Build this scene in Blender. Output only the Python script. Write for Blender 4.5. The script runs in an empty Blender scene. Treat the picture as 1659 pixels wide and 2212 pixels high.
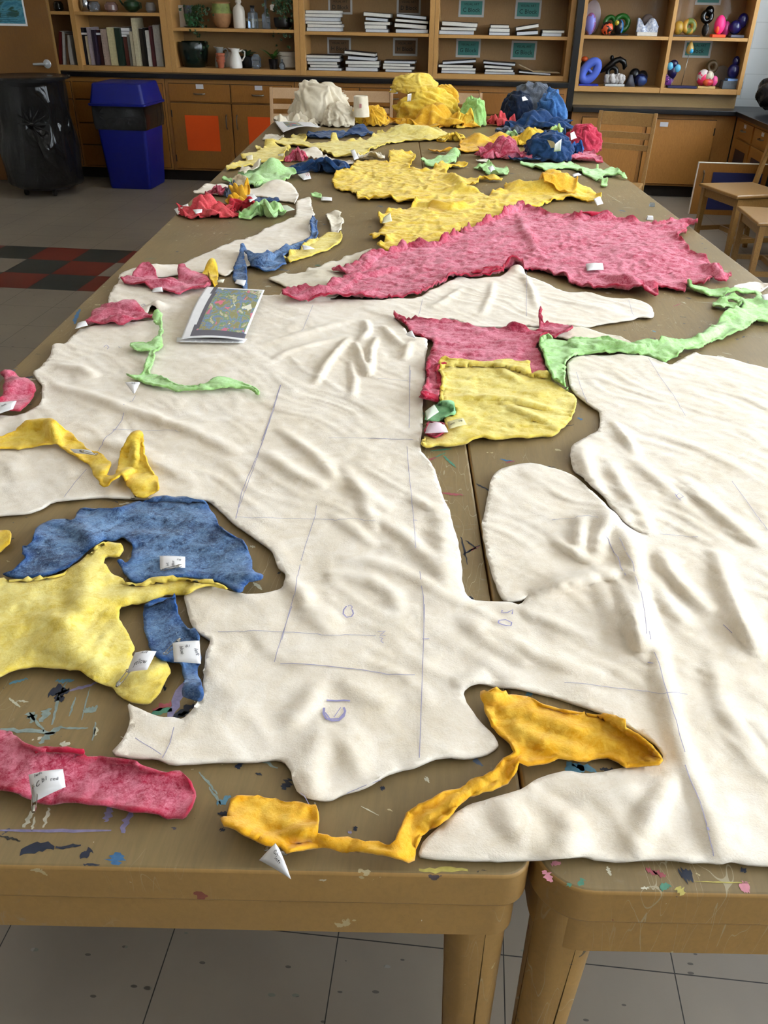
import bpy, bmesh, math, random
import numpy as np
from mathutils import Vector, Matrix
from mathutils.geometry import delaunay_2d_cdt
from mathutils.kdtree import KDTree
D = bpy.data; C = bpy.context.scene.collection
sin, cos, pi, rad = math.sin, math.cos, math.pi, math.radians
# ---------------------------------------------------------------- camera
PITCH, ROLL, YAW, TYAW = rad(31.9416), rad(.9156), rad(5.3607), rad(5.0651)
FPX, CX, CY, EYE = 1758.26, 829.5, 1106.0, 1.487
fw = np.array([-sin(YAW)*cos(PITCH), cos(YAW)*cos(PITCH), -sin(PITCH)])
r0 = np.array([cos(YAW), sin(YAW), 0.]); u0 = np.cross(r0, fw)
rt = cos(ROLL)*r0+sin(ROLL)*u0; up = -sin(ROLL)*r0+cos(ROLL)*u0
cam = D.cameras.new('camera'); co = D.objects.new('camera', cam); C.objects.link(co)
co.matrix_world = Matrix(((rt[0], up[0], -fw[0], 0), (rt[1], up[1], -fw[1], 0), (rt[2], up[2], -fw[2], EYE), (0, 0, 0, 1)))
cam.sensor_fit = 'HORIZONTAL'; cam.sensor_width = 36.; cam.lens = 36.*FPX/1659.; cam.clip_start = .05
bpy.context.scene.camera = co
def ray(px, py):
    px = np.asarray(px, float); py = np.asarray(py, float)
    return (rt[None]*((px-CX)/FPX)[..., None] - up[None]*((py-CY)/FPX)[..., None] + fw[None])
def at(px, py, z):                                   # a photo pixel to the point at height z
    d = ray([px], [py])[0]; t = (z-EYE)/d[2]; return (t*d[0], t*d[1], z)
def aty(px, py, y):                                  # a photo pixel to the point on the plane Y=y
    d = ray([px], [py])[0]; t = y/d[1]; return (t*d[0], y, EYE+t*d[2])
def atv(P, z):
    d = ray(P[:, 0], P[:, 1]); t = (z-EYE)/d[:, 2]; return d[:, :2]*t[:, None]
# ---------------------------------------------------------------- materials
def lin(h):
    h = h.lstrip('#'); c = [int(h[i:i+2], 16)/255 for i in (0, 2, 4)]
    return tuple(x/12.92 if x <= .04045 else ((x+.055)/1.055)**2.4 for x in c)+(1.,)
class NT:
    def __init__(s, name):
        s.m = D.materials.new(name); s.m.use_nodes = True; s.t = s.m.node_tree
        s.b = s.t.nodes['Principled BSDF']; s.tc = s.n('ShaderNodeTexCoord')
    def n(s, ty, **k):
        o = s.t.nodes.new(ty)
        for a, v in k.items(): setattr(o, a, v)
        return o
    def l(s, a, b): s.t.links.new(a, b)
    def co(s, sc=(1, 1, 1), rot=0, kind='Object'):
        m = s.n('ShaderNodeMapping'); m.inputs['Scale'].default_value = sc; m.inputs['Rotation'].default_value = (0, 0, rot)
        s.l(s.tc.outputs[kind], m.inputs[0]); return m.outputs[0]
    def noise(s, scale, det=4, rough=.55, dist=0, co=None):
        o = s.n('ShaderNodeTexNoise'); o.inputs['Scale'].default_value = scale; o.inputs['Detail'].default_value = det
        o.inputs['Roughness'].default_value = rough; o.inputs['Distortion'].default_value = dist
        s.l(co if co else s.co(), o.inputs['Vector']); return o.outputs['Fac']
    def ramp(s, f, stops, interp='LINEAR'):
        o = s.n('ShaderNodeValToRGB'); e = o.color_ramp; e.interpolation = interp
        while len(e.elements) < len(stops): e.elements.new(.5)
        for q, (p, c) in zip(e.elements, stops): q.position = p; q.color = lin(c) if isinstance(c, str) else (c, c, c, 1)
        s.l(f, o.inputs[0]); return o.outputs[0]
    def mix(s, f, a, b, mode='MIX'):
        o = s.n('ShaderNodeMix', data_type='RGBA', blend_type=mode)
        for i, v in ((0, f), (6, a), (7, b)):
            if isinstance(v, (int, float)): o.inputs[i].default_value = v
            elif isinstance(v, str): o.inputs[i].default_value = lin(v)
            else: s.l(v, o.inputs[i])
        return o.outputs[2]
    def math(s, op, a, b=0):
        o = s.n('ShaderNodeMath', operation=op)
        for i, v in ((0, a), (1, b)):
            if isinstance(v, (int, float)): o.inputs[i].default_value = v
            else: s.l(v, o.inputs[i])
        return o.outputs[0]
    def attr(s, name): return s.n('ShaderNodeAttribute', attribute_name=name).outputs['Fac']
    def col(s, c):
        if isinstance(c, str): s.b.inputs['Base Color'].default_value = lin(c)
        else: s.l(c, s.b.inputs['Base Color'])
        return s
    def bump(s, f, st=.3, dist=.002, prev=None):
        o = s.n('ShaderNodeBump'); o.inputs['Strength'].default_value = st; o.inputs['Distance'].default_value = dist
        s.l(f, o.inputs['Height'])
        if prev is not None: s.l(prev, o.inputs['Normal'])
        s.l(o.outputs[0], s.b.inputs['Normal']); return o.outputs[0]
    def set(s, rough=.5, metal=0, coat=0, spec=.5, trans=0, sheen=0, ior=1.45):
        b = s.b.inputs
        b['Roughness'].default_value = rough; b['Metallic'].default_value = metal; b['Coat Weight'].default_value = coat
        b['Specular IOR Level'].default_value = spec; b['Transmission Weight'].default_value = trans; b['Sheen Weight'].default_value = sheen
        b['IOR'].default_value = ior
        return s
_mc = {}
def plain(c, rough=.6, metal=0, var=.12, trans=0, coat=0, sc=30):
    k = (c, rough, metal, var, trans, coat, sc)
    if k not in _mc:
        n = NT('mat_'+c.strip('#')); f = n.noise(sc, 3)
        d = n.mix(1., c, n.ramp(f, [(.3, 1-var), (.7, 1.)]), 'MULTIPLY'); n.col(d).set(rough, metal, coat, trans=trans); _mc[k] = n.m
    return _mc[k]
def felt_mat(name, a, b, rimc, big=9, fine=260, amp=.5, rim=.8, contrast=.22, fleck=None, nap=1., worm=.5, crs=17):
    n = NT(name); o = n.co()
    f1 = n.noise(big, 5, .6, .5, o); f2 = n.noise(fine, 3, .7, 1.2, o); f3 = n.noise(big*4.5, 4, .65, 1.2, o)
    f = n.math('ADD', n.math('MULTIPLY', f1, .42*(1-amp*.6)), n.math('ADD', n.math('MULTIPLY', f3, .42), n.math('MULTIPLY', f2, .16+.252*amp)))
    c = n.ramp(f, [(.5-contrast/2, a), (.5+contrast/2, b)])
    if fleck: c = n.mix(n.ramp(n.noise(fine*.5, 4, .8, 2, o), [(.56, 0.), (.66, .75)]), c, fleck)
    if rimc: c = n.mix(n.math('MULTIPLY', n.attr('rim'), rim), c, rimc)
    n.col(c).set(.95, spec=.12, sheen=.2)
    b1 = n.bump(n.noise(fine*1.3, 3, .7, .3, o), .45*nap, .0016)
    rg = n.n('ShaderNodeTexNoise', noise_type='RIDGED_MULTIFRACTAL'); rg.inputs['Scale'].default_value = crs; rg.inputs['Detail'].default_value = 3; rg.inputs['Distortion'].default_value = .4; n.l(n.co((1, 1.25, 1), .6), rg.inputs['Vector'])
    b2 = n.bump(n.noise(38, 4, .55, .3, o), worm*.6, .006, b1); n.bump(rg.outputs['Fac'], worm*.75, .005, b2)
    return n.m
WHITE = felt_mat('cream_fabric', '#dccdb5', '#ede3d5', '#f1eadf', 6, 300, .3, .5, .26, None, .8, .30, 5.5)
CREAM = felt_mat('unbleached_fabric', '#d2c5aa', '#e4dac6', '#ece4d4', 7, 300, .3, .4, .3, None, .6, .3)
YPALE = felt_mat('pale_yellow_felt', '#dcc04e', '#eedf8c', '#e2c030', 12, 200, .35, .6, .2)
YMID = felt_mat('yellow_felt', '#e0b32c', '#f0d662', '#eab414', 14, 180, .35, .7, .2)
YDEEP = felt_mat('golden_felt', '#dc9f14', '#ecc04a', '#e69c04', 14, 180, .35, .6, .2)
RED = felt_mat('red_felt', '#ab2c48', '#de8497', '#a80c2e', 11, 240, .6, .9, .15, '#e39aa8')
CORAL = felt_mat('coral_felt', '#c83240', '#e46a6c', '#b8102a', 20, 200, .5, .7, .25)
BLUE = felt_mat('blue_felt', '#27395a', '#6e8fb6', '#14488a', 9, 230, .6, .8, .16, '#93abc2')
NAVY = felt_mat('navy_felt', '#14284a', '#2f5182', '#0f3563', 20, 200, .5, .6, .3)
GREYB = felt_mat('grey_blue_felt', '#3f454f', '#6f7683', '#2d4d80', 20, 200, .5, .5, .3)
GREEN = felt_mat('green_felt', '#9ccb78', '#c6e4b0', '#93c868', 18, 220, .45, .6, .25)
PAPER = plain('#eceaea', .7, var=.06)
PENCIL = plain('#a09bb4', .9); INK = plain('#2a2a30', .8); STEEL = plain('#b9b5ad', .25, 1.)
def wood(name, a, b, c=None, sc=(6, 1.2, 1.2), rough=.45, coat=.15, grain=26):
    n = NT(name); o = n.co(sc)
    f = n.noise(grain, 6, .65, 1.2, o); g = n.noise(2.2, 3, .6, .4)
    k = n.ramp(f, [(.32, a), (.68, b)])
    k = n.mix(n.ramp(g, [(.35, 0.), (.7, .55)]), k, c or a)
    n.col(k).set(rough, coat=coat); n.bump(f, .12, .001); return n.m
CABW = wood('cabinet_wood', '#7e4f1b', '#996427', '#885923', (9, 9, 1.2))
FRAMEW = wood('cabinet_frame_wood', '#8f602c', '#a9753c', '#986a32', (9, 9, 1.2))
SHELFW = wood('shelf_wood', '#b08247', '#c4975a', '#a87a42', (1.5, 9, 9), .5)
BACKW = wood('shelf_back_wood', '#8d6b42', '#9c7a4e', '#84633c', (8, 8, 1.5), .6)
DOORW = wood('door_wood', '#70481f', '#82561f', '#65401b', (9, 9, 1.))
CHAIRW = wood('chair_wood', '#7f5c2f', '#9a7542', '#8a6737', (5, 5, 3), .4)
CHAIRP = wood('pale_chair_wood', '#b9956f', '#c9a883', '#b08b63', (5, 5, 3), .45)
# ---------------------------------------------------------------- mesh helpers
class MB:
    def __init__(s): s.v = []; s.f = []; s.m = []
    def add(s, v, f, m=0, M=None):
        b = len(s.v)
        s.v += [tuple(M @ Vector(p)) for p in v] if M is not None else [tuple(p) for p in v]
        s.f += [tuple(i+b for i in q) for q in f]; s.m += [m]*len(f); return s
    def box(s, x0, x1, y0, y1, z0, z1, m=0, M=None):
        v = [(x, y, z) for z in (z0, z1) for y in (y0, y1) for x in (x0, x1)]
        return s.add(v, [(0, 2, 3, 1), (4, 5, 7, 6), (0, 1, 5, 4), (2, 6, 7, 3), (0, 4, 6, 2), (1, 3, 7, 5)], m, M)
    def frustum(s, c, a, b, z0, z1, m=0, M=None):    # a, b = (hx, hy) bottom and top half sizes
        x, y = c
        v = [(x+i*a[0], y+j*a[1], z0) for j in (-1, 1) for i in (-1, 1)]+[(x+i*b[0], y+j*b[1], z1) for j in (-1, 1) for i in (-1, 1)]
        return s.add(v, [(0, 2, 3, 1), (4, 5, 7, 6), (0, 1, 5, 4), (2, 6, 7, 3), (0, 4, 6, 2), (1, 3, 7, 5)], m, M)
    def lathe(s, prof, c=(0, 0, 0), n=24, m=0, M=None, fn=None, cap=True):
        v = []
        for r, z in prof:
            for i in range(n):
                a = 2*pi*i/n; k = fn(a, z) if fn else 1
                v.append((c[0]+r*k*cos(a), c[1]+r*k*sin(a), c[2]+z))
        f = [(j*n+i, j*n+(i+1) % n, (j+1)*n+(i+1) % n, (j+1)*n+i) for j in range(len(prof)-1) for i in range(n)]
        if cap: f += [tuple(range(n))[::-1], tuple((len(prof)-1)*n+i for i in range(n))]
        return s.add(v, f, m, M)
    def tube(s, pts, r, n=8, m=0, M=None, closed=False):
        P = [Vector(p) for p in pts]; v = []; L = len(P); ref = None
        R = r if isinstance(r, (list, tuple)) else [r]*L
        for i, p in enumerate(P):
            a = P[(i+1) % L] if (closed or i < L-1) else p; b = P[i-1] if (closed or i > 0) else p
            t = (a-b).normalized()
            if ref is None: ref = t.orthogonal().normalized()
            ref = (ref-t*ref.dot(t))
            ref = ref.normalized() if ref.length > 1e-6 else t.orthogonal().normalized()
            q = t.cross(ref)
            for k in range(n):
                g = 2*pi*k/n; v.append(tuple(p+(ref*cos(g)+q*sin(g))*R[i]))
        J = L if closed else L-1
        f = [(j*n+k, j*n+(k+1) % n, ((j+1) % L)*n+(k+1) % n, ((j+1) % L)*n+k) for j in range(J) for k in range(n)]
        if not closed: f += [tuple(range(n))[::-1], tuple((L-1)*n+k for k in range(n))]
        return s.add(v, f, m, M)
    def ball(s, c, r, n=16, m=0, M=None, fn=None):
        r = r if isinstance(r, (tuple, list)) else (r,)*3; v = []; h = n//2
        for j in range(h+1):
            t = pi*j/h
            for i in range(n):
                a = 2*pi*i/n; d = Vector((sin(t)*cos(a), sin(t)*sin(a), cos(t))); k = fn(d) if fn else 1
                v.append((c[0]+r[0]*d.x*k, c[1]+r[1]*d.y*k, c[2]+r[2]*d.z*k))
        f = [(j*n+i, (j+1)*n+i, (j+1)*n+(i+1) % n, j*n+(i+1) % n) for j in range(h) for i in range(n)]
        return s.add(v, f, m, M)
    def build(s, name, mats, parent=None, smooth=False, bevel=0, label=None, loc=None, subsurf=0, weld=False):
        me = D.meshes.new(name); off = Vector((0, 0, 0))
        if parent is not None: off = W(parent)
        elif loc is not None: off = Vector(loc)
        me.from_pydata([tuple(Vector(p)-off) for p in s.v], [], s.f)
        for m in (mats if isinstance(mats, (list, tuple)) else [mats]): me.materials.append(m)
        me.polygons.foreach_set('material_index', s.m)
        if weld or smooth:
            bm = bmesh.new(); bm.from_mesh(me); bmesh.ops.remove_doubles(bm, verts=bm.verts, dist=1e-5); bm.to_mesh(me); bm.free()
        if smooth:
            me.polygons.foreach_set('use_smooth', [True]*len(me.polygons))
        me.update(); o = D.objects.new(name, me); C.objects.link(o)
        if parent is not None: o.parent = parent
        elif loc is not None: o.location = loc
        if smooth and smooth != 2:
            me.set_sharp_from_angle(angle=rad(40))
        if bevel:
            b = o.modifiers.new('bevel', 'BEVEL'); b.width = bevel; b.segments = 2; b.limit_method = 'ANGLE'; b.angle_limit = rad(40)
        if subsurf: q = o.modifiers.new('sub', 'SUBSURF'); q.levels = q.render_levels = subsurf
        if label: o['label'] = label
        return o
def W(o):
    v = Vector((0, 0, 0))
    while o is not None: v += o.location; o = o.parent
    return v
def tag(o, label, cat, group=None):
    o['label'] = label; o['category'] = cat
    if group: o['group'] = group
    return o
def struct(o): o['kind'] = 'structure'; return o
def thing(name, loc, label, cat, group=None):
    o = D.objects.new(name, None); o.location = loc; o.empty_display_size = .05; C.objects.link(o); return tag(o, label, cat, group)
def text_mesh(s, size=1., align='CENTER'):            # returns verts (x,y), faces
    cu = D.curves.new('lettering', 'FONT'); cu.body = s; cu.size = size; cu.align_x = align; cu.resolution_u = 2
    o = D.objects.new('lettering', cu); C.objects.link(o)
    dg = bpy.context.evaluated_depsgraph_get(); me = D.meshes.new_from_object(o.evaluated_get(dg))
    v = [(p.co.x, p.co.y) for p in me.vertices]; f = [tuple(p.vertices) for p in me.polygons]
    D.objects.remove(o); D.curves.remove(cu); D.meshes.remove(me); return v, f
def rotz(a, c=(0, 0, 0)): return Matrix.Translation(c) @ Matrix.Rotation(a, 4, 'Z')
def T(x, y, z=0.): return (x*cos(TYAW)-y*sin(TYAW), x*sin(TYAW)+y*cos(TYAW), z)
def toT(x, y): return (x*cos(TYAW)+y*sin(TYAW), -x*sin(TYAW)+y*cos(TYAW))
# ---------------------------------------------------------------- noise
def _h(i, j, s):
    n = (i*374761393+j*668265263+s*1442695041) & 0x7fffffff; n = (n ^ (n >> 13))*1274126177 & 0x7fffffff
    return ((n ^ (n >> 16)) & 0xffff)/65535.
def vn(x, y, s=0):
    x = np.asarray(x, float); y = np.asarray(y, float)
    i = np.floor(x).astype(np.int64); j = np.floor(y).astype(np.int64); a = x-i; b = y-j
    a = a*a*a*(a*(a*6-15)+10); b = b*b*b*(b*(b*6-15)+10)
    return ((_h(i, j, s)*(1-a)+_h(i+1, j, s)*a)*(1-b)+(_h(i, j+1, s)*(1-a)+_h(i+1, j+1, s)*a)*b)*2-1
def fbm(x, y, s=0, o=3):
    r = 0; a = 1.; t = 0
    for k in range(o): r = r+a*vn(x*2**k+7.3*k, y*2**k+3.1*k, s+k*17); t += a; a *= .5
    return r/t
def crease(x, y, s=0, o=3):                            # sharp folds, 0..1
    r = 0; a = 1.; t = 0
    for k in range(o): r = r+a*(1-np.abs(vn(x*2**k+5.7*k, y*2**k+9.2*k, s+k*31))*1.9).clip(0, 1); t += a; a *= .5
    return r/t
# ---------------------------------------------------------------- crumpled cloth: square sheets dropped on a table by the cloth solver
def waves(X, Y, k, s):
    rs = np.random.RandomState(s); r = 0
    for i in range(6): kx, ky = rs.uniform(-k, k, 2); r = r+np.sin(kx*X+ky*Y+rs.uniform(0, 6.28))
    return r/6
def drop_cloth(seed, N=36, size=1., comp=.6, comp2=None, mound=0., frames=60, freq=16, amp=.1, peak=0., bend=2.5):
    comp2 = comp2 or comp; made = []
    def ob(name, V, F):
        me = D.meshes.new(name); me.from_pydata(V, [], F); o = D.objects.new(name, me); C.objects.link(o); made.append(o); return o
    p = ob('drop_surface', [(-3, -3, 0), (3, -3, 0), (3, 3, 0), (-3, 3, 0)], [(0, 1, 2, 3)]); p.modifiers.new('c', 'COLLISION'); p.collision.thickness_outer = .004; p.collision.cloth_friction = 25
    if mound:
        V = [(mound*math.sin(t)*cos(a), .8*mound*math.sin(t)*sin(a), mound*.25+.9*mound*cos(t)) for t in np.linspace(0, pi, 13) for a in np.linspace(0, 2*pi, 25)[:-1]]
        s = ob('drop_support', V, [(j*24+i, (j+1)*24+i, (j+1)*24+(i+1) % 24, j*24+(i+1) % 24) for j in range(12) for i in range(24)]); s.modifiers.new('c', 'COLLISION'); s.collision.thickness_outer = .004; s.collision.cloth_friction = 30
    u = np.linspace(-.5, .5, N)*size; X, Y = np.meshgrid(u, u)
    Z = amp*waves(X, Y, freq, seed+1)*2.2+amp*waves(X, Y, freq*2.2, seed+2)
    if peak: Z = Z+peak*np.exp(-((X/size*2.4)**2+(Y/size*2.4)**2))
    X2 = X*comp+.03*waves(X, Y, 14, seed+3); Y2 = Y*comp2+.03*waves(X, Y, 14, seed+4)
    hm = np.sqrt(np.clip(mound**2-X2**2-(Y2/.8)**2, 0, None))*.9+mound*.25 if mound else 0*X2
    Z = Z-Z.min()+hm+.02
    F = [(j*N+i, j*N+i+1, (j+1)*N+i+1, (j+1)*N+i) for j in range(N-1) for i in range(N-1)]
    o = ob('drop_sheet', list(zip(X.ravel().tolist(), Y.ravel().tolist(), [0.]*(N*N))), F)
    o.shape_key_add(name='flat'); k = o.shape_key_add(name='start'); k.data.foreach_set('co', np.stack([X2, Y2, Z], -1).ravel()); k.value = 1.
    c = o.modifiers.new('cloth', 'CLOTH'); s = c.settings; s.quality = 6; s.mass = .25; s.tension_stiffness = 20; s.compression_stiffness = 20; s.shear_stiffness = 8; s.bending_stiffness = bend
    s.air_damping = 2; s.tension_damping = 15; s.compression_damping = 15; s.bending_damping = 2; s.rest_shape_key = o.data.shape_keys.key_blocks['flat']
    cs = c.collision_settings; cs.use_self_collision = True; cs.self_distance_min = .007; cs.distance_min = .004; cs.collision_quality = 2; cs.self_friction = 20
    c.point_cache.frame_start = 1; c.point_cache.frame_end = frames+5
    for f_ in range(1, frames+1): bpy.context.scene.frame_set(f_)
    e = o.evaluated_get(bpy.context.evaluated_depsgraph_get()).to_mesh(); q = np.zeros(len(e.vertices)*3); e.vertices.foreach_get('co', q); q = q.reshape(-1, 3).copy()
    for a in made: m_ = a.data; D.objects.remove(a); D.meshes.remove(m_)
    bpy.context.scene.frame_set(1)
    if not np.isfinite(q).all() or np.ptp(q, 0).max() > 3*size: q = np.stack([X2, Y2, Z-hm*.5], -1).reshape(-1, 3)
    return N, q.reshape(N, N, 3)
CR = {0: drop_cloth(11, N=40, size=1.15, comp=.62, amp=.07, mound=.18, bend=4), 2: drop_cloth(13, size=1., comp=.52, amp=.10, peak=.12, freq=14, bend=4),
      3: drop_cloth(14, N=32, size=.9, comp=.6, comp2=.45, amp=.09, freq=16), 4: drop_cloth(15, N=36, size=.8, comp=.7, amp=.05, freq=18)}
# ---------------------------------------------------------------- the room shell
ZT = .754
XL, XR, YB, YN, ZC = -5.0, 2.84, 8.6, -3.2, 3.1
tile_names = ['beige floor tile', 'black floor tile', 'red floor tile']
def tile_mat(c1, c2, flecks):
    n = NT('floor_tile_'+c1.strip('#')); o = n.co()
    c = n.mix(n.ramp(n.noise(1.6, 5, .6, .3, o), [(.35, 0.), (.65, 1.)]), c1, c2)
    if flecks:
        s1 = n.n('ShaderNodeTexVoronoi'); s1.inputs['Scale'].default_value = 17; s1.inputs['Randomness'].default_value = 1
        n.l(n.co((1, 2.2, 1), .6), s1.inputs['Vector'])
        th = n.math('MULTIPLY', n.noise(9, 2, co=o), .17)
        mk = n.math('LESS_THAN', n.math('SUBTRACT', s1.outputs['Distance'], th), .015)
        c = n.mix(n.math('MULTIPLY', mk, .75), c, n.ramp(n.noise(23, 0, co=o), [(.42, '#3c3a35'), (.55, '#6d7065'), (.66, '#8d8a84')], 'CONSTANT'))
    sx = n.n('ShaderNodeSeparateXYZ'); n.l(n.co(), sx.inputs[0])
    g = None
    for ax, s, p in (('X', .309, .155), ('Y', .3155, -.863)):
        fr = n.math('FRACT', n.math('DIVIDE', n.math('ADD', sx.outputs[ax], p), s))
        e = n.math('LESS_THAN', n.math('ABSOLUTE', n.math('SUBTRACT', fr, .5)), .4965)
        g = e if g is None else n.math('MULTIPLY', g, e)
    c = n.mix(g, '#2e2b28', c)
    n.col(c).set(.42, spec=.4); n.bump(n.noise(14, 3, co=o), .05, .001); return n.m
TB = tile_mat('#80766a', '#8c8172', True); TK = tile_mat('#30322e', '#3b3d38', False); TR = tile_mat('#662619', '#763022', False)
f = MB(); ix0, ix1 = int((XL+.155)/.309)-1, int((XR+.155)/.309)+1; iy0, iy1 = int((YN-.863)/.3155)-1, int((YB-.863)/.3155)+1
for i in range(ix0, ix1+1):
    for j in range(iy0, iy1+1):
        x = -.155+i*.309; y = .863+j*.3155; m = 0
        k = (i+8)                                     # column index, 0 = X -2.63..-2.32
        if k < 2:
            if j in (12, 14): m = 1 if k % 2 == 0 else 2
            elif j == 13: m = (2, 0, 1)[k % 3]
        x0, x1, y0, y1 = max(x, XL-.1), min(x+.309, XR+.1), max(y, YN-.1), min(y+.3155, YB+.1)
        if x1 > x0 and y1 > y0: f.add([(x0, y0, 0), (x1, y0, 0), (x1, y1, 0), (x0, y1, 0)], [(0, 1, 2, 3)], m)
struct(f.build('floor', [TB, TK, TR], weld=True))
def block_mat(base):
    n = NT('painted_block'); br = n.n('ShaderNodeTexBrick'); n.l(n.tc.outputs['UV'], br.inputs['Vector'])
    br.inputs['Scale'].default_value = 1; br.inputs['Mortar Size'].default_value = .004; br.inputs['Brick Width'].default_value = .4; br.inputs['Row Height'].default_value = .2
    br.inputs['Color1'].default_value = lin(base); br.inputs['Color2'].default_value = lin(base); br.inputs['Mortar'].default_value = lin('#b9bec0')
    n.col(br.outputs['Color']).set(.55); n.bump(br.outputs['Fac'], -.3, .003); return n.m
def wall(name, p, q, z0=0., z1=None, mat=None, holes=()):
    z1 = z1 or ZC; L = math.hypot(q[0]-p[0], q[1]-p[1]); d = ((q[0]-p[0])/L, (q[1]-p[1])/L); me = D.meshes.new(name); V = []; F = []; UV = []
    us = sorted({0., L}|{u for h in holes for u in h[:2]}); zs = sorted({z0, z1}|{z for h in holes for z in h[2:]})
    for a, b in zip(us, us[1:]):
        for c, e in zip(zs, zs[1:]):
            if any(h[0] <= a and b <= h[1] and h[2] <= c and e <= h[3] for h in holes): continue
            k = len(V)
            for u, z in ((a, c), (b, c), (b, e), (a, e)): V.append((p[0]+d[0]*u, p[1]+d[1]*u, z)); UV.append((u, z))
            F.append((k, k+1, k+2, k+3))
    me.from_pydata(V, [], F); uv = me.uv_layers.new(name='UVMap')
    for lp in me.loops: uv.data[lp.index].uv = UV[lp.vertex_index]
    me.materials.append(mat); o = D.objects.new(name, me); C.objects.link(o)
    s = o.modifiers.new('thick', 'SOLIDIFY'); s.thickness = .12; s.offset = -1
    return struct(o)
BLK = block_mat('#c8cdcf'); PLAS = block_mat('#b7b2a6')
wall('wall_back', (XL, YB), (XR, YB), mat=BLK)
wins = [(-1.7+k*2.0, -1.7+k*2.0+1.7, 1.0, 2.75) for k in range(5)]  # first window, just behind the camera, is added to brighten table fronts and floor
wall('wall_right', (XR, YB), (XR, YN), mat=BLK, holes=[(YB-b, YB-a, c, d) for a, b, c, d in wins])
wall('wall_near', (XR, YN), (XL, YN), mat=PLAS)
wall('wall_left', (XL, YN), (XL, YB), mat=PLAS)
WFR = plain('#c9c9c4', .4)
glass = NT('window_glass'); glass.col('#ffffff').set(.0, trans=1., ior=1.01)
for k, (a, b, c, d) in enumerate(wins):
    m = MB(); x0, x1 = XR-.01, XR+.08
    for q in ((a, a+.05, c, d), (b-.05, b, c, d), ((a+b)/2-.02, (a+b)/2+.02, c, d)): m.box(x0, x1, q[0], q[1], q[2], q[3])
    for q in ((a, b, c, c+.05), (a, b, d-.05, d)): m.box(x0, x1, q[0], q[1], q[2], q[3])
    w = struct(m.build('window_%d' % (k+1), WFR))
    o = MB().box(XR+.035, XR+.041, a+.05, b-.05, c+.05, d-.05).build('pane', glass.m, w)
    L = D.lights.new('daylight', 'AREA'); L.shape = 'RECTANGLE'; L.size = b-a; L.size_y = d-c; L.energy = 118; L.color = (.83, .92, 1.)
    lo = D.objects.new('daylight', L); lo.location = (XR+.30, (a+b)/2, (c+d)/2+.1); lo.rotation_euler = (0, rad(72), 0); C.objects.link(lo)
n = NT('ceiling_tile'); br = n.n('ShaderNodeTexBrick'); n.l(n.co(), br.inputs['Vector']); br.offset = 0
br.inputs['Scale'].default_value = 1; br.inputs['Brick Width'].default_value = .6; br.inputs['Row Height'].default_value = .6; br.inputs['Mortar Size'].default_value = .008
br.inputs['Color1'].default_value = br.inputs['Color2'].default_value = lin('#dcdad4'); br.inputs['Mortar'].default_value = lin('#a5a39e'); n.col(br.outputs['Color']).set(.8)
struct(MB().box(XL-.1, XR+.1, YN-.1, YB+.1, ZC, ZC+.1).build('ceiling', n.m))
em = NT('lamp_diffuser'); em.col('#ffffff'); em.b.inputs['Emission Color'].default_value = (1, .96, .9, 1); em.b.inputs['Emission Strength'].default_value = 1.6
spots = ['near the window side', 'near the door side']
for i, x in enumerate((1.1, -1.9)):
    for j, y in enumerate((-1., 1.6, 4.2, 6.6)):
        t = thing('ceiling_light', (x, y, ZC), 'recessed ceiling light, %s one in the row %s' % (['nearest', 'second', 'third', 'farthest'][j], spots[i]), 'ceiling light', 'ceiling lights')
        m = MB()
        for q in ((x-.32, x+.32, y-.62, y-.6), (x-.32, x+.32, y+.6, y+.62), (x-.32, x-.3, y-.6, y+.6), (x+.3, x+.32, y-.6, y+.6)): m.box(q[0], q[1], q[2], q[3], ZC-.02, ZC)
        m.build('frame', WFR, t); MB().box(x-.3, x+.3, y-.6, y+.6, ZC-.012, ZC-.002).build('diffuser', em.m, t)
        L = D.lights.new('ceiling_lamp', 'AREA'); L.shape = 'RECTANGLE'; L.size = .6; L.size_y = 1.2; L.energy = 4.5; L.color = (1, .93, .82)
        lo = D.objects.new('ceiling_lamp', L); lo.location = (x, y, ZC-.03); C.objects.link(lo)
w = D.worlds.new('World'); bpy.context.scene.world = w; w.use_nodes = True
sk = w.node_tree.nodes.new('ShaderNodeTexSky'); sk.sky_type = 'HOSEK_WILKIE'; sk.turbidity = 4
w.node_tree.links.new(sk.outputs[0], w.node_tree.nodes['Background'].inputs[0]); w.node_tree.nodes['Background'].inputs[1].default_value = .6
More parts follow.
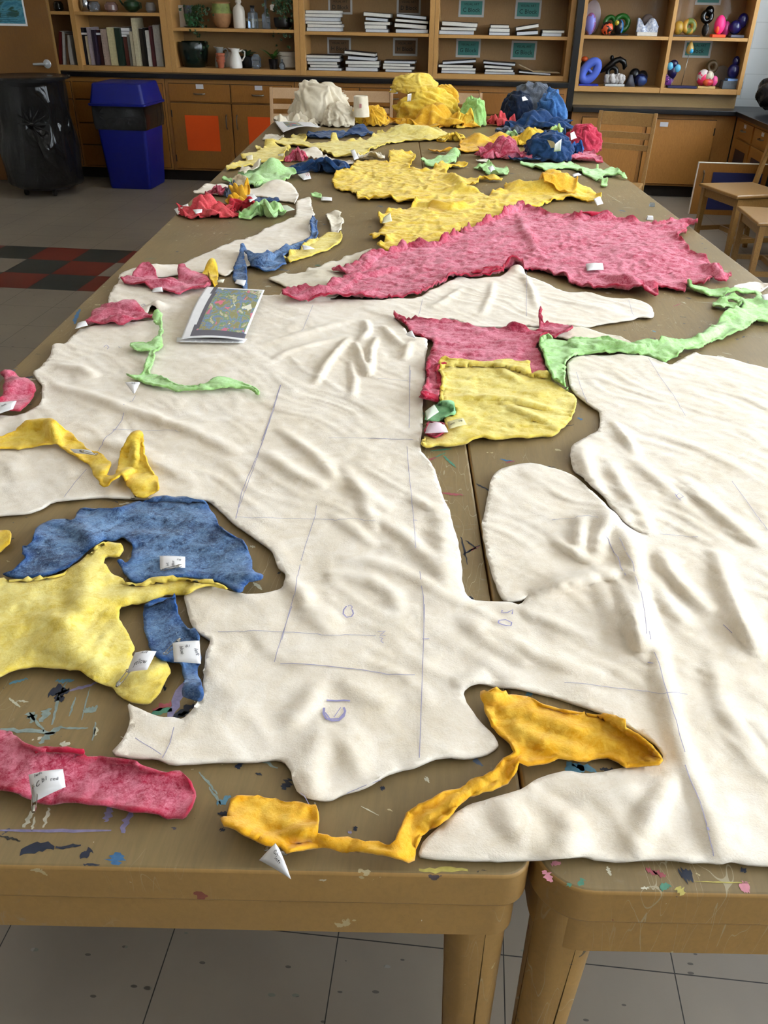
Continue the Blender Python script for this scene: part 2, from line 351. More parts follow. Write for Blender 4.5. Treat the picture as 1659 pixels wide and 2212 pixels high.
# ---------------------------------------------------------------- tables
def table_mat(name, a, b, c):
    n = NT(name); o = n.co(); g = n.co((14, 1.6, 10), TYAW)
    k = n.mix(n.ramp(n.noise(1.7, 5, .6, .5, o), [(.35, 0.), (.65, 1.)]), a, b)
    k = n.mix(n.math('MULTIPLY', n.ramp(n.noise(9, 5, .7, .6, g), [(.4, 0.), (.7, 1.)]), .35), k, c)
    # scratches: thin distorted lines
    def lines(sc, rot, dist, th, co2):
        w = n.n('ShaderNodeTexNoise'); w.inputs['Scale'].default_value = sc; w.inputs['Detail'].default_value = 2; w.inputs['Distortion'].default_value = dist
        n.l(n.co(co2, rot), w.inputs['Vector'])
        return n.math('LESS_THAN', n.math('ABSOLUTE', n.math('SUBTRACT', w.outputs['Fac'], .5)), th)
    area = n.ramp(n.noise(2.3, 4, .65, .4, o), [(.48, 0.), (.56, 1.)])
    s = n.math('MAXIMUM', lines(3, .5, .2, .0018, (9, 1, 1)), lines(3.4, -1.1, .2, .0016, (8, 1, 1)))
    s = n.math('MAXIMUM', s, lines(2.6, 1.3, 1.2, .0016, (5, 1.5, 1)))
    k = n.mix(n.math('MULTIPLY', n.math('MULTIPLY', s, area), .55), k, '#b3ab92')
    # smears of grey paint in a few areas
    sm = n.ramp(n.noise(26, 6, .75, 1.4, n.co((1, 2.5, 1), .5)), [(.56, 0.), (.66, 1.)])
    k = n.mix(n.math('MULTIPLY', n.math('MULTIPLY', sm, n.ramp(n.noise(1.9, 3, .5, .2, n.co((1, 1, 1), 1.))
        , [(.5, 0.), (.62, 1.)])), .5), k, '#8f8f88')
    # paint spots of several colours
    for sc, thr, cols, seed in ((11, .075, [(.4, '#2c3b57'), (.47, '#bdb9a8'), (.52, '#39587a'), (.58, '#7d3038'), (.64, '#4d7260')], .3), (34, .085, [(.4, '#30302c'), (.46, '#d2cdbb'), (.53, '#2d3550'), (.6, '#c0b28c')], 1.9)):
        v = n.n('ShaderNodeTexVoronoi'); v.inputs['Scale'].default_value = sc
        dn = n.n('ShaderNodeVectorMath', operation='ADD'); nn = n.n('ShaderNodeTexNoise'); nn.inputs['Scale'].default_value = sc*2.2; nn.inputs['Detail'].default_value = 4; n.l(o, nn.inputs['Vector'])
        sc2 = n.n('ShaderNodeVectorMath', operation='SCALE'); sc2.inputs['Scale'].default_value = 1.3/sc; n.l(nn.outputs['Color'], sc2.inputs[0])
        n.l(n.co((1, 1.6, 1), seed), dn.inputs[0]); n.l(sc2.outputs[0], dn.inputs[1]); n.l(dn.outputs[0], v.inputs['Vector'])
        sep = n.n('ShaderNodeSeparateColor'); n.l(v.outputs['Color'], sep.inputs[0])
        mk = n.math('LESS_THAN', v.outputs['Distance'], n.math('MULTIPLY', n.math('POWER', sep.outputs[0], 7.), thr*3.2))
        k = n.mix(n.math('MULTIPLY', mk, .8), k, n.ramp(sep.outputs[1], [((i)/len(cols), cc[1]) for i, cc in enumerate(cols)], 'CONSTANT'))
    n.col(k).set(.5, coat=.0, spec=.5); n.bump(n.noise(60, 5, .7, .3, n.co((3, .6, 1), TYAW)), .12, .001); return n.m
TOPM = table_mat('worn_table_top', '#7c6845', '#8b744c', '#63563c')
EDGEM = table_mat('worn_table_edge', '#a98248', '#9a7847', '#85683c')
PC = {'w': '#c9c4ae', 'n': '#222a3c', 'b': '#3f6f9c', 'p': '#8d85a8', 'r': '#a5525a', 'g': '#4f8a72', 'y': '#c3b45e', 'd': '#2b2b28', 't': '#5d8ba0', 'k': '#cf8794', 'l': '#8b9a94'}
pk = list(PC); PMATS = [plain(PC[k], .5, var=.3, sc=140) for k in pk]
def rrect(x0, x1, y0, y1, r, n=8, rr=None):
    P = []; R_ = r; Rb = rr or r
    for sx, sy, a0, r in ((1, 1, 0, Rb), (-1, 1, 90, R_), (-1, -1, 180, R_), (1, -1, 270, Rb)):
        cx = x1-r if sx > 0 else x0+r; cy = y1-r if sy > 0 else y0+r
        for k in range(n+1): a = rad(a0+90*k/n); P.append((cx+r*cos(a), cy+r*sin(a)))
    return P
def prism(mb, P, z0, z1, m=0):
    n = len(P); v = [(*T(x, y)[:2], z0) for x, y in P]+[(*T(x, y)[:2], z1) for x, y in P]
    mb.add(v, [tuple(range(n))[::-1], tuple(range(n, 2*n))]+[(i, (i+1) % n, n+(i+1) % n, n+i) for i in range(n)], m)
def strokes(items, front=None):
    rnd = random.Random(5); mb = MB()
    for it in items:
        c, x0, y0, x1, y1, w = it[:6]; a = np.array(at(x0, y0, ZT)[:2]); b = np.array(at(x1, y1, ZT)[:2]); d = b-a; L = np.linalg.norm(d)+1e-6; nrm = np.array([-d[1], d[0]])/L
        N = 9; top = []; bot = []
        for i in range(N+1):
            t = i/N; ww = w*.5*(math.sin(pi*min(max(t, .08), .94))**.5)
            p = a+d*t+nrm*rnd.uniform(-.25, .25)*w
            top.append(p+nrm*ww*rnd.uniform(.6, 1.2)); bot.append(p-nrm*ww*rnd.uniform(.6, 1.2))
        V = [(p[0], p[1], ZT+.0004) for p in top]+[(p[0], p[1], ZT+.0004) for p in bot]
        mb.add(V, [(N+1+i, N+2+i, i+1, i) for i in range(N)], 2+pk.index(c))
    return mb
def table(name_label, x0, x1, y0, y1, marks, side):
    t = thing('table', T((x0+x1)/2, (y0+y1)/2), name_label, 'table', 'tables pushed together')
    m = MB(); prism(m, rrect(x0, x1, y0, y1, .055, rr=.03 if side == 0 else None), ZT-.052, ZT)
    m.m[1] = 1; s = strokes(marks); m.add(s.v, s.f); m.m[-len(s.f):] = s.m
    o = m.build('tabletop', [EDGEM, TOPM]+PMATS, t, smooth=True)
    b = o.modifiers.new('bevel', 'BEVEL'); b.width = .004; b.segments = 3; b.limit_method = 'ANGLE'; b.angle_limit = rad(50)
    m = MB(); i = .008
    P = rrect(x0+i, x1-i, y0+i, y1-i, .05, rr=.026 if side == 0 else None); Q = rrect(x0+i+.022, x1-i-.022, y0+i+.022, y1-i-.022, .03, rr=.015 if side == 0 else None)
    n = len(P); z0, z1 = ZT-.115, ZT-.0525
    v = [(*T(*p)[:2], z) for L_ in (P, Q) for z in (z0, z1) for p in L_]
    F = []
    for k in range(n):
        j = (k+1) % n; F += [(k, j, n+j, n+k), (2*n+j, 2*n+k, 3*n+k, 3*n+j), (j, k, 2*n+k, 2*n+j), (n+k, n+j, 3*n+j, 3*n+k)]
    m.add(v, F); m.build('apron', EDGEM, t, smooth=True)
    for sx in (0, 1):
        for yy in (y0+.012, (y0+y1)/2-.035, y1-.012-.07):
            m = MB(); X = x0+.012 if sx == 0 else x1-.012; Y0 = yy
            def ring(w, z):
                a, b_ = (X, X+w) if sx == 0 else (X-w, X)
                return [(*T(px, py)[:2], z) for px, py in rrect(a, b_, Y0, Y0+w, .026, 5)]
            R1, R0 = ring(.070, ZT-.054), ring(.046, 0.002); n = len(R1)
            m.add(R1+R0, [tuple(range(n)), tuple(range(n, 2*n))[::-1]]+[(i_, n+i_, n+(i_+1) % n, (i_+1) % n) for i_ in range(n)])
            m.build('leg', EDGEM, t, smooth=True)
    return t
LM = [('w', 52, 1788, 78, 1738, .006), ('w', 70, 1795, 74, 1765, .003), ('w', 95, 1788, 106, 1745, .0045), ('p', 228, 1776, 240, 1742, .009), ('p', 264, 1800, 284, 1752, .008), ('p', 0, 1794, 240, 1796, .004),
 ('n', 45, 1838, 118, 1828, .014), ('n', 172, 1850, 200, 1838, .010), ('n', 120, 1832, 175, 1826, .004), ('b', 244, 1868, 256, 1842, .016), ('n', 180, 1868, 215, 1870, .003), ('d', 0, 1806, 44, 1818, .003),
 ('n', 470, 1758, 505, 1756, .006), ('n', 484, 1796, 476, 1790, .005), ('n', 514, 1662, 518, 1644, .008), ('n', 552, 1670, 566, 1675, .003), ('n', 612, 1706, 624, 1682, .010), ('n', 822, 1706, 830, 1700, .006), ('n', 764, 1794, 770, 1786, .006), ('p', 752, 1800, 760, 1798, .004),
 ('t', 468, 1738, 500, 1722, .008), ('l', 430, 1668, 470, 1716, .003), ('l', 452, 1700, 478, 1740, .003), ('w', 780, 1742, 818, 1762, .0015), ('w', 918, 1686, 926, 1682, .008),
 ('n', 104, 1498, 150, 1490, .020), ('n', 118, 1506, 138, 1512, .012), ('p', 150, 1492, 210, 1476, .006), ('l', 120, 1500, 150, 1490, .005), ('t', 20, 1478, 60, 1466, .006), ('t', 120, 1472, 160, 1470, .007), ('l', 90, 1560, 104, 1530, .011), ('l', 112, 1566, 128, 1496, .004), ('l', 128, 1500, 148, 1470, .003), ('l', 180, 1538, 212, 1528, .012), ('l', 0, 1576, 120, 1584, .007), ('l', 84, 1606, 132, 1568, .010), ('l', 96, 1580, 64, 1540, .004), ('l', 130, 1572, 190, 1574, .004), ('l', 150, 1548, 164, 1506, .003), ('w', 20, 1508, 44, 1528, .0035), ('w', 36, 1514, 62, 1516, .003), ('l', 176, 1556, 194, 1488, .0018), ('l', 200, 1600, 206, 1560, .003), ('w', 206, 1590, 208, 1570, .005), ('g', 60, 1548, 76, 1546, .006), ('l', 60, 1540, 76, 1558, .012),
 ('w', 130, 1606, 150, 1610, .008), ('p', 360, 1560, 404, 1462, .013), ('r', 332, 1536, 370, 1518, .010), ('n', 358, 1492, 350, 1478, .005), ('g', 328, 1540, 372, 1534, .012), ('n', 376, 1552, 420, 1522, .016), ('l', 384, 1546, 408, 1538, .006),
 ('g', 930, 975, 975, 970, .006), ('g', 958, 985, 985, 1010, .006), ('g', 936, 990, 962, 978, .004), ('r', 922, 995, 942, 988, .006), ('r', 955, 1064, 1000, 1070, .008), ('n', 996, 1160, 1010, 1220, .003), ('n', 1000, 1198, 1036, 1178, .004), ('r', 1012, 1192, 1036, 1180, .004), ('n', 1006, 1168, 1030, 1186, .004), ('l', 978, 1190, 1000, 1290, .003), ('n', 1012, 1288, 1022, 1296, .006), ('y', 905, 1880, 1010, 1878, .006), ('l', 560, 1640, 600, 1660, .004), ('t', 545, 1254, 560, 1250, .005), ('w', 540, 1180, 552, 1182, .006), ('w', 548, 1258, 566, 1274, .006), ('n', 600, 1240, 606, 1236, .004), ('b', 160, 700, 172, 668, .012)]
RM = [('n', 1470, 1892, 1496, 1888, .016), ('r', 1395, 1880, 1420, 1886, .006), ('r', 1410, 1884, 1438, 1892, .006), ('w', 1312, 1872, 1318, 1892, .004), ('y', 1460, 1918, 1478, 1932, .009), ('k', 1598, 1918, 1620, 1916, .012), ('g', 1426, 1920, 1448, 1912, .008), ('g', 1248, 1912, 1262, 1900, .006), ('n', 1600, 1876, 1612, 1884, .006), ('k', 1176, 1880, 1192, 1906, .008), ('k', 1190, 1868, 1212, 1866, .006), ('g', 1226, 1908, 1232, 1916, .005), ('y', 1500, 1904, 1620, 1908, .0015), ('w', 1384, 1918, 1402, 1919, .003),
 ('t', 1220, 1662, 1262, 1660, .020), ('t', 1236, 1650, 1290, 1668, .010), ('n', 1296, 1662, 1330, 1664, .006), ('t', 1135, 1500, 1150, 1498, .008), ('n', 1030, 1045, 1060, 1062, .006), ('n', 1160, 1006, 1200, 1010, .004), ('b', 1080, 992, 1110, 998, .006), ('r', 1092, 1000, 1112, 996, .006), ('b', 1250, 902, 1256, 908, .008), ('n', 1180, 928, 1240, 918, .004), ('w', 1500, 652, 1545, 655, .003), ('w', 1472, 652, 1482, 656, .006), ('r', 1455, 662, 1470, 656, .006), ('w', 1560, 585, 1572, 586, .008), ('t', 1410, 714, 1416, 718, .008), ('w', 1560, 762, 1580, 766, .003), ('w', 1345, 448, 1372, 450, .006), ('r', 1440, 468, 1452, 464, .008), ('w', 1312, 420, 1345, 440, .003)]
table('long worn art table on the left of the seam, with many paint marks and scratches', -.881, .1525, .496, 6.53, LM, 0)
table('long worn art table on the right of the seam, under the largest cream fabric', .1555, 1.182, .481, 6.53, RM, 1)
# ---------------------------------------------------------------- felt system
RX0, RY0, RS = -1.0, .40, .004
RASW, RASH = int(2.35/RS), int(6.3/RS)
RAS = np.zeros((RASH, RASW), np.float32)
def ras_sample(X, Y):
    x = X*cos(TYAW)+Y*sin(TYAW); y = -X*sin(TYAW)+Y*cos(TYAW)
    i = ((x-RX0)/RS).astype(int).clip(2, RASW-3); j = ((y-RY0)/RS).astype(int).clip(2, RASH-3)
    r = RAS[j, i]
    for a, b in ((0, 1), (1, 0), (0, -1), (-1, 0), (1, 1), (-1, -1), (1, -1), (-1, 1)): r = np.maximum(r, RAS[j+a, i+b])
    return r
def inside(P, X, Y):
    c = np.zeros(len(X), bool); n = len(P)
    x1, y1 = P[-1]
    for x2, y2 in P:
        if y1 != y2:
            k = (Y > min(y1, y2)) & (Y <= max(y1, y2))
            if k.any(): c[k] ^= X[k] < (x2-x1)*(Y[k]-y1)/(y2-y1)+x1
        x1, y1 = x2, y2
    return c
def PP(x0, y0, s, txt): return [(x0+float(a)/s, y0+float(b)/s) for a, b in (q.split(',') for q in txt.split())]
def seg_dist(X, Y, pts):
    best = np.full(len(X), 9.); tt = np.zeros(len(X)); L = 0; S = [math.dist(a, b) for a, b in zip(pts, pts[1:])]; tot = sum(S)
    for (a, b), l in zip(zip(pts, pts[1:]), S):
        dx, dy = b[0]-a[0], b[1]-a[1]; t = (((X-a[0])*dx+(Y-a[1])*dy)/(l*l+1e-9)).clip(0, 1)
        d = np.hypot(X-a[0]-t*dx, Y-a[1]-t*dy); k = d < best; best[k] = d[k]; tt[k] = (L+t[k]*l)/tot; L += l
    return best, tt
ALL = []
def felt(name, label, cat, px, mat, res=.008, wr=(.004, .09), fold=(0., .1, 0.), edge=(.006, .012), lifts=(), ridges=(), thick=.0035, jit=.0025, gap=.0015, group=None, seed=None, world=False, curl=0., parent=None, shiftlift=False, smooth_it=1, holes=(), micro=.0018):
    seed = seed if seed is not None else len(ALL)*13+5; ALL.append(name)
    P = np.array(px, float)
    if not world: P = atv(P, ZT+thick)
    area = .5*np.sum(P[:, 0]*np.roll(P[:, 1], -1)-P[:, 1]*np.roll(P[:, 0], -1))
    if area < 0: P = P[::-1]
    for _ in range(smooth_it):                          # one corner cut keeps the traced shape but takes off the corners
        Q = np.roll(P, -1, 0); P = np.stack([P*.8+Q*.2, P*.2+Q*.8], 1).reshape(-1, 2)
    def resample(P):
        B = []; n = len(P)
        for i in range(n):
            a, b = P[i], P[(i+1) % n]; k = max(1, int(np.linalg.norm(b-a)/res))
            for t in range(k): B.append(a+(b-a)*t/k)
        return np.array(B)
    loops = [resample(P)]+[resample(atv(np.array(h, float), ZT+thick)[::-1]) for h in holes]
    B = np.concatenate(loops); nb0 = len(loops[0]); EDG = []; s0 = 0
    for l in loops: EDG += [(s0+i, s0+(i+1) % len(l)) for i in range(len(l))]; s0 += len(l)
    if jit:
        B = B+np.stack([fbm(B[:, 0]/.012, B[:, 1]/.012, seed, 3), fbm(B[:, 0]/.012+50, B[:, 1]/.012, seed+3, 3)], 1)*jit
        B = B+np.stack([fbm(B[:, 0]/.05, B[:, 1]/.05, seed, 2), fbm(B[:, 0]/.05+50, B[:, 1]/.05, seed+3, 2)], 1)*jit*.8
    lo, hi = B.min(0), B.max(0)
    kd = KDTree(len(B))
    for i, b in enumerate(B): kd.insert((b[0], b[1], 0), i)
    kd.balance()
    gx, gy = np.meshgrid(np.arange(lo[0], hi[0], res), np.arange(lo[1], hi[1], res*.87))
    gx = gx+(np.arange(gx.shape[0])[:, None] % 2)*res*.5; X = gx.ravel(); Y = gy.ravel()
    k = inside(B[:nb0], X, Y)
    s0 = nb0
    for l in loops[1:]: k &= ~inside(B[s0:s0+len(l)], X, Y); s0 += len(l)
    X, Y = X[k], Y[k]
    d = np.array([kd.find((x, y, 0))[2] for x, y in zip(X, Y)]) if len(X) else np.zeros(0)
    k = d > res*.55; X, Y, d = X[k], Y[k], d[k]
    X = X+fbm(X/.003, Y/.003, 77, 1)*res*.15
    VX = np.concatenate([B[:, 0], X]); VY = np.concatenate([B[:, 1], Y]); dd = np.concatenate([np.zeros(len(B)), d])
    nb = len(B)
    r = delaunay_2d_cdt([Vector(p) for p in zip(VX.tolist(), VY.tolist())], EDG, [], 2, 1e-6)
    V2 = np.array([(v[0], v[1]) for v in r[0]]); F = [tuple(f_) for f_ in r[2]]
    if len(V2) != len(VX):
        VX, VY = V2[:, 0], V2[:, 1]; dd = np.array([kd.find((x, y, 0))[2] for x, y in zip(VX, VY)])
    RG = []
    for g in ridges:                                   # (pixel polyline, height, width)
        pts = [tuple(p) for p in (atv(np.array(g[0], float), ZT+.01) if not world else np.array(g[0]))]; RG.append((pts, g[1], g[2], g[3] if len(g) > 3 else 0))
    LF = []
    for g in lifts:                                    # (px, py, radius, height[, ry, rot])
        c = at(g[0], g[1], ZT)[:2] if not world else (g[0], g[1]); LF.append((c, g[2], g[3], g[4] if len(g) > 4 else g[2], rad(g[5]) if len(g) > 5 else 0))
    def H(X, Y):
        h = np.zeros(len(X))
        if wr[0]: h += wr[0]*(.55*crease(X/wr[1]+fbm(X/.2, Y/.2, seed+9, 2)*.8, Y/wr[1], seed, 3)+.45*(fbm(X/wr[1]*.7, Y/wr[1]*.7, seed+2, 3)+1)*.5)
        if fold[0]:
            ca, sa = cos(fold[2]), sin(fold[2]); u = X*ca+Y*sa; v = -X*sa+Y*ca; v = v+fbm(u/.15, v/.15, seed+5, 2)*fold[1]*.8
            h += fold[0]*crease(u/(fold[1]*4), v/fold[1], seed+4, 2)
        for pts, hh, w, asym in RG:
            e, t = seg_dist(X, Y, pts); fall = np.sin(pi*t.clip(0, 1))**.6*.9+.02; fall = fall*np.exp(-np.where((t <= 0) | (t >= 1), e/(w*.8), 0))
            h = h+hh*1.25*np.exp(-(e/(w*.85))**2/1.2)*fall
        for c, rx, hh, ry, ro in LF:
            dx, dy = X-c[0], Y-c[1]; u = dx*cos(ro)+dy*sin(ro); v = -dx*sin(ro)+dy*cos(ro)
            h += hh*np.exp(-((u/rx)**2+(v/ry)**2))
        return h
    base = ras_sample(VX, VY)
    h = H(VX, VY); e = np.exp(-(dd/edge[1])) if edge[0] else 0
    if edge[0]:
        s = (fbm(VX/.05, VY/.05, seed+8, 2)*1.6+.35).clip(0, 1.3); h = h*(1-.35*np.exp(-dd/.01))+edge[0]*e*s
    h = h+micro*crease(VX/.021+fbm(VX/.06, VY/.06, seed+31, 2)*.9, VY/.021, seed+30, 2)
    if curl:                                           # ruffled rim
        h = h+curl*np.exp(-dd/(edge[1]*1.6))*(np.sin(fbm(VX/.05, VY/.05, seed+21, 2)*14+(VX+VY)*160)*.5+.5)
    Z = ZT+base+gap+h
    k_ = (base+gap+h-.003)/(EYE-ZT)*((2.3-np.hypot(VX, VY))/1.1).clip(0, 1); VX = VX*(1-k_); VY = VY*(1-k_)   # a traced edge that lifts off the table stands nearer than the table point behind it
    me = D.meshes.new(name); me.from_pydata(list(zip(VX.tolist(), VY.tolist(), Z.tolist())), [], F)
    me.materials.append(mat); me.polygons.foreach_set('use_smooth', [True]*len(F))
    at_ = me.attributes.new('rim', 'FLOAT', 'POINT'); rimv = np.exp(-(dd/.009))*(.75+.6*fbm(VX/.03, VY/.03, seed+1, 2)).clip(0, 1)
    at_.data.foreach_set('value', rimv.astype(np.float32))
    c = (float(VX.mean()), float(VY.mean()), ZT); me.transform(Matrix.Translation((-c[0], -c[1], -c[2])))
    me.update()
    o = D.objects.new(name, me); C.objects.link(o)
    o.location = c
    s = o.modifiers.new('thickness', 'SOLIDIFY'); s.thickness = thick; s.offset = 1.; s.use_rim = True
    if parent is not None: o.parent = parent; o.location = Vector(c)-W(parent)
    else: tag(o, label, cat, group)
    # leave this layer in the height raster
    tx, ty_ = [], []
    for b in B: q = toT(b[0], b[1]); tx.append(q[0]); ty_.append(q[1])
    i0, i1 = int((min(tx)-RX0)/RS), int((max(tx)-RX0)/RS)+1; j0, j1 = int((min(ty_)-RY0)/RS), int((max(ty_)-RY0)/RS)+1
    i0, i1, j0, j1 = max(0, i0), min(RASW, i1), max(0, j0), min(RASH, j1)
    if i1 > i0 and j1 > j0:
        ii, jj = np.meshgrid(np.arange(i0, i1), np.arange(j0, j1)); a = RX0+(ii.ravel()+.5)*RS; b = RY0+(jj.ravel()+.5)*RS
        k = inside(np.array(list(zip(tx, ty_)))[:nb0], a, b); a, b = a[k], b[k]; ii, jj = ii.ravel()[k], jj.ravel()[k]
        X_, Y_ = a*cos(TYAW)-b*sin(TYAW), a*sin(TYAW)+b*cos(TYAW)
        RAS[jj, ii] = RAS[jj, ii]+H(X_, Y_)+thick+gap
    return o
def child_mesh(name, parent, V, F, mat, smooth=False, thick=0, label=None):
    m = MB().add(V, F); o = m.build(name, mat, parent, smooth=smooth, label=label)
    if thick: s = o.modifiers.new('thickness', 'SOLIDIFY'); s.thickness = thick; s.offset = 1
    return o
def marks(parent, lines, name='pencil_line', mat=None, w=.0009):
    for ln in lines:
        P = atv(np.array(ln[0] if isinstance(ln, tuple) else ln, float), ZT+.008); ww = ln[1]*.62 if isinstance(ln, tuple) else w; V = []; F = []; Q = []
        for a, b in zip(P, P[1:]):
            k = max(1, int(np.linalg.norm(b-a)/.006))
            for t in range(k): Q.append(a+(b-a)*t/k)
        Q.append(P[-1]); Q = np.array(Q); hq = ras_sample(Q[:, 0], Q[:, 1])-.004; Q = Q*(1-(hq/(EYE-ZT)*((2.3-np.hypot(Q[:, 0], Q[:, 1]))/1.1).clip(0, 1))[:, None])
        if len(Q) < 2: continue
        t = np.gradient(Q, axis=0); t /= np.linalg.norm(t, axis=1)[:, None]+1e-9; nn = np.stack([-t[:, 1], t[:, 0]], 1)*ww*.5
        A, B = Q+nn, Q-nn; Z = np.maximum(ras_sample(A[:, 0], A[:, 1]), ras_sample(B[:, 0], B[:, 1]))+ZT+.0013; n_ = len(Q)
        V += [(a[0], a[1], z) for a, z in zip(A, Z)]+[(b[0], b[1], z) for b, z in zip(B, Z)]
        F += [(n_+i, n_+i+1, i+1, i) for i in range(n_-1)]
        child_mesh(name, parent, V, F, mat or PENCIL)
def paper_tag(parent, quad, words=(), lift=.004, bend=.004, top=False, label=None, lab=None, mat=None, zs=None, ink=None, tsize=.3, tpos=None, rot=0):
    """small slip of paper through four pixel corners (tl, tr, br, bl)"""
    P = atv(np.array(quad, float), ZT+lift+.006); N = 6; V = []
    b0 = float(ras_sample(P[:, 0], P[:, 1]).max()); zs = zs or (0, 0, 0, 0)
    if P[:, 1].mean() > 1.6: zs = tuple(z*.5 for z in zs) if max(zs) < .06 else zs
    P = np.array([at(q[0], q[1], ZT+b0+lift+z)[:2] for q, z in zip(quad, zs)])
    def pos(u, v, dz=0):
        w_ = ((1-u)*(1-v), u*(1-v), u*v, (1-u)*v); p = sum(P[i]*w_[i] for i in range(4)); z = sum(zs[i]*w_[i] for i in range(4))
        return (p[0], p[1], ZT+b0+lift+z+bend*math.sin(pi*u)*math.sin(pi*v*.9+.2)+dz)
    for j in range(N+1):
        for i in range(N+1): V.append(pos(i/N, j/N))
    F = [(j*(N+1)+i, (j+1)*(N+1)+i, (j+1)*(N+1)+i+1, j*(N+1)+i+1) for j in range(N) for i in range(N)]
    if top:
        m = MB().add(V, F); o = m.build('paper_tag', mat or PAPER, loc=(V[0][0], V[0][1], ZT), smooth=True); tag(o, label, 'paper')
        s = o.modifiers.new('thickness', 'SOLIDIFY'); s.thickness = .0004; s.offset = 1
    else: o = child_mesh('paper_tag', parent, V, F, mat or PAPER, True, .0004, lab)
    if words:
        VV = []; FF = []
        for wd in words:
            s_, u0, v0, sz, an = wd
            tv, tf = text_mesh(s_, 1.); k = len(VV)
            for x, y in tv:
                x, y = x+.25*y, y; a, b = x*cos(an)-y*sin(an), x*sin(an)+y*cos(an)
                VV.append(pos(u0+a*sz, v0-b*sz*1.2, .0009))
            FF += [tuple(i+k for i in q) for q in tf]
        child_mesh('handwriting', o, VV, FF, ink or INK)
    return o
def pin(parent, a, b, z=.006, r=.0006, w=.0045):
    """closed safety pin from the coil at pixel a to the cap at pixel b"""
    A = np.array(at(a[0], a[1], ZT+z)[:2]); B = np.array(at(b[0], b[1], ZT+z)[:2]); b0 = float(max(ras_sample(np.array([A[0], B[0]]), np.array([A[1], B[1]])))); d = B-A; L = np.linalg.norm(d); d /= L; nn = np.array([-d[1], d[0]]); zz = ZT+b0+z; A = np.array(at(a[0], a[1], zz)[:2]); B = np.array(at(b[0], b[1], zz)[:2])
    Q = lambda u, v, dz=0: (A[0]+d[0]*u+nn[0]*v, A[1]+d[1]*u+nn[1]*v, zz+dz)
    m = MB(); m.tube([Q(0, w/2), Q(L*.5, w*.62), Q(L, w/2)], r, 6); m.tube([Q(0, -w/2), Q(L*.5, -w*.5), Q(L, -w/2)], r, 6)
    m.tube([Q(-.0015+cos(t)*.0022, sin(t)*w*.62, .0003*t) for t in np.linspace(.3, 6.2, 12)], r, 6)
    m.tube([Q(L-.002, 0), Q(L+.001, 0), Q(L+.005, 0)], [w*.55, w*.62, w*.35], 8)
    m.build('safety_pin', STEEL, parent, smooth=True)
# ---------------------------------------------------------------- the cream fabric
G = 'cream fabric panels laid flat on the tables'
strip = felt('fabric_piece', 'long narrow cream fabric strip running diagonally across the left table beside the thin blue ribbon', 'fabric',
 PP(240, 380, 5.184, '85,1180 100,1120 200,1085 300,1050 430,1030 560,1020 690,1015 780,1010 850,970 980,910 1090,870 1150,850 1240,800 1300,795 1350,765 1400,735 1480,740 1530,700 1600,680 1660,655')
 + PP(340, 370, 3.77, '870,480 940,450 1040,410 1125,380 1130,280 1140,240 1200,225 1250,218 1255,290 1270,340 1282,360 1250,400 1245,470 1250,540 1215,590 1150,620 1080,650 1010,690 960,720 900,765 820,790 760,780 620,815 600,840 560,860 520,850 470,830 400,840 300,835 170,845 60,870'), WHITE,
 wr=(.006, .08), edge=(.004, .012), lifts=[(590, 575, .05, .02, .2, 60), (330, 590, .05, .018)], res=.009)
upf = felt('fabric_piece', 'cream fabric strip arching behind the small red pile with a yellow scrap on it', 'fabric',
 PP(360, 380, 5.184, '290,205 340,175 380,150 440,118 520,112 600,110 690,115 760,140 890,160 960,175 1050,160 1130,120 1230,108 1320,115 1400,140 1450,185 1485,230 1465,280 1450,335 1380,310 1300,290 1200,275 1100,250 1010,235 880,225 760,220 640,225 500,215 400,205'), WHITE,
 wr=(.010, .07), edge=(.006, .012), lifts=[(600, 410, .09, .03)], res=.012)
jag = felt('fabric_piece', 'jagged cream fabric offcut poking out behind the tail of the big red sheet', 'fabric',
 PP(560, 560, 3.318, '50,145 180,110 220,130 330,120 345,85 400,80 500,40 610,2') + [(747, 559), (772, 550), (800, 540), (812, 545), (830, 552), (800, 575), (770, 610), (740, 640), (700, 652), (640, 654)] + PP(560, 560, 3.318, '168,280 180,262 210,212 130,178'), CREAM,
 wr=(.008, .07), edge=(.006, .012), lifts=[(690, 600, .04, .015), (700, 620, .05, .012)], res=.008)
under = felt('fabric_piece', 'cream fabric offcut showing between the red wing tip and the green strip', 'fabric',
 PP(1100, 540, 2.968, '0,500 60,495 130,505 200,510 385,500 480,502 600,545 700,560 760,590 800,615 850,595 900,605 940,630 800,660 560,650 400,640 395,580 130,520 0,530'), CREAM, wr=(.004, .08), edge=(.003, .01), res=.008)
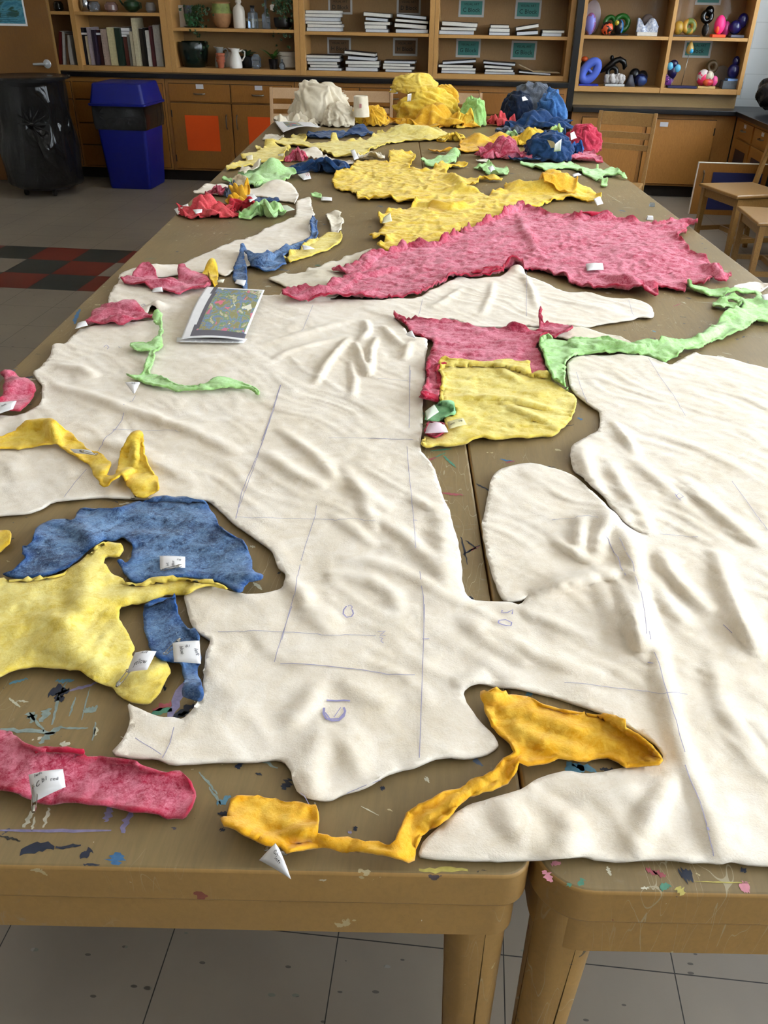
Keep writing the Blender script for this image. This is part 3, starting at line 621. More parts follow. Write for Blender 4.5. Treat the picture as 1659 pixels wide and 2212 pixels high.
MAIN = ([(-60, 1128), (0, 1114), (61, 1111), (94, 1099), (113, 1085), (160, 1080), (213, 1075.6), (287, 1078), (320, 1080.5), (380, 1079), (443, 1080.5), (459, 1088), (484, 1113), (508, 1134), (533, 1152), (570, 1179), (588, 1191), (594, 1212), (602.5, 1230), (618, 1240), (617, 1265), (607, 1275), (574, 1283), (541, 1287), (504, 1281), (471, 1271), (443, 1266), (418, 1271), (397, 1287.5), (404, 1322), (414, 1351), (430, 1369.5), (454, 1382), (454, 1388), (443, 1417), (442, 1453), (438.6, 1494.5), (434, 1512), (415, 1537.5), (396, 1558), (373, 1553.6), (348, 1554), (322, 1544), (297, 1531), (274, 1521.5), (280, 1550), (276, 1580), (263, 1605), (238, 1630), (291, 1639), (337.5, 1639), (371, 1652), (422, 1650.5), (485, 1646), (548.5, 1647.6), (591, 1643), (612, 1645.5), (629, 1664.5), (633, 1692), (645.6, 1715), (667, 1726.5), (699, 1732), (716.5, 1730), (739, 1717), (770, 1710), (797, 1699), (832.5, 1676), (868, 1663), (899, 1658.6), (935, 1643), (966, 1636), (1011, 1641), (1047, 1634), (1073, 1618), (1079, 1612), (1064.5, 1589), (1033, 1560), (1011, 1529), (1000, 1496), (1015, 1482), (1038, 1476.6), (1069, 1485), (1110, 1487), (1152, 1497), (1202, 1508), (1248, 1524), (1312, 1547), (1353, 1568), (1389.5, 1590.5), (1421.5, 1613), (1435, 1641), (1412, 1654.6), (1357.5, 1661), (1312, 1670.6), (1266, 1676), (1225, 1666), (1193, 1675), (1156, 1686.6), (1129, 1705), (1092, 1721), (1055.5, 1730), (1014, 1741.5), (987, 1757.5), (955, 1785), (927.5, 1808), (909, 1826), (902, 1849), (927, 1855), (991.5, 1858), (1097, 1862), (1156, 1859), (1220, 1853.6), (1266, 1851), (1289, 1859), (1339, 1863.6), (1385, 1859), (1449, 1856), (1504, 1865), (1559, 1867), (1577, 1860), (1604.5, 1867), (1659, 1871), (1740, 1868), (1760, 1700), (1790, 1400), (1800, 1100), (1790, 900), (1740, 815), (1659, 799), (1625.6, 791), (1598.6, 782.6), (1571.7, 776), (1538, 771), (1511, 769), (1501, 763), (1481, 774), (1460.5, 784), (1447, 793), (1430, 784), (1403, 776), (1383, 771), (1349, 769), (1289, 770), (1255, 772.5), (1235, 776), (1224, 786), (1226, 809.5), (1230, 836.5), (1248, 858), (1275, 878.6), (1294, 890), (1296, 900), (1296, 923), (1289, 936.6), (1266, 946), (1234, 968), (1233, 991.5), (1238.5, 1019), (1259, 1030), (1280, 1053), (1307, 1076), (1316, 1094.5), (1332, 1108), (1348, 1129), (1376, 1149), (1396, 1158), (1374, 1153), (1344, 1133), (1328, 1112), (1312, 1099), (1302.6, 1087.6), (1284, 1069), (1261, 1046), (1238.5, 1030), (1216, 1020), (1179, 1010), (1152, 1003), (1129, 1004), (1101, 1010), (1078, 1016.7), (1062, 1033), (1055.5, 1060), (1051, 1092), (1041, 1129), (1042, 1161), (1051, 1202), (1065, 1248), (1076, 1280), (1083, 1297), (1101, 1301), (1133, 1297), (1146, 1284), (1124, 1311), (1101, 1304), (1060, 1302), (1019, 1300), (1005, 1287), (996, 1261), (995, 1220), (989, 1174.5), (978, 1142.5), (973, 1110), (959.5, 1083), (948, 1046), (936.6, 1010), (918, 987), (909, 978), (909, 955), (914, 919), (912.6, 891.5), (914, 861), (918.6, 816), (918.6, 771), (923, 753), (920, 738), (900.5, 735), (882.5, 727), (873.4, 710.7), (858, 696), (846, 689.6), (891.5, 692.6), (921.7, 695.6), (949, 697), (967, 689.6), (982, 691), (1006, 703), (1030, 707.7), (1071, 709), (1144, 708.5), (1201, 707.5), (1262, 709), (1299, 702), (1336, 698), (1363, 693), (1383, 688), (1403, 691), (1413, 685), (1407, 661), (1359, 648.5), (1329, 647), (1302, 644), (1272, 631), (1238, 636), (1211, 631), (1174, 612), (1137, 601), (1120, 580), (1100, 590), (1085, 598), (1060, 603), (1030, 607), (1012, 605), (991, 599), (975, 608), (960, 617), (930, 630), (900, 648), (850, 650), (800, 650), (700, 650), (620, 640), (572, 640), (520, 634), (443, 628), (400, 622), (340, 618), (290, 612), (258, 605), (254, 617), (246.6, 620.6), (243, 633.6), (237, 637), (233.6, 661.7), (220.5, 661.7), (218.6, 675), (300, 685), (318, 678), (328, 668), (340, 672), (346, 690), (300, 700), (179, 708), (149.5, 738), (144, 747.6), (116, 747.6), (112, 768), (101, 783), (88, 796), (71, 809), (78.5, 820.5), (91.6, 834.7), (91.6, 854), (88, 876.5), (71, 886), (48.6, 897), (22.4, 902.7), (0, 899), (-60, 905), (-95, 1000)])
def S(x0, y0, s, t): return PP(x0, y0, s, t)
RD = [(S(0, 600, 2.676, '290,610 500,670 700,740 1100,870 1380,1010'), .012, .016), (S(0, 600, 2.676, '330,510 450,520 560,570'), .010, .014), (S(0, 600, 2.676, '400,900 700,960 900,1050 1150,1190'), .006, .018),
 (S(560, 560, 3.318, '650,550 560,650 470,760 400,890'), .012, .009), (S(560, 560, 3.318, '640,540 400,600 200,660 60,740'), .005, .012), (S(560, 560, 3.318, '690,590 730,700 780,830'), .013, .008), (S(560, 560, 3.318, '850,550 800,650 790,830'), .012, .008), (S(560, 560, 3.318, '760,430 780,520 720,580'), .010, .009), (S(560, 560, 3.318, '650,720 680,860 665,990'), .008, .008), (S(560, 560, 3.318, '880,470 980,590 1060,640'), .010, .010), (S(560, 560, 3.318, '700,420 450,490 200,560 0,600'), .005, .016),
 (S(560, 560, 3.318, '1080,600 1050,680 1030,720'), .009, .010),
 (S(500, 800, 2.765, '270,330 400,420 560,540 610,650'), .009, .012), (S(500, 800, 2.765, '200,470 350,580 560,690'), .010, .016), (S(500, 800, 2.765, '660,560 760,680 880,780 960,830'), .008, .012), (S(500, 800, 2.765, '720,640 800,780 860,940'), .007, .014), (S(500, 800, 2.765, '600,850 720,920 860,1040'), .006, .012), (S(500, 800, 2.765, '880,860 1060,990 1270,1200'), .009, .014), (S(500, 800, 2.765, '640,1130 900,1130 1150,1250 1400,1400'), .006, .014), (S(500, 800, 2.765, '560,1210 820,1230 960,1310 1010,1440'), .008, .014), (S(500, 800, 2.765, '1060,740 1180,800 1290,830'), .007, .010), (S(500, 800, 2.765, '300,1230 420,1310 460,1420'), .009, .012), (S(500, 800, 2.765, '400,1400 560,1430 640,1500'), .005, .010), (S(500, 800, 2.765, '1240,830 1260,1000 1300,1300'), .009, .02),
 (S(900, 900, 2.1858, '930,20 1000,110 1040,180'), .008, .010), (S(900, 900, 2.1858, '980,150 1150,300 1290,420 1430,480'), .006, .016), (S(900, 900, 2.1858, '1240,270 1400,420 1550,540 1659,640'), .009, .016), (S(900, 900, 2.1858, '1150,610 1200,720 1300,830 1400,920'), .013, .014), (S(900, 900, 2.1858, '1410,610 1470,790 1560,980 1640,1090'), .012, .014), (S(900, 900, 2.1858, '930,470 1000,560 1050,800 1100,1093'), .014, .018), (S(900, 900, 2.1858, '540,830 700,770 850,730 1010,710'), .016, .014), (S(900, 900, 2.1858, '640,570 760,640 860,690'), .007, .012), (S(900, 900, 2.1858, '930,720 1000,880 1060,1090'), .012, .014), (S(900, 900, 2.1858, '780,450 770,540 760,640'), .010, .012), (S(900, 900, 2.1858, '910,440 860,560 850,680'), .009, .012), (S(900, 900, 2.1858, '850,740 900,850 960,1000'), .008, .016), (S(900, 900, 2.1858, '780,160 800,240 850,330 900,400'), .010, .014), (S(900, 900, 2.1858, '900,180 960,300 1060,440 1110,560'), .007, .012), (S(900, 900, 2.1858, '500,900 640,960 860,1050'), .006, .012),
 (S(900, 900, 2.1858, '1100,60 1300,130 1500,220 1700,300'), .004, .016), (S(900, 900, 2.1858, '1100,720 1180,860 1290,1000'), .010, .016),
 (S(900, 1300, 2.1858, '1070,0 1130,200 1190,450 1240,650 1320,850 1440,1200'), .009, .012), (S(900, 1300, 2.1858, '1010,0 1040,130 1075,280'), .010, .012), (S(900, 1300, 2.1858, '230,60 420,170 700,280 900,340'), .006, .016), (S(900, 1300, 2.1858, '1500,0 1560,140 1620,250'), .010, .012), (S(900, 1300, 2.1858, '1400,240 1430,430 1500,560 1620,760'), .006, .014), (S(900, 1300, 2.1858, '1240,750 1160,900 1060,1080 1010,1200'), .009, .012), (S(900, 1300, 2.1858, '380,930 450,1040 540,1160'), .007, .016), (S(900, 1300, 2.1858, '720,960 730,1080 660,1220'), .008, .016), (S(900, 1300, 2.1858, '1450,900 1440,1050 1470,1200'), .006, .02), (S(900, 1300, 2.1858, '640,840 900,900 1180,860'), .005, .02), (S(900, 1300, 2.1858, '1230,540 1450,520 1659,560'), .005, .014), (S(900, 1300, 2.1858, '200,60 330,180 560,290'), .005, .012), (S(900, 1300, 2.1858, '170,380 240,360 340,330'), .007, .012),
 (S(200, 1200, 2.37, '1170,640 1080,760 980,880'), .006, .014), (S(200, 1200, 2.37, '1180,860 1130,1000 1060,1130'), .007, .018), (S(200, 1200, 2.37, '1270,860 1330,1000 1390,1120'), .006, .018), (S(200, 1200, 2.37, '1260,620 1400,700 1560,760'), .005, .016), (S(200, 1200, 2.37, '1040,270 1130,300 1250,400'), .005, .014), (S(200, 1200, 2.37, '1100,1080 1130,1180 1150,1230'), .006, .012),
 ([(1130, 592), (1150, 630), (1160, 665)], .008, .010), ([(1000, 620), (960, 650), (930, 665)], .006, .012), ([(1065, 605), (1060, 640), (1040, 680)], .006, .01), ([(1180, 640), (1240, 655), (1310, 668)], .005, .01),
 ([(100, 990), (230, 960)], 0, .01)]
main = felt('fabric_piece', 'huge cream pattern piece spread over both tables with pencilled grid lines and letters', 'fabric', MAIN, WHITE, res=.007, wr=(.0035, .11), fold=(.004, .045, -.75), edge=(.003, .012), thick=.004, jit=.0012, micro=.0008,
 lifts=[(1118, 592, .035, .022), (1330, 1120, .05, .02, .03, 30), (1120, 1306, .001, .001), (1245, 975, .04, .010), (910, 745, .05, .014), (110, 755, .05, .008), (340, 670, .02, .02)], ridges=[r for r in RD if r[1] > 0], seed=3)
pl = [S(900, 1300, 2.1858, '38,0 32,200 25,400 18,600 12,760'), S(500, 800, 2.765, '1068,0 1060,340'), S(500, 800, 2.765, '1048,450 1060,600 1085,840 1100,1050'), S(500, 800, 2.765, '1125,1200 1148,1350 1150,1500'), (S(500, 800, 2.765, '295,85 245,250 180,440 110,600 60,720 25,880'), .0018), S(500, 800, 2.765, '580,397 760,400 920,405 1060,407 1085,408'), S(500, 800, 2.765, '20,870 300,876 600,882 860,885'), (S(500, 800, 2.765, '1085,888 1110,889'), .003), S(500, 800, 2.765, '508,795 500,860 480,920 440,1040 415,1130'), S(500, 800, 2.765, '410,1150 380,1300 340,1450 300,1600'),
 S(200, 1200, 2.37, '1020,250 980,370 945,480 930,530'), S(200, 1200, 2.37, '640,380 820,378 1000,386 1200,395 1450,402'), (S(200, 1200, 2.37, '960,540 1150,552 1330,572 1500,592 1650,608'), .002), S(200, 1200, 2.37, '415,870 395,950 372,1000 355,1028'), S(200, 1200, 2.37, '180,900 260,955 350,1010'), S(200, 1200, 2.37, '1300,1210 1400,1165 1480,1140'), S(200, 1200, 2.37, '1060,1200 1110,1235'),
 S(0, 600, 2.676, '1620,620 1570,780 1520,930 1470,1080 1380,1320'), (S(0, 600, 2.676, '718,740 705,820 665,875 600,940 560,1005'), .002), (S(0, 600, 2.676, '650,878 668,874'), .005), S(0, 600, 2.676, '785,680 752,735'), S(0, 600, 2.676, '500,1100 430,1180 370,1260'), S(0, 600, 2.676, '670,872 900,880 1100,865'),
 S(560, 560, 3.318, '385,330 350,420 305,525'), S(560, 560, 3.318, '1170,290 1150,380 1140,410'), S(560, 560, 3.318, '150,900 100,1060 60,1180 15,1300'), S(560, 560, 3.318, '850,855 960,862 1065,865'), S(560, 560, 3.318, '640,1275 900,1280 1105,1285'), S(560, 560, 3.318, '1080,760 1078,960 1074,1210'),
 S(1100, 540, 2.968, '108,140 110,290 110,430'), S(1100, 540, 2.968, '765,325 780,380 800,430'), S(1100, 540, 2.968, '890,695 960,800 1040,910 1130,1060'), S(1100, 540, 2.968, '430,780 460,880 500,980'),
 (S(900, 900, 2.1858, '895,555 930,620 950,665 962,705 985,715 988,740'), .0022), S(900, 900, 2.1858, '960,560 1020,680 1060,860 1100,1060'), S(900, 900, 2.1858, '640,480 760,470 900,460'), S(900, 900, 2.1858, '1150,550 1330,560'), S(900, 900, 2.1858, '1490,300 1659,530'),
 S(900, 1300, 2.1858, '1100,130 1160,340 1210,500 1270,700'), S(900, 1300, 2.1858, '1270,760 1340,930 1380,1060 1410,1180'), (S(900, 1300, 2.1858, '1376,1050 1384,1066'), .004), (S(900, 1300, 2.1858, '1095,272 1120,278'), .003), (S(900, 1300, 2.1858, '28,168 60,166'), .0025), S(900, 1300, 2.1858, '700,370 1000,405 1280,430')]
marks(main, pl)
# pencilled letters
LT = [(S(200, 1200, 2.37, '1300,250 1285,270 1283,295 1300,308 1325,305 1335,290 1330,270'), .003), (S(200, 1200, 2.37, '1308,250 1318,245 1330,255 1322,270 1335,275'), .002),
 (S(200, 1200, 2.37, '1185,770 1182,800 1195,825 1225,838 1260,835 1285,815 1293,790 1285,770'), .0045), (S(200, 1200, 2.37, '1198,732 1250,736 1318,730'), .004), (S(200, 1200, 2.37, '1190,795 1215,828 1262,826 1288,800'), .003), (S(200, 1200, 2.37, '1270,770 1235,820'), .0015),
 (S(900, 900, 2.1858, '385,970 445,985 450,965 420,955 390,955 385,970'), .003), (S(900, 900, 2.1858, '405,905 402,918 430,918 455,906 452,925'), .0028),
 (S(0, 600, 2.676, '600,405 615,390 630,405 620,415'), .002), (S(0, 600, 2.676, '685,400 695,408 705,402'), .002), (S(0, 600, 2.676, '815,165 830,150 842,165 828,180 815,165'), .002),
 (S(900, 900, 2.1858, '1220,360 1240,385 1260,375 1240,360 1225,370 1250,392'), .0018), (S(900, 900, 2.1858, '1450,975 1475,990 1500,985'), .0018), (S(200, 1200, 2.37, '1460,380 1500,378 1470,400 1500,402'), .0015), (S(200, 1200, 2.37, '1468,410 1485,415 1475,430 1490,440'), .0015)]
marks(main, LT, 'pencilled_letter', plain('#9a94bd', .9))
# ---------------------------------------------------------------- left and near pieces
GR = 'felt pieces laid on the tables'
bigblue = felt('felt_piece', 'large mottled blue felt piece below the cream panel on the left table', 'felt', S(0, 1060, 2.4397,
 '18,445 40,432 70,415 100,380 130,350 110,330 118,290 150,285 165,265 180,215 215,185 260,165 330,155 390,160 400,135 430,90 500,95 620,98 700,70 800,45 870,33 905,45 970,38 1040,45 1085,50 1095,80 1140,150 1155,180 1195,210 1245,240 1290,265 1305,300 1320,360 1330,435 1378,450 1372,465 1320,470 1290,500 1275,540 1240,538 1190,500 1150,478 1060,465 960,455 880,465 800,470 725,490 690,480 660,440 640,400 612,362 640,365 670,385 695,350 695,300 680,270 650,242 600,270 540,262 480,300 420,360 350,410 280,440 180,460 90,462 45,455'), BLUE,
 res=.006, wr=(.006, .07), fold=(.006, .035, -.35), edge=(.010, .010), lifts=[(550, 1248, .02, .014), (205, 1185, .015, .012, .09, 40), (530, 1280, .02, .010)], jit=.0018)
paper_tag(bigblue, [(345, 1201), (400, 1203), (400, 1227), (346, 1229)], [('B2', .78, .35, .16, pi), ('Blue', .58, .75, .16, pi/2), ('left', .35, .8, .15, pi/2)], tsize=1, lift=.005)
pin(bigblue, (352, 1231), (385, 1223), z=.009)
byel = felt('felt_piece', 'large pale yellow felt piece shaped like a hide, overlapping the mottled blue felt', 'felt', [(-70, 1262), (-50, 1440)] + S(0, 1060, 2.4397,
 '-60,1010 0,985 60,950 140,930 240,928 300,935 360,940 420,945 460,975 500,1000 560,1030 600,1045 612,1075 640,1090 680,1115 740,1125 790,1120 815,1095 850,1050 880,990 893,955 870,905 850,890 810,885 770,930 720,905 690,870 700,840 690,800 650,730 620,680 625,620 680,600 740,600 820,570 880,545 960,553 1010,540 1040,515 1100,500 1160,512 1210,518 1180,495 1130,480 1060,468 1000,460 930,450 860,460 790,462 730,490 660,475 610,460 580,440 560,400 540,390 560,345 620,352 655,320 650,285 600,285 560,272 540,265 500,290 460,350 420,390 350,425 280,445 200,455 100,462 0,470'), YPALE,
 res=.006, wr=(.010, .07), fold=(.003, .05, .6), edge=(.004, .012), lifts=[(60, 1310, .12, .008), (200, 1400, .08, .004)], ridges=[(S(0, 1060, 2.4397, '200,640 330,700 430,830 560,980'), .012, .02), (S(0, 1060, 2.4397, '470,350 440,500 420,620 300,700'), .010, .02), (S(0, 1060, 2.4397, '640,1010 720,960 800,950 870,900'), .014, .01), (S(0, 1060, 2.4397, '150,760 250,780 420,900'), .008, .02), (S(0, 1060, 2.4397, '400,540 560,600 680,560 860,500'), .006, .02)], thick=.004, jit=.0016, micro=.0028)
paper_tag(byel, [(292, 1410), (338, 1407), (318, 1447), (274, 1453)], [('left', .55, .3, .24, .12), ('yellow', .55, .8, .22, .12)], zs=(.03, .034, .02, .012), bend=.008)
pin(byel, (276, 1452), (257, 1476), z=.022)
sm = felt('felt_piece', 'small mottled blue felt piece below the arm of the pale yellow hide', 'felt', S(0, 1060, 2.4397,
 '762,595 800,575 850,562 900,560 928,546 930,600 935,650 960,690 1000,725 1035,730 1055,765 1050,800 1060,870 1060,910 1045,930 1045,1000 1065,1020 1065,1100 1040,1105 1000,1095 965,1070 985,1020 960,960 955,910 900,905 840,890 790,840 770,770 755,720 755,650'), BLUE, res=.005, wr=(.005, .05), edge=(.008, .010), lifts=[(415, 1488, .012, .018, .03, 80), (425, 1505, .02, .015), (385, 1300, .015, .012)], jit=.0016)
paper_tag(sm, [(373, 1389), (431, 1384), (434, 1434), (376, 1430)], [('left', .82, .55, .2, -1.35), ('B1', .55, .4, .17, 0), ('blue', .27, .5, .2, -1.45)], zs=(.012, .016, .012, .01))
pin(sm, (359, 1411), (384, 1385), z=.012)
corner = felt('felt_piece', 'yellow felt corner cut off by the left edge of the photo beside the blue felt', 'felt', [(-60, 1150), (0, 1149), (14, 1146), (27, 1149), (24, 1170), (8, 1185), (0, 1194), (-60, 1220)], YMID, wr=(.004, .05), edge=(.006, .01))
redlong = felt('felt_piece', 'long rounded red felt piece near the front left edge of the table', 'felt', [(-70, 1582), (-70, 1700)] + S(0, 1540, 2.37,
 '0,395 60,405 130,430 200,462 280,468 340,455 430,470 520,470 600,488 660,505 720,512 800,515 850,545 890,545 950,543 985,500 1005,440 1000,390 975,340 935,315 880,305 800,285 720,262 690,240 600,225 500,218 440,215 435,190 380,185 300,185 200,178 140,155 80,125 60,110 55,90 40,105 0,98'), RED,
 res=.005, wr=(.004, .04), fold=(.003, .03, .3), edge=(.012, .007), curl=.004, thick=.004, micro=.0026, lifts=[(120, 1640, .05, .010)], jit=.002)
DRED = felt_mat('deep_red_felt', '#b01233', '#c8294a', '#9c0a28', 20, 240)
felt('turned_edge', None, None, S(0, 1540, 2.37, '180,192 200,180 300,185 380,187 432,192 430,212 415,220 360,210 260,205 200,205 170,212'), DRED, res=.005, wr=(.002, .03), edge=(.003, .01), parent=redlong)
paper_tag(redlong, [(62, 1674), (136, 1662), (142, 1700), (72, 1734)], [('left', .28, .22, .2, .15), ('C b1', .35, .62, .2, .15), ('red', .72, .66, .17, .1)], zs=(.012, .02, .02, .008), bend=.008)
pin(redlong, (76, 1700), (73, 1745), z=.020)
gold = felt('felt_piece', 'golden felt piece with a square end, narrow neck and broad leaf-shaped end near the front', 'felt', S(900, 1300, 2.1858,
 '310,430 345,415 375,410 410,420 425,445 470,445 540,460 640,490 740,515 850,530 940,545 985,560 992,590 1050,620 1110,670 1150,710 1170,745 1150,770 1080,778 990,785 950,760 900,740 860,738 800,755 740,750 670,745 600,765 520,770') + S(440, 1440, 2.2419,
 '1530,465 1500,520 1470,570 1400,605 1330,620 1280,640 1230,680 1180,740 1100,790 1060,820 1040,870 1010,940 980,945 900,925 820,910 760,904 700,896 640,880 590,872 530,882 450,890 400,895 370,870 300,865 220,830 150,795 90,775 75,750 90,740 130,740 105,730 110,690 130,640 160,622 250,628 330,640 420,650 500,670 545,672 558,700 560,760 550,800 600,808 640,828 700,830 750,842 780,858 850,855 910,870 930,840 945,790 980,710 1040,665 1100,640 1160,605 1240,590 1320,545 1400,500 1430,460 1450,435 1500,410') + S(900, 1300, 2.1858, '440,670 390,630 350,590 330,545 318,500'), YDEEP,
 res=.0045, wr=(.0045, .035), fold=(.003, .03, .5), edge=(.009, .006), curl=.003, thick=.0035, jit=.0018, micro=.0028, smooth_it=0,
 lifts=[(1062, 1500, .018, .020), (1350, 1560, .02, .014), (560, 1815, .05, .014, .006, -20), (640, 1808, .03, .014, .006, 20), (500, 1790, .02, .010), (730, 1815, .06, .012, .008, -8), (860, 1815, .010, .014, .03, 10)],
 ridges=[(S(440, 1440, 2.2419, '1460,470 1250,610 1090,720 980,850'), .007, .005), (S(900, 1300, 2.1858, '380,480 560,520 760,590 1000,680'), .008, .014), (S(900, 1300, 2.1858, '440,560 620,660 840,700'), .008, .012), (S(440, 1440, 2.2419, '560,820 700,860 900,900 1000,920'), .008, .005)])
paper_tag(gold, [(595, 1822), (612, 1856), (629, 1899), (560, 1858)], [('C1', .5, .62, .22, .25), ('left', .55, .8, .16, -.3)], zs=(.02, .016, .004, .012), bend=.012)
pin(gold, (579, 1835), (612, 1842), z=.016)
tongue = felt('felt_piece', 'bright yellow felt ribbon twisting over the cream panel at the left edge of the photo', 'felt', [(-60, 945), (-60, 990)][::-1] + S(0, 780, 4.366,
 '0,745 100,700 180,650 260,615 340,600 440,597 530,630 620,665 700,710 740,760 790,800 850,850 930,865 980,900 1020,950 1050,975 1035,1020 1005,1070 1000,1095 1060,1100 1100,1080 1115,1000 1120,920 1150,850 1200,790 1260,745 1310,725 1350,745 1372,800 1365,870 1390,940 1420,1010 1460,1060 1490,1130 1510,1220 1440,1260 1370,1305 1300,1295 1250,1270 1235,1210 1200,1180 1165,1110 1150,1090 1120,1115 1060,1150 1020,1190 980,1200 945,1180 910,1120 870,1060 840,990 790,960 720,910 650,880 580,830 540,800 430,810 330,825 240,835 180,853 140,845 0,845'), YMID,
 res=.005, wr=(.004, .035), edge=(.009, .006), thick=.0035, micro=.0028, lifts=[(90, 925, .10, .025, .02, 0), (118, 940, .015, .02, .04, 20), (298, 955, .03, .045, .03, 60), (230, 1028, .02, .016), (305, 1050, .03, .008)], ridges=[(S(0, 780, 4.366, '450,610 520,700 560,800'), .014, .008), (S(0, 780, 4.366, '990,1100 1080,1120 1180,1040 1260,1000'), .016, .008), (S(0, 780, 4.366, '1280,760 1270,880 1270,1000'), .012, .006)])
paper_tag(tongue, [(151, 970), (196, 973), (208, 984), (162, 979)], [], zs=(.01, .02, .016, .01))
pin(tongue, (207, 982), (178, 975), z=.03)
rl = felt('felt_piece', 'small crumpled red felt piece at the left table edge with a slip of paper', 'felt', S(0, 740, 8.295,
 '25,620 75,600 85,578 170,590 260,600 340,650 450,720 530,750 600,780 615,860 610,960 560,1040 510,1140 430,1230 360,1300 250,1290 150,1280 0,1290 -150,1280 -150,1100 0,1070 60,1030 110,870 130,760 90,680'), RED, res=.006, wr=(.012, .05), edge=(.014, .012), lifts=[(40, 840, .04, .02), (15, 815, .02, .02), (40, 893, .03, .012)])
paper_tag(rl, [(-12, 872), (36, 866), (28, 884), (-12, 898)], [('left', .5, .55, .2, .4)], zs=(.02, .026, .02, .012))
r3 = felt('felt_piece', 'leaf-shaped red felt piece at the left edge beside the end of the green strip', 'felt', S(0, 600, 2.676, '470,285 530,250 545,210 600,195 660,198 720,180 780,182 820,215 870,230 930,243 900,255 830,258 770,280 700,297 640,290 580,285 520,292'), RED, res=.007, wr=(.010, .05), edge=(.012, .012), lifts=[(290, 680, .06, .016), (215, 685, .05, .014), (265, 707, .05, .016, .012, 0)], thick=.005)
paper_tag(r3, [(168, 698), (185, 693), (190, 703), (162, 711)], [], zs=(.01, .016, .012, .004))
r2 = felt('felt_piece', 'long ragged red felt piece lying across the cream panel above the printed map', 'felt', S(240, 380, 5.184, '100,1200 160,1190 260,1165 340,1120 430,1110 500,1140 550,1190 640,1190 740,1190 760,1170 755,1110 800,1085 850,1100 900,1130 960,1125 1020,1140 1080,1180 1110,1230') + S(0, 600, 2.676, '1225,60 1190,95 1130,95 1080,105 1030,125 980,118 930,98 880,90 850,75 790,65 730,52'), RED, res=.007, wr=(.010, .05), edge=(.012, .012), lifts=[(320, 598, .06, .015), (400, 602, .04, .022), (350, 628, .05, .018, .014, 0), (440, 615, .04, .012)], thick=.005)
paper_tag(r2, [(330, 624), (350, 620), (352, 630), (328, 632)], [], zs=(.02, .026, .026, .02))
yb = felt('felt_piece', 'small yellow felt curl at the right end of the ragged red piece', 'felt', S(240, 380, 5.184, '900,1120 960,1110 1040,1110 1100,1080 1140,1050 1190,1090 1205,1150 1195,1220 1160,1250 1130,1240 1110,1190 1060,1140 980,1130'), YMID, res=.006, wr=(.006, .04), edge=(.010, .012), lifts=[(460, 590, .03, .035, .03, 0)])
paper_tag(yb, [(468, 606), (485, 603), (482, 611), (470, 610)], [], mat=plain('#d8d6c0', .7))
gf = felt('felt_piece', 'thin branching green felt strip lying on the cream panel', 'felt', S(0, 600, 2.676,
 '890,262 920,248 945,262 945,320 935,360 942,410 925,440 895,450 900,480 880,520 865,565 900,575 960,595 1010,625 1060,640 1130,640 1200,635 1250,605 1310,600 1380,615 1430,630 1480,645 1510,680 1490,688 1450,655 1390,650 1330,645 1260,655 1180,662 1100,660 1020,670 980,650 900,640 840,630 810,610 760,595 735,575 790,585 825,565 835,520 855,470 870,445 800,447 765,440 750,405 790,398 860,400 905,385 915,350 925,310 900,290'), GREEN, res=.0045, wr=(.006, .025), edge=(.008, .006), micro=.003, lifts=[(348, 700, .03, .02), (345, 750, .02, .012, .04, 0), (470, 828, .06, .010)], thick=.005)
paper_tag(gf, [(270, 826), (303, 826), (291, 850), (288, 850)], [('left', .55, .3, .25, 0)], zs=(.006, .01, .006, .006))
br = felt('felt_piece', 'thin blue felt ribbon with a standing loop beside the cream strip', 'felt', S(340, 370, 3.77,
 '1255,385 1280,380 1305,430 1300,490 1315,530 1290,570 1240,600 1200,620 1130,660 1080,690 1020,720 1060,765 1000,800 930,830 850,825 790,810 750,770 714,712 706,706 710,740 725,800 735,880 730,975 705,975 690,940 640,910 612,870 620,820 650,760 680,695 700,685 722,696 790,750 870,755 920,725 990,675 1080,630 1160,605 1210,585 1248,545 1252,500 1240,450'), BLUE, res=.006, wr=(.006, .04), edge=(.012, .012), lifts=[(524, 556, .012, .03, .05, -20), (670, 500, .02, .02, .06, 0), (575, 580, .05, .016, .015, 20)], thick=.005)
paper_tag(br, [(511, 604), (532, 606), (527, 618), (507, 612)], [], zs=(.012, .012, .01, .01))
ys = felt('felt_piece', 'pale yellow felt strip beside the blue ribbon, a torn slip at its left end', 'felt', S(340, 370, 3.77, '1000,720 1060,715 1080,680 1150,660 1200,610 1250,590 1320,555 1380,520 1450,520 1490,508 1508,540 1495,580 1430,630 1370,650 1310,665 1240,695 1180,710 1100,745 1075,755'), YPALE, res=.007, wr=(.008, .05), edge=(.010, .012), thick=.005)
paper_tag(ys, [(652, 529), (671, 533), (680, 538), (655, 540)], [], zs=(.02, .02, .012, .012))
cs = felt('fabric_piece', 'small torn cream scrap standing beside the end of the pale yellow strip', 'fabric', S(640, 380, 6.381, '410,525 510,540 625,550 600,615 665,640 640,700 605,790 490,800 470,690 410,620'), CREAM, res=.006, wr=(.010, .05), edge=(.012, .015), lifts=[(730, 470, .03, .02)])
gs = felt('felt_piece', 'tiny green scrap with a white paper slip behind the blue ribbon', 'felt', S(640, 380, 6.381, '200,305 240,280 310,285 350,295 350,325 280,322 220,315'), GREEN, res=.007, wr=(.012, .04), edge=(.01, .01))
paper_tag(gs, [(694, 425), (717, 427), (717, 434), (694, 433)], [], lift=.01)
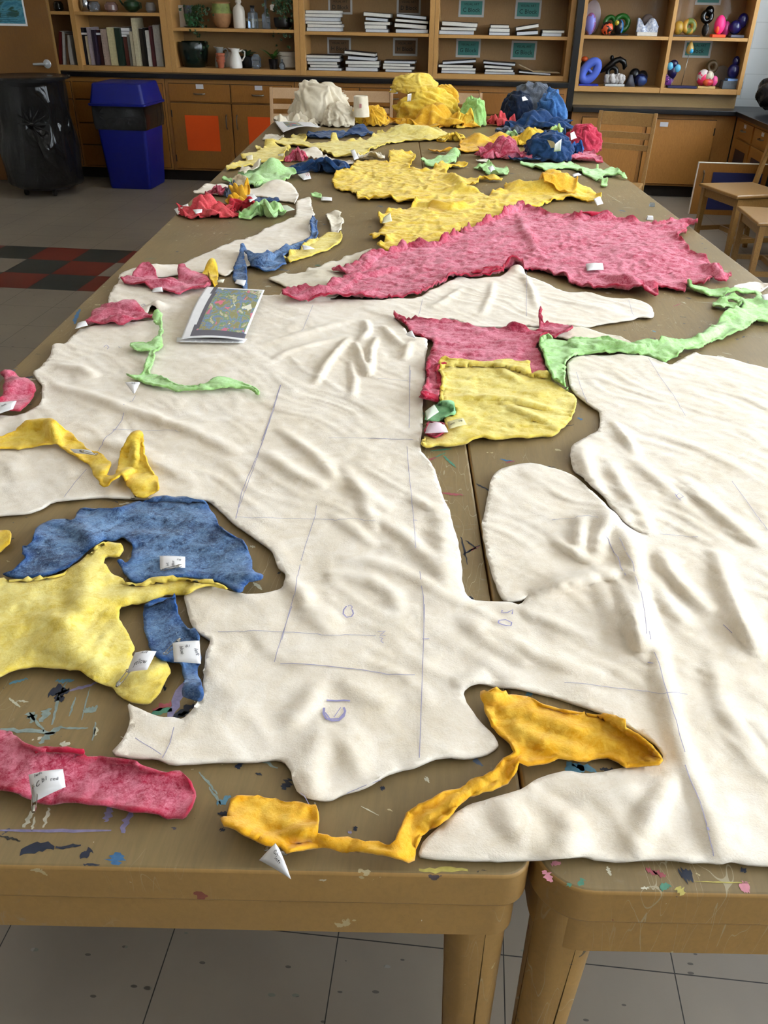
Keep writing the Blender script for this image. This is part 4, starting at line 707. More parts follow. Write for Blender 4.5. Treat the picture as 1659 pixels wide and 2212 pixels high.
ysheet = felt('felt_piece', 'large ragged yellow felt sheet spread over the seam behind the big red sheet', 'felt', S(700, 320, 2.676,
 '40,200 70,170 90,140 160,145 175,90 220,85 260,75 330,80 380,100 375,60 410,30 440,40 480,55 530,40 525,90 490,110 500,135 560,145 620,140 660,110 720,100 780,100 840,108 790,118 720,125 700,150 760,175 820,185 880,182 920,172 960,182 1030,184 1020,196 960,195 900,190 870,230 840,225 810,240 800,260 850,248 900,270 945,290 970,270 1040,260 1045,215 1090,220 1140,245 1250,250 1245,225 1290,205 1350,215 1440,235 1500,240 1560,270 1610,300 1580,320 1540,316 1500,306 1450,302 1380,303 1310,315 1250,345 1180,350 1120,370 1060,395 1000,420 940,450 850,485 760,520 700,555 640,585 570,590 480,585 440,610 370,630 310,610 300,590 345,560 350,545 335,522 290,538 262,512 285,516 312,500 340,480 345,450 320,435 305,405 340,395 400,375 460,365 510,345 525,315 480,320 430,320 380,305 330,305 260,305 200,310 190,290 150,250 110,255 60,235'), YMID,
 res=.008, wr=(.020, .05), fold=(.0, .06, .4), edge=(.020, .016), thick=.005, jit=.004, holes=[S(700, 320, 2.676, '590,365 640,345 700,340 780,346 820,350 760,360 700,375 640,385')],
 lifts=[(850, 345, .08, .03), (1200, 420, .12, .07, .05, 5), (1120, 415, .06, .03), (1010, 420, .08, .03, .03, -10), (870, 340, .03, .03), (960, 370, .05, .02), (745, 385, .06, .02)], ridges=[(S(700, 320, 2.676, '700,160 760,190 820,230'), .02, .02), (S(700, 320, 2.676, '520,330 620,340 760,350'), .012, .02)])
felt('turned_end', None, None, S(700, 320, 2.676, '1250,275 1240,230 1245,200 1290,172 1350,182 1440,215 1460,250 1450,290 1400,290 1320,280'), YDEEP, res=.009, wr=(.01, .06), edge=(.02, .02), parent=ysheet, lifts=[(1195, 400, .10, .05)])
paper_tag(ysheet, [(1282, 430), (1296, 424), (1303, 440), (1290, 444)], [], zs=(.03, .03, .01, .01)); paper_tag(ysheet, [(828, 470), (843, 460), (847, 478), (825, 483)], [], zs=(.03, .04, .03, .02), mat=plain('#dcd6b4', .7))
redsheet = felt('felt_piece', 'largest red felt sheet, mottled pink and crimson, spread across the middle of both tables', 'felt', S(560, 450, 1.565,
 '245,225 260,215 320,210 340,185 385,165 430,168 480,145 530,135 580,140 640,115 720,80 780,55 820,35 850,15 880,5 920,12 960,25 1000,35 1050,30 1075,45 1090,32 1130,28 1165,42 1200,45 1260,52 1320,55 1350,60 1400,45 1450,50 1485,75 1440,72 1440,95 1410,110 1450,135 1445,160 1490,180 1530,205 1560,235 1598,230 1580,255 1545,250 1530,240 1510,270 1470,262 1440,260 1442,290 1400,280 1340,272 1345,315 1300,300 1240,290 1180,285 1100,275 1040,250 980,225 920,212 900,215 830,220 820,235 760,240 700,240 650,245 600,270 540,300 480,305 400,315 330,318 200,325 80,330 78,308 150,308 200,310 250,295 225,285 250,265 290,250 300,240 250,235'), RED,
 res=.007, wr=(.013, .035), fold=(.002, .05, .9), edge=(.018, .014), curl=.006, thick=.005, jit=.004, lifts=[(1100, 520, .3, .015, .15, 0), (1400, 560, .15, .02), (1480, 500, .08, .02, .02, 0), (1400, 630, .08, .02, .02, -20), (1290, 480, .08, .02, .02, 0)],
 ridges=[(S(560, 450, 1.565, '1150,230 1250,265 1340,310'), .020, .02), (S(560, 450, 1.565, '880,20 900,100 960,180'), .010, .02), (S(560, 450, 1.565, '1380,60 1450,60 1485,75'), .022, .018), (S(560, 450, 1.565, '1500,200 1560,240 1598,232'), .02, .014), (S(560, 450, 1.565, '300,240 380,230 480,200'), .012, .016), (S(560, 450, 1.565, '100,320 300,300 420,290'), .012, .012)])
paper_tag(redsheet, [(1265, 570), (1302, 569), (1304, 583), (1268, 585)], [], bend=.01)
felt('turned_edge', None, None, S(560, 450, 1.565, '705,238 740,225 800,215 830,218 822,236 760,242'), DRED, res=.007, wr=(.005, .04), parent=redsheet); felt('turned_edge', None, None, S(560, 450, 1.565, '1078,42 1092,32 1130,27 1166,42 1130,48'), DRED, res=.008, wr=(.005, .04), parent=redsheet)
wing = felt('felt_piece', 'red felt piece with outspread points between the cream panels, partly under the yellow square', 'felt', S(820, 660, 3.456,
 '95,100 105,80 120,95 200,110 280,120 340,128 440,135 500,125 560,135 640,150 720,170 800,180 880,182 940,175 965,168 1000,180 1070,195 1150,205 1188,205 1180,165 1176,130 1186,108 1200,150 1220,180 1240,160 1270,175 1330,170 1410,180 1445,215 1400,235 1330,240 1300,260 1250,240 1210,255 1190,290 1165,300 1160,330 1200,370 1220,420 1245,480 1248,545 1180,545 1120,540 1050,500 900,470 700,460 500,460 450,470 432,520 460,560 455,610 440,660 440,700 437,745 390,730 320,725 305,700 320,680 320,630 340,600 350,560 345,480 350,420 385,370 400,280 340,262 290,240 245,215 200,175 150,135'), RED,
 res=.006, wr=(.008, .05), fold=(.004, .035, 0), edge=(.012, .012), curl=.004, thick=.005, lifts=[(1160, 700, .012, .03, .03, 0), (918, 865, .03, .012), (950, 775, .03, .01)], jit=.003)
paper_tag(wing, [(876, 722), (890, 714), (898, 731), (882, 726)], [], zs=(.01, .03, .01, .01)); felt('turned_edge', None, None, S(820, 660, 3.456, '305,700 322,684 380,690 440,705 437,745 390,730 320,725'), DRED, res=.006, wr=(.004, .04), parent=wing); felt('turned_edge', None, None, S(820, 660, 3.456, '415,510 440,510 462,560 458,605 435,640 425,600'), DRED, res=.005, wr=(.003, .03), parent=wing)
ysq = felt('felt_piece', 'roughly square pale yellow felt piece lying over the red winged piece', 'felt', S(820, 660, 3.456,
 '445,440 460,425 500,420 530,435 600,430 680,445 760,450 830,450 880,440 960,428 1020,445 1060,450 1110,440 1118,500 1125,535 1180,520 1260,525 1280,570 1330,610 1400,650 1450,680 1475,720 1465,770 1460,800 1430,850 1380,900 1320,960 1270,980 1200,975 1110,995 1050,985 960,990 840,1005 760,985 700,1005 640,1035 520,1050 430,1045 360,1070 315,1050 320,990 350,985 430,1000 480,970 500,940 485,890 480,850 540,830 570,820 560,770 500,750 445,735 445,650 460,600 462,560 440,520'), YPALE,
 res=.006, wr=(.007, .05), fold=(.005, .04, -.25), edge=(.007, .012), thick=.005, ridges=[(S(820, 660, 3.456, '450,690 700,680 1000,700 1400,800'), .008, .012), (S(820, 660, 3.456, '900,720 1100,800 1350,900'), .007, .012), (S(820, 660, 3.456, '880,440 960,520 1100,600'), .006, .014)])
paper_tag(ysq, [(966, 912), (1000, 903), (1008, 917), (970, 927)], [('B2', .75, .4, .25, pi), ('left', .25, .5, .22, pi)], mat=plain('#d9cf9c', .7), lift=.008)
gsm = felt('felt_piece', 'small pale green scrap with a paper slip, at the left corner of the yellow square', 'felt', S(820, 660, 3.456, '345,860 430,875 500,840 565,830 560,760 500,745 440,745 350,790 335,830'), felt_mat('pale_green_felt', '#8fcf9a', '#b3e0ae', '#7cc07e', 18), res=.005, wr=(.007, .03), edge=(.008, .01), lifts=[(965, 885, .02, .012)])
paper_tag(gsm, [(919, 889), (938, 874), (948, 890), (922, 908)], [], lift=.014, mat=plain('#cfd6c2', .7))
rsm = felt('felt_piece', 'small red scrap almost covered by a pink paper slip, beside the yellow square', 'felt', S(820, 660, 3.456, '330,960 345,900 360,870 430,880 480,880 490,930 500,955 440,1000 390,998'), RED, res=.005, wr=(.007, .03), edge=(.008, .01))
paper_tag(rsm, [(918, 936), (928, 914), (960, 918), (968, 934)], [], lift=.014, mat=plain('#e6cfd8', .7), bend=.012)
glong = felt('felt_piece', 'long green felt strip with thin arms, running from the winged red piece to the right', 'felt', S(1240, 560, 3.959,
 '945,240 985,222 1040,250 1180,272 1270,290 1340,296 1390,276 1450,275 1510,288 1560,292 1600,312 1620,345 1645,350 1655,380 1740,400 1740,565 1640,565 1560,548 1540,560 1500,600 1450,620 1420,640 1360,665 1300,680 1250,695 1190,700 1120,740 1055,785 955,785 930,810 890,845 840,850 770,885 720,870 650,835 560,830 500,828 380,815 200,820 60,822') + S(1100, 540, 2.968,
 '362,720 355,780 360,870 384,925 372,890 330,880 280,850 245,790 215,700 190,650 187,620 200,590 240,560 290,590 350,598 450,592 540,600 580,592 640,600 720,620 780,635 860,620 940,630 960,605 1040,600 1150,600 1200,585 1270,540 1320,500 1370,450 1430,420 1480,395') + S(1240, 560, 3.959, '1440,425 1400,385 1370,356 1340,352 1290,362 1255,388 1236,382 1285,343 1350,332 1410,345 1470,368 1530,374 1555,350 1560,325 1540,308 1500,305 1430,302 1370,312 1300,320 1260,330 1200,315 1130,325 1060,308 1010,290 960,265'), GREEN,
 res=.006, wr=(.009, .035), fold=(.006, .03, .4), edge=(.010, .010), curl=.004, thick=.005, lifts=[(1560, 690, .08, .02), (1425, 755, .05, .014)], ridges=[(S(1100, 540, 2.968, '560,610 760,640 900,650'), .012, .010), (S(1100, 540, 2.968, '1100,620 1260,560 1400,480'), .012, .012)])
felt('side_arm', None, None, S(1240, 560, 3.959, '1430,425 1390,408 1320,396 1250,384 1200,372 1184,380 1180,408 1230,440 1275,456 1300,436 1350,440 1415,438'), GREEN, res=.006, wr=(.007, .03), edge=(.01, .01), parent=glong)
paper_tag(glong, [(1644, 638), (1664, 634), (1668, 650), (1650, 648)], [], lift=.012)
felt('fabric_piece', 'white leaf-shaped scrap beside the thin green arm at the right edge of the photo', 'fabric', S(1240, 560, 3.959, '1355,245 1400,222 1480,208 1560,208 1640,225 1680,240 1620,270 1580,290 1500,280 1400,268'), WHITE, res=.007, wr=(.004, .06), edge=(.006, .01))
# ---------------------------------------------------------------- printed sheets
def camo(sc, seed):
    n = NT('printed_map'); o = n.tc.outputs['UV']; mp = n.n('ShaderNodeMapping'); mp.inputs['Location'].default_value = (seed, 0, 0); n.l(o, mp.inputs[0]); o = mp.outputs[0]
    f = n.noise(sc, 5, .62, .4, o); c = n.ramp(f, [(0, '#8f8a58'), (.43, '#a09a66'), (.455, '#6c82a6'), (.50, '#7d93b4'), (.525, '#6d9062'), (.56, '#a09a66'), (.6, '#c8c2a8')], 'CONSTANT')
    g = n.noise(sc*.9, 3, .5, .3, n.co((1, 1, 1), 1., 'UV')); c = n.mix(n.math('GREATER_THAN', g, .60), c, '#d8708a'); c = n.mix(n.math('LESS_THAN', g, .36), c, '#e4e0cc')
    n.col(c).set(.4); return n.m
def sheet(quad, label, zs, mats, regions, bend, nu=30, nv=36, up=0.):
    P = [at(q[0], q[1], ZT+.012+z) for q, z in zip(quad, zs)]; b0 = 0.006; V = []; UV = []
    for j in range(nv+1):
        for i in range(nu+1):
            u, v = i/nu, j/nv; w_ = ((1-u)*(1-v), u*(1-v), u*v, (1-u)*v); p = [sum(P[k][a]*w_[k] for k in range(4)) for a in range(3)]
            V.append((p[0], p[1], p[2]+b0+bend(u, v))); UV.append((u, 1-v))
    F = []; M = []
    for j in range(nv):
        for i in range(nu): F.append((j*(nu+1)+i, (j+1)*(nu+1)+i, (j+1)*(nu+1)+i+1, j*(nu+1)+i+1)); M.append(regions((i+.5)/nu, (j+.5)/nv))
    me = D.meshes.new('printed_sheet'); c = V[0]; me.from_pydata([(a-c[0], b-c[1], d-ZT) for a, b, d in V], [], F); uv = me.uv_layers.new(name='UVMap')
    for lp in me.loops: uv.data[lp.index].uv = UV[lp.vertex_index]
    for m in mats: me.materials.append(m)
    me.polygons.foreach_set('material_index', M); me.polygons.foreach_set('use_smooth', [True]*len(M))
    o = D.objects.new('printed_sheet', me); o.location = (c[0], c[1], ZT); C.objects.link(o); s = o.modifiers.new('t', 'SOLIDIFY'); s.thickness = .0006; s.offset = 1
    return tag(o, label, 'paper')
GREYP = plain('#5f5c66', .5, var=.05)
def reg(u, v):
    e = .115+.05*math.sin(pi*v)*1.2
    if v > .90: return 0 if (v > .975 or u < .12) else 1
    if u < e: return 0
    if u < e+.075: return 1
    if u > .955 or v < .02: return 0
    return 2
ps = sheet([(447, 627), (572, 634), (527, 744), (392, 741)], 'printed colour map of the pattern lying on the cream panel beside the red pieces', (.0, .0, .0, .0), [PAPER, GREYP, camo(6, 0)], reg, lambda u, v: .004+.012*math.sin(pi*(1-v))*(1-u)**.7+.006*math.sin(pi*u)*v)
m = MB(); q0 = [at(392, 741, ZT+.024), at(527, 744, ZT+.024)]
ticks = MB()
for k in range(9):
    u = .10+k*.1; p = Vector(q0[0]).lerp(Vector(q0[1]), u); d_ = .0008
    ticks.box(p.x-d_, p.x+d_, p.y+.006, p.y+.016, p.z+.001, p.z+.0016)
ticks.build('scale_marks', PAPER, ps)
sheet([(383, 735), (534, 738), (527, 747), (382, 745)], 'second white sheet sticking out from under the printed colour map', (-.004,)*4, [PAPER, GREYP], lambda u, v: 0, lambda u, v: .001, 12, 4)
sheet([(593, 263), (672, 266), (693, 281), (612, 293)], 'printed sheet with a curled front edge below the cream heap', (.01, .01, .03, .03), [PAPER, camo(5, 3.)], lambda u, v: 1 if .2 < u < .62 and .12 < v < .7 else 0, lambda u, v: .03*v*v*(.4+.6*math.sin(pi*min(1, u*1.1))), 24, 20)
# ---------------------------------------------------------------- fitted furniture along the back wall
YF = 8.2; BLACK = plain('#0c0c0e', .35, var=.2); KICK = plain('#1d1612', .7); CTOP = plain('#15161a', .3, var=.3, sc=200)
HND = plain('#8e8a80', .3, 1.); PLASTIC_LABEL = plain('#c9c7cb', .5); ORANGE = plain('#e04e04', .8, var=.03)
GAPSHADE = plain('#24180c', .9)
m = MB(); m.box(-4.62, .80, 8.165, YB-.005, .885, .925); tag(m.build('countertop', CTOP, bevel=.004), 'long high black countertop under the notebook and plant shelves', 'countertop')
m = MB(); m.box(.862, XR-.005, 8.14, YB-.005, .70, .738); m.box(2.262, XR-.005, 5.0, 8.14, .70, .738); tag(m.build('countertop', CTOP, bevel=.004), 'low black corner countertop under the sculpture shelves', 'countertop')
struct(MB().box(.802, .858, 8.2, 8.28, .70, 2.4).build('trim_1', BLACK))
def bar_handle(name, par, x, y, z, vert=False, L=.10):
    m = MB(); h = L/2
    P = [(0, -h), (-.024, -h*.72), (-.028, 0), (-.024, h*.72), (0, h)]
    pts = [(x, y+a, z+b) if vert else (x+b, y+a, z) for a, b in P]
    m.tube(pts, .0055, 8); return m.build(name, HND, par, smooth=True)
def cab(label, x0, x1, z1, fronts, mat=CABW, y=YF):
    t = thing('base_cabinet', ((x0+x1)/2, y+.2, 0), label, 'cabinet')
    m = MB(); m.box(x0+.002, x1-.002, y+.006, YB-.01, .10, z1); m.build('body', FRAMEW, t)
    MB().box(x0+.002, x1-.002, y+.055, YB-.05, 0.002, .0995).build('toe_kick', KICK, t)
    for fr in fronts:
        k, a, b, c, d = fr[:5]; o = MB().box(a, b, y-.012, y+.005, c, d).build(k, mat, t, bevel=.0015)
        MB().box(a-.004, b+.004, y+.0045, y+.0058, c-.004, d+.004).build('painted_gap_shade', GAPSHADE, o)  # thin dark sheet behind each front, gap shade put into its colour
        for e in fr[5:]:
            if e[0] == 'h': bar_handle('handle', o, e[1], y-.011, e[2], False, .105)
            if e[0] == 'v': bar_handle('handle', o, e[1], y-.011, e[2], True, .12)
            if e[0] == 'l': MB().box(e[1]-.035, e[1]+.035, y-.0145, y-.0125, e[2]-.018, e[2]+.018).build('label_holder', PLASTIC_LABEL, o)
            if e[0] == 'k':
                mm = MB()
                for zz in (c+.09, d-.09): mm.tube([(e[1], y-.013, zz-.03), (e[1], y-.013, zz+.03)], .005, 6)
                mm.build('hinge', BLACK, o)
            if e[0] == 'p': MB().box(e[1], e[2], y-.0137, y-.0125, e[3], e[4]).build('orange_paper', ORANGE, o)
    return t
cab('wooden base cabinet behind the blue recycling bin, with a stack of four drawers', -4.6, -2.865, .884,
    [('drawer', -3.74, -3.22, .70+.0, .84), ('drawer', -3.74, -3.22, .50, .69), ('drawer', -3.74, -3.22, .31, .49), ('drawer', -3.74, -3.22, .12, .30), ('drawer', -4.3, -3.77, .70, .84), ('door', -4.3, -3.77, .12, .69), ('door', -3.2, -2.89, .12, .84, ('v', -2.94, .55))])
cab('wooden base cabinet with two orange papers on its doors, under the plant shelves', -2.863, -1.652, .884,
    [('drawer', -2.825, -2.252, .70, .845, ('h', -2.54, .765), ('l', -2.53, .825)), ('drawer', -2.24, -1.68, .70, .845, ('h', -1.99, .765), ('l', -1.98, .825)),
     ('door', -2.825, -2.252, .12, .685, ('v', -2.30, .535), ('k', -2.822), ('p', -2.70, -2.38, .28, .585)), ('door', -2.24, -1.68, .12, .685, ('v', -2.20, .535), ('p', -2.10, -1.78, .28, .585))])
cab('wooden base cabinet below the D Block shelves, behind the cream and yellow heaps', -1.65, -.432, .884,
    [('drawer', -1.61, -1.055, .70, .845, ('h', -1.33, .765), ('l', -1.37, .825)), ('drawer', -1.04, -.46, .70, .845, ('h', -.75, .765), ('l', -.74, .825)), ('door', -1.61, -1.055, .12, .685, ('v', -1.1, .55)), ('door', -1.04, -.46, .12, .685, ('v', -.99, .55))])
cab('wooden base cabinet under the C Block and G Block shelves, behind the blue heap', -.43, .80, .884,
    [('door', -.40, .02, .12, .845), ('drawer', .05, .40, .66, .83), ('drawer', .415, .77, .66, .83), ('door', .05, .40, .12, .645), ('door', .415, .77, .12, .645)])
cab('low wooden base cabinet with two wide worn doors under the sculpture shelves', .862, 2.2955, .699,
    [('door', .96, 1.50, .12, .655, ('k', .963)), ('door', 1.535, 2.13, .12, .655, ('v', 1.585, .52), ('l', 1.68, .615), ('k', 2.127))], wood('worn_cabinet_door', '#94622a', '#b07a3a', '#a06c30', (7, 7, 1.)))
# cabinet run along the window wall
t = thing('base_cabinet', (2.5, 6.6, 0), 'low wooden cabinet run along the window wall with dark papers on its doors', 'cabinet')
MB().box(2.30, XR-.01, 5.02, 8.19, .10, .699).build('body', FRAMEW, t); MB().box(2.36, XR-.05, 5.05, 8.1, .002, .0995).build('toe_kick', KICK, t)
DKP = plain('#17152a', .5); NAVP = plain('#141a4a', .6)
for k, (a, b) in enumerate(((7.62, 8.08), (7.10, 7.58), (6.35, 7.06), (5.7, 6.3))):
    o = MB().box(2.285, 2.2995, a, b, .55, .675).build('drawer', CABW, t, bevel=.0015)
    MB().tube([(2.284, (a+b)/2-.05, .615), (2.262, (a+b)/2-.03, .613), (2.26, (a+b)/2+.03, .613), (2.284, (a+b)/2+.05, .615)], .0055, 8).build('handle', HND, o, smooth=True)
    MB().box(2.2822, 2.2848, (a+b)/2-.03, (a+b)/2+.03, .637, .665).build('label_holder', PLASTIC_LABEL, o)
for a, b in ((7.62, 8.08), (7.10, 7.58), (5.7, 6.2)):
    o = MB().box(2.285, 2.2995, a, b, .12, .535).build('door', CABW, t, bevel=.0015); MB().box(2.2825, 2.2848, a+.08, b-.08, .2, .46).build('dark_paper', DKP, o)
MB().box(2.2965, 2.2995, 6.3, 7.05, .12, .535).build('painted_compartment_shade', plain('#0b0908', .9), t)  # flat near-black sheet, the shade inside the open cupboard painted as colour
YO = 6.98; a = aty(1511, 352, YO); b = aty(1622, 348, YO); c = aty(1484, 462, YO); zt_ = a[2]; zb_ = max(.1, c[2])
o = MB().box(a[0], 2.28, YO, YO+.02, zb_, zt_).build('door', CABW, t, bevel=.0015, label='cupboard door standing open with a dark blue paper')
mm = MB(); mm.box(a[0]-.004, 2.28, YO-.002, YO+.022, zt_+.0003, zt_+.006); mm.box(a[0]-.006, a[0]-.0003, YO-.002, YO+.022, zb_, zt_+.006); mm.build('white_edge', plain('#d8cfc0', .6), o)
p = aty(1541, 372, YO); q = aty(1606, 455, YO); MB().box(p[0], 2.24, YO-.003, YO-.0005, max(q[2], zb_+.03), p[2]).build('blue_paper', NAVP, o)
bar_handle('handle', o, a[0]+.045, YO, zt_-.10, True, .09)
# ---------------------------------------------------------------- bookcases
YS, YSB = 8.28, 8.575
def bookcase(label, x0, x1, zb, zt, stiles, shelves, back_low=None):
    t = thing('bookcase', ((x0+x1)/2, 8.43, zb), label, 'bookcase')
    MB().box(x0, x1, YSB, YSB+.012, zb, zt).build('back_panel', BACKW, t)
    for a, b in stiles: MB().box(a, b, YS, YSB-.001, zb, zt).build('upright', SHELFV, t, bevel=.002)
    MB().box(x0+.001, x1-.001, YS+.004, YSB-.001, zb, zb+.042).build('bottom_board', SHELFW, t, bevel=.002)
    for z, a, b in shelves: MB().box(a+.001, b-.001, YS+.004, YSB-.001, z-.026, z).build('shelf', SHELFW, t, bevel=.002)
    return t
SHELFV = wood('shelf_upright_wood', '#b08247', '#c4975a', '#a87a42', (9, 9, 1.3), .5)
ZTOP = 2.15
bookcase('open bookcase full of upright books beside the wooden door', -4.6, -2.805, .9265, ZTOP, [(-4.6, -4.56), (-3.70, -3.655), (-2.865, -2.805)], [(1.395, -4.56, -3.70), (1.395, -3.655, -2.865)])
bookcase('open bookcase holding potted plants, jugs and bottles', -2.803, -1.602, .9265, ZTOP, [(-2.803, -2.755), (-1.65, -1.602)], [(1.285, -2.755, -1.65), (1.62, -2.755, -1.65)])
bookcase('open bookcase of sketchbooks with D Block and H Block signs', -1.60, -.402, .9265, ZTOP, [(-1.60, -1.555), (-.447, -.402)], [(1.275, -1.555, -.447), (1.6, -1.555, -.447)])
bookcase('open bookcase of sketchbooks with teal C Block and G Block signs', -.40, .80, .9265, ZTOP, [(-.40, -.365), (.755, .80)], [(1.27, -.365, .755), (1.6, -.365, .755)])
bookcase('open bookcase displaying painted sculptures, right of the black post', .862, 2.305, .853, ZTOP, [(.862, .895), (1.612, 1.642), (2.272, 2.305)], [(1.285, .895, 1.612), (1.285, 1.642, 2.272), (1.62, .895, 1.612), (1.62, 1.642, 2.272)])
tag(MB().box(.866, 2.30, 8.36, 8.38, .7395, .852).build('backsplash_board', wood('splash_wood', '#94774a', '#a5885a', '#8c6f45', (1.5, 8, 8))), 'plain wooden strip between low counter and sculpture shelves', 'board')
# signs
TEAL = plain('#3f7f78', .6, var=.05); BRN = plain('#6b5137', .7, var=.05); SGW = plain('#b9b8b4', .7, var=.05); LET = plain('#16211f', .8)
def sign(px, mat, lines, label, grp=None):
    x0, y0, x1, y1 = px; Y = YSB-.004; a = aty(x0, (y0+y1)/2, Y)[0]; b = aty(x1, (y0+y1)/2, Y)[0]; zt = aty((x0+x1)/2, y0, Y)[2]; zb = aty((x0+x1)/2, y1, Y)[2]
    o = tag(MB().box(a, b, Y, Y+.002, zb, zt).build('sign', SGW, loc=((a+b)/2, Y, zb)), label, 'sign', grp)
    e = .018; MB().box(a+e, b-e, Y-.001, Y-.0003, zb+e, zt-e).build('coloured_panel', mat, o)
    V = []; F = []; w_ = b-a; h_ = zt-zb
    for s_, v0, sz in lines:
        tv, tf = text_mesh(s_); k = len(V)
        V += [((a+b)/2+x*sz*w_, Y-.0016, zt-h_*v0+y*sz*w_) for x, y in tv]; F += [tuple(i+k for i in q) for q in tf]
    m_ = MB().add(V, F); m_.build('lettering', LET, o)
def bl(s_): return [('VISUAL ART', .36, .11), (s_, .72, .21)]
sign((709, -9, 761, 31), BRN, bl('D Block'), 'brown D Block sign, left one above the upper sketchbook shelf'); sign((857, -9, 909, 33), BRN, bl('D Block'), 'brown D Block sign, right one above the upper sketchbook shelf')
sign((707, 81, 758, 120), BRN, bl('H Block'), 'brown H Block sign, left one on the lower sketchbook shelf'); sign((849, 82, 902, 121), BRN, bl('H Block'), 'brown H Block sign, right one on the lower sketchbook shelf')
sign((991, -3, 1046, 37), TEAL, bl('C Block'), 'teal C Block sign, left one on the upper shelf'); sign((1113, 0, 1169, 41), TEAL, bl('C Block'), 'teal C Block sign, right one on the upper shelf')
sign((985, 84, 1038, 124), TEAL, bl('G Block'), 'teal G Block sign, left one on the lower shelf'); sign((1104, 88, 1159, 129), TEAL, bl('G Block'), 'teal G Block sign, right one on the lower shelf')
sign((1504, -28, 1560, 11), TEAL, bl('Block'), 'teal sign cut off by the top of the photo above the black sculpture'); sign((1477, 87, 1537, 125), TEAL, bl('Block'), 'teal Block sign behind the small gold teardrop on a rod')
# ---------------------------------------------------------------- books standing on the left bookcase
def px_x(px, py, Y): return aty(px, py, Y)[0]
ordw = ['first', 'second', 'third', 'fourth', 'fifth', 'sixth', 'seventh', 'eighth', 'ninth', 'tenth', 'eleventh', 'twelfth', 'thirteenth', 'fourteenth', 'fifteenth', 'sixteenth', 'seventeenth']
BK = [(672, 688, 262, '#a9a28e', 'grey'), (690, 748, 238, '#10172a', 'dark navy'), (750, 775, 310, '#cfc6ac', 'short cream'), (776, 815, 235, '#a79ba2', 'lilac grey'), (817, 848, 255, '#2e2334', 'dark purple'), (850, 880, 258, '#3a1512', 'dark red'), (885, 940, 250, '#b49d8f', 'spiral bound pinkish'), (945, 1010, 235, '#cfc496', 'wide cream'), (1012, 1062, 240, '#10281c', 'dark green'), (1066, 1100, 232, '#56261a', 'brown red'), (1103, 1128, 300, '#77756e', 'short grey'), (1131, 1160, 270, '#c7bb9d', 'pale tan'), (1163, 1203, 155, '#cabf9d', 'very tall cream'), (1206, 1240, 245, '#231c14', 'dark brown'), (1243, 1262, 240, '#0c0c0c', 'thin black'), (1265, 1300, 262, '#d6d3cb', 'white'), (1302, 1322, 225, '#4a1618', 'maroon'), (1325, 1385, 215, '#b5b1a8', 'thick pale grey')]
ZA = .9690
for i, (a, b, tp, c, nm) in enumerate(BK):
    X0 = px_x(a/3.95, 139, 8.33)+.001; X1 = px_x(b/3.95, 139, 8.33)-.001; h = aty((a+b)/7.9, tp/3.95, 8.33)[2]-ZA; yy = 8.33+.012*((i*7) % 4)
    X0 += (b-700)*.0; t = thing('book', ((X0+X1)/2, yy+.1, ZA), '%s book, %s from the left in the upright row on the left bookcase' % (nm, ordw[i] if i < 17 else 'last'), 'book', 'upright books on the left bookcase')
    MB().box(X0, X1, yy, yy+.20, ZA+.0003, ZA+h).build('cover', plain(c, .5, var=.25, sc=60), t, bevel=.002)
    MB().box(X0+.003, X1-.003, yy+.004, yy+.198, ZA+h+.0002, ZA+h+.0012).build('page_block', PAPER, t)
    if 'spiral' in nm:
        mm = MB()
        for k in range(14):
            z = ZA+.01+k*(h-.02)/13; mm.tube([(X0+.012+.006*cos(q), yy-.002-.006*sin(q)*.8, z) for q in np.linspace(0, 2*pi, 9)[:-1]], .0012, 4, closed=True)
        mm.build('spiral_binding', HND, t)
def leaning(x0, x1, top, c, nm, lean):
    X = px_x(x0, 139, 8.34); X1 = px_x(x1, 139, 8.34); h = aty(x0, top, 8.34)[2]-ZA; t = thing('book', (X, 8.44, ZA), nm, 'book')
    M = Matrix.Translation((X, 0, ZA)) @ Matrix.Rotation(-lean, 4, 'Y'); w = X1-X
    MB().box(0, w, 8.34, 8.53, .0005+max(0, -w*sin(-lean)), h, 0, M).build('cover', plain(c, .5, var=.2), t, bevel=.002)
    MB().box(.003, w-.003, 8.344, 8.526, h+.0002, h+.001, 0, M).build('page_block', PAPER, t)
leaning(127, 133, 66, '#5a1512', 'dark red book leaning in the narrow left compartment', rad(-11)); leaning(136, 141, 68, '#b9b4ae', 'white book leaning in the narrow left compartment beside the door', rad(-9)); leaning(144, 149, 72, '#6b4a30', 'brown book leaning beside the white one', rad(-8)); leaning(152, 160, 76, '#c9c6be', 'upright white book against the divider in the narrow compartment', rad(0))
for i, (x0, x1, z0, z1, c, nm) in enumerate(((215, 277, 1.203, 1.222, '#b8b4a8', 'pale book lying flat on top of the upright row, lowest'), (221, 281, 1.2225, 1.247, '#101c3c', 'dark blue book lying flat on top of the upright row, middle'), (233, 278, 1.2475, 1.275, '#6a665c', 'grey book lying flat on top of the upright row, topmost'), (172, 218, 1.212, 1.232, '#17406a', 'blue book lying flat on the left end of the upright row'))):
    a = px_x(x0, 55, 8.36); b = px_x(x1, 55, 8.36); t = thing('book', ((a+b)/2, 8.45, z0), nm, 'book')
    MB().box(a, b, 8.36, 8.54, z0+.002, z1-.002).build('page_block', PAPER, t); m = MB(); m.box(a-.003, b+.003, 8.355, 8.545, z0, z0+.0018); m.box(a-.003, b+.003, 8.355, 8.545, z1-.0018, z1); m.build('cover', plain(c, .5), t)
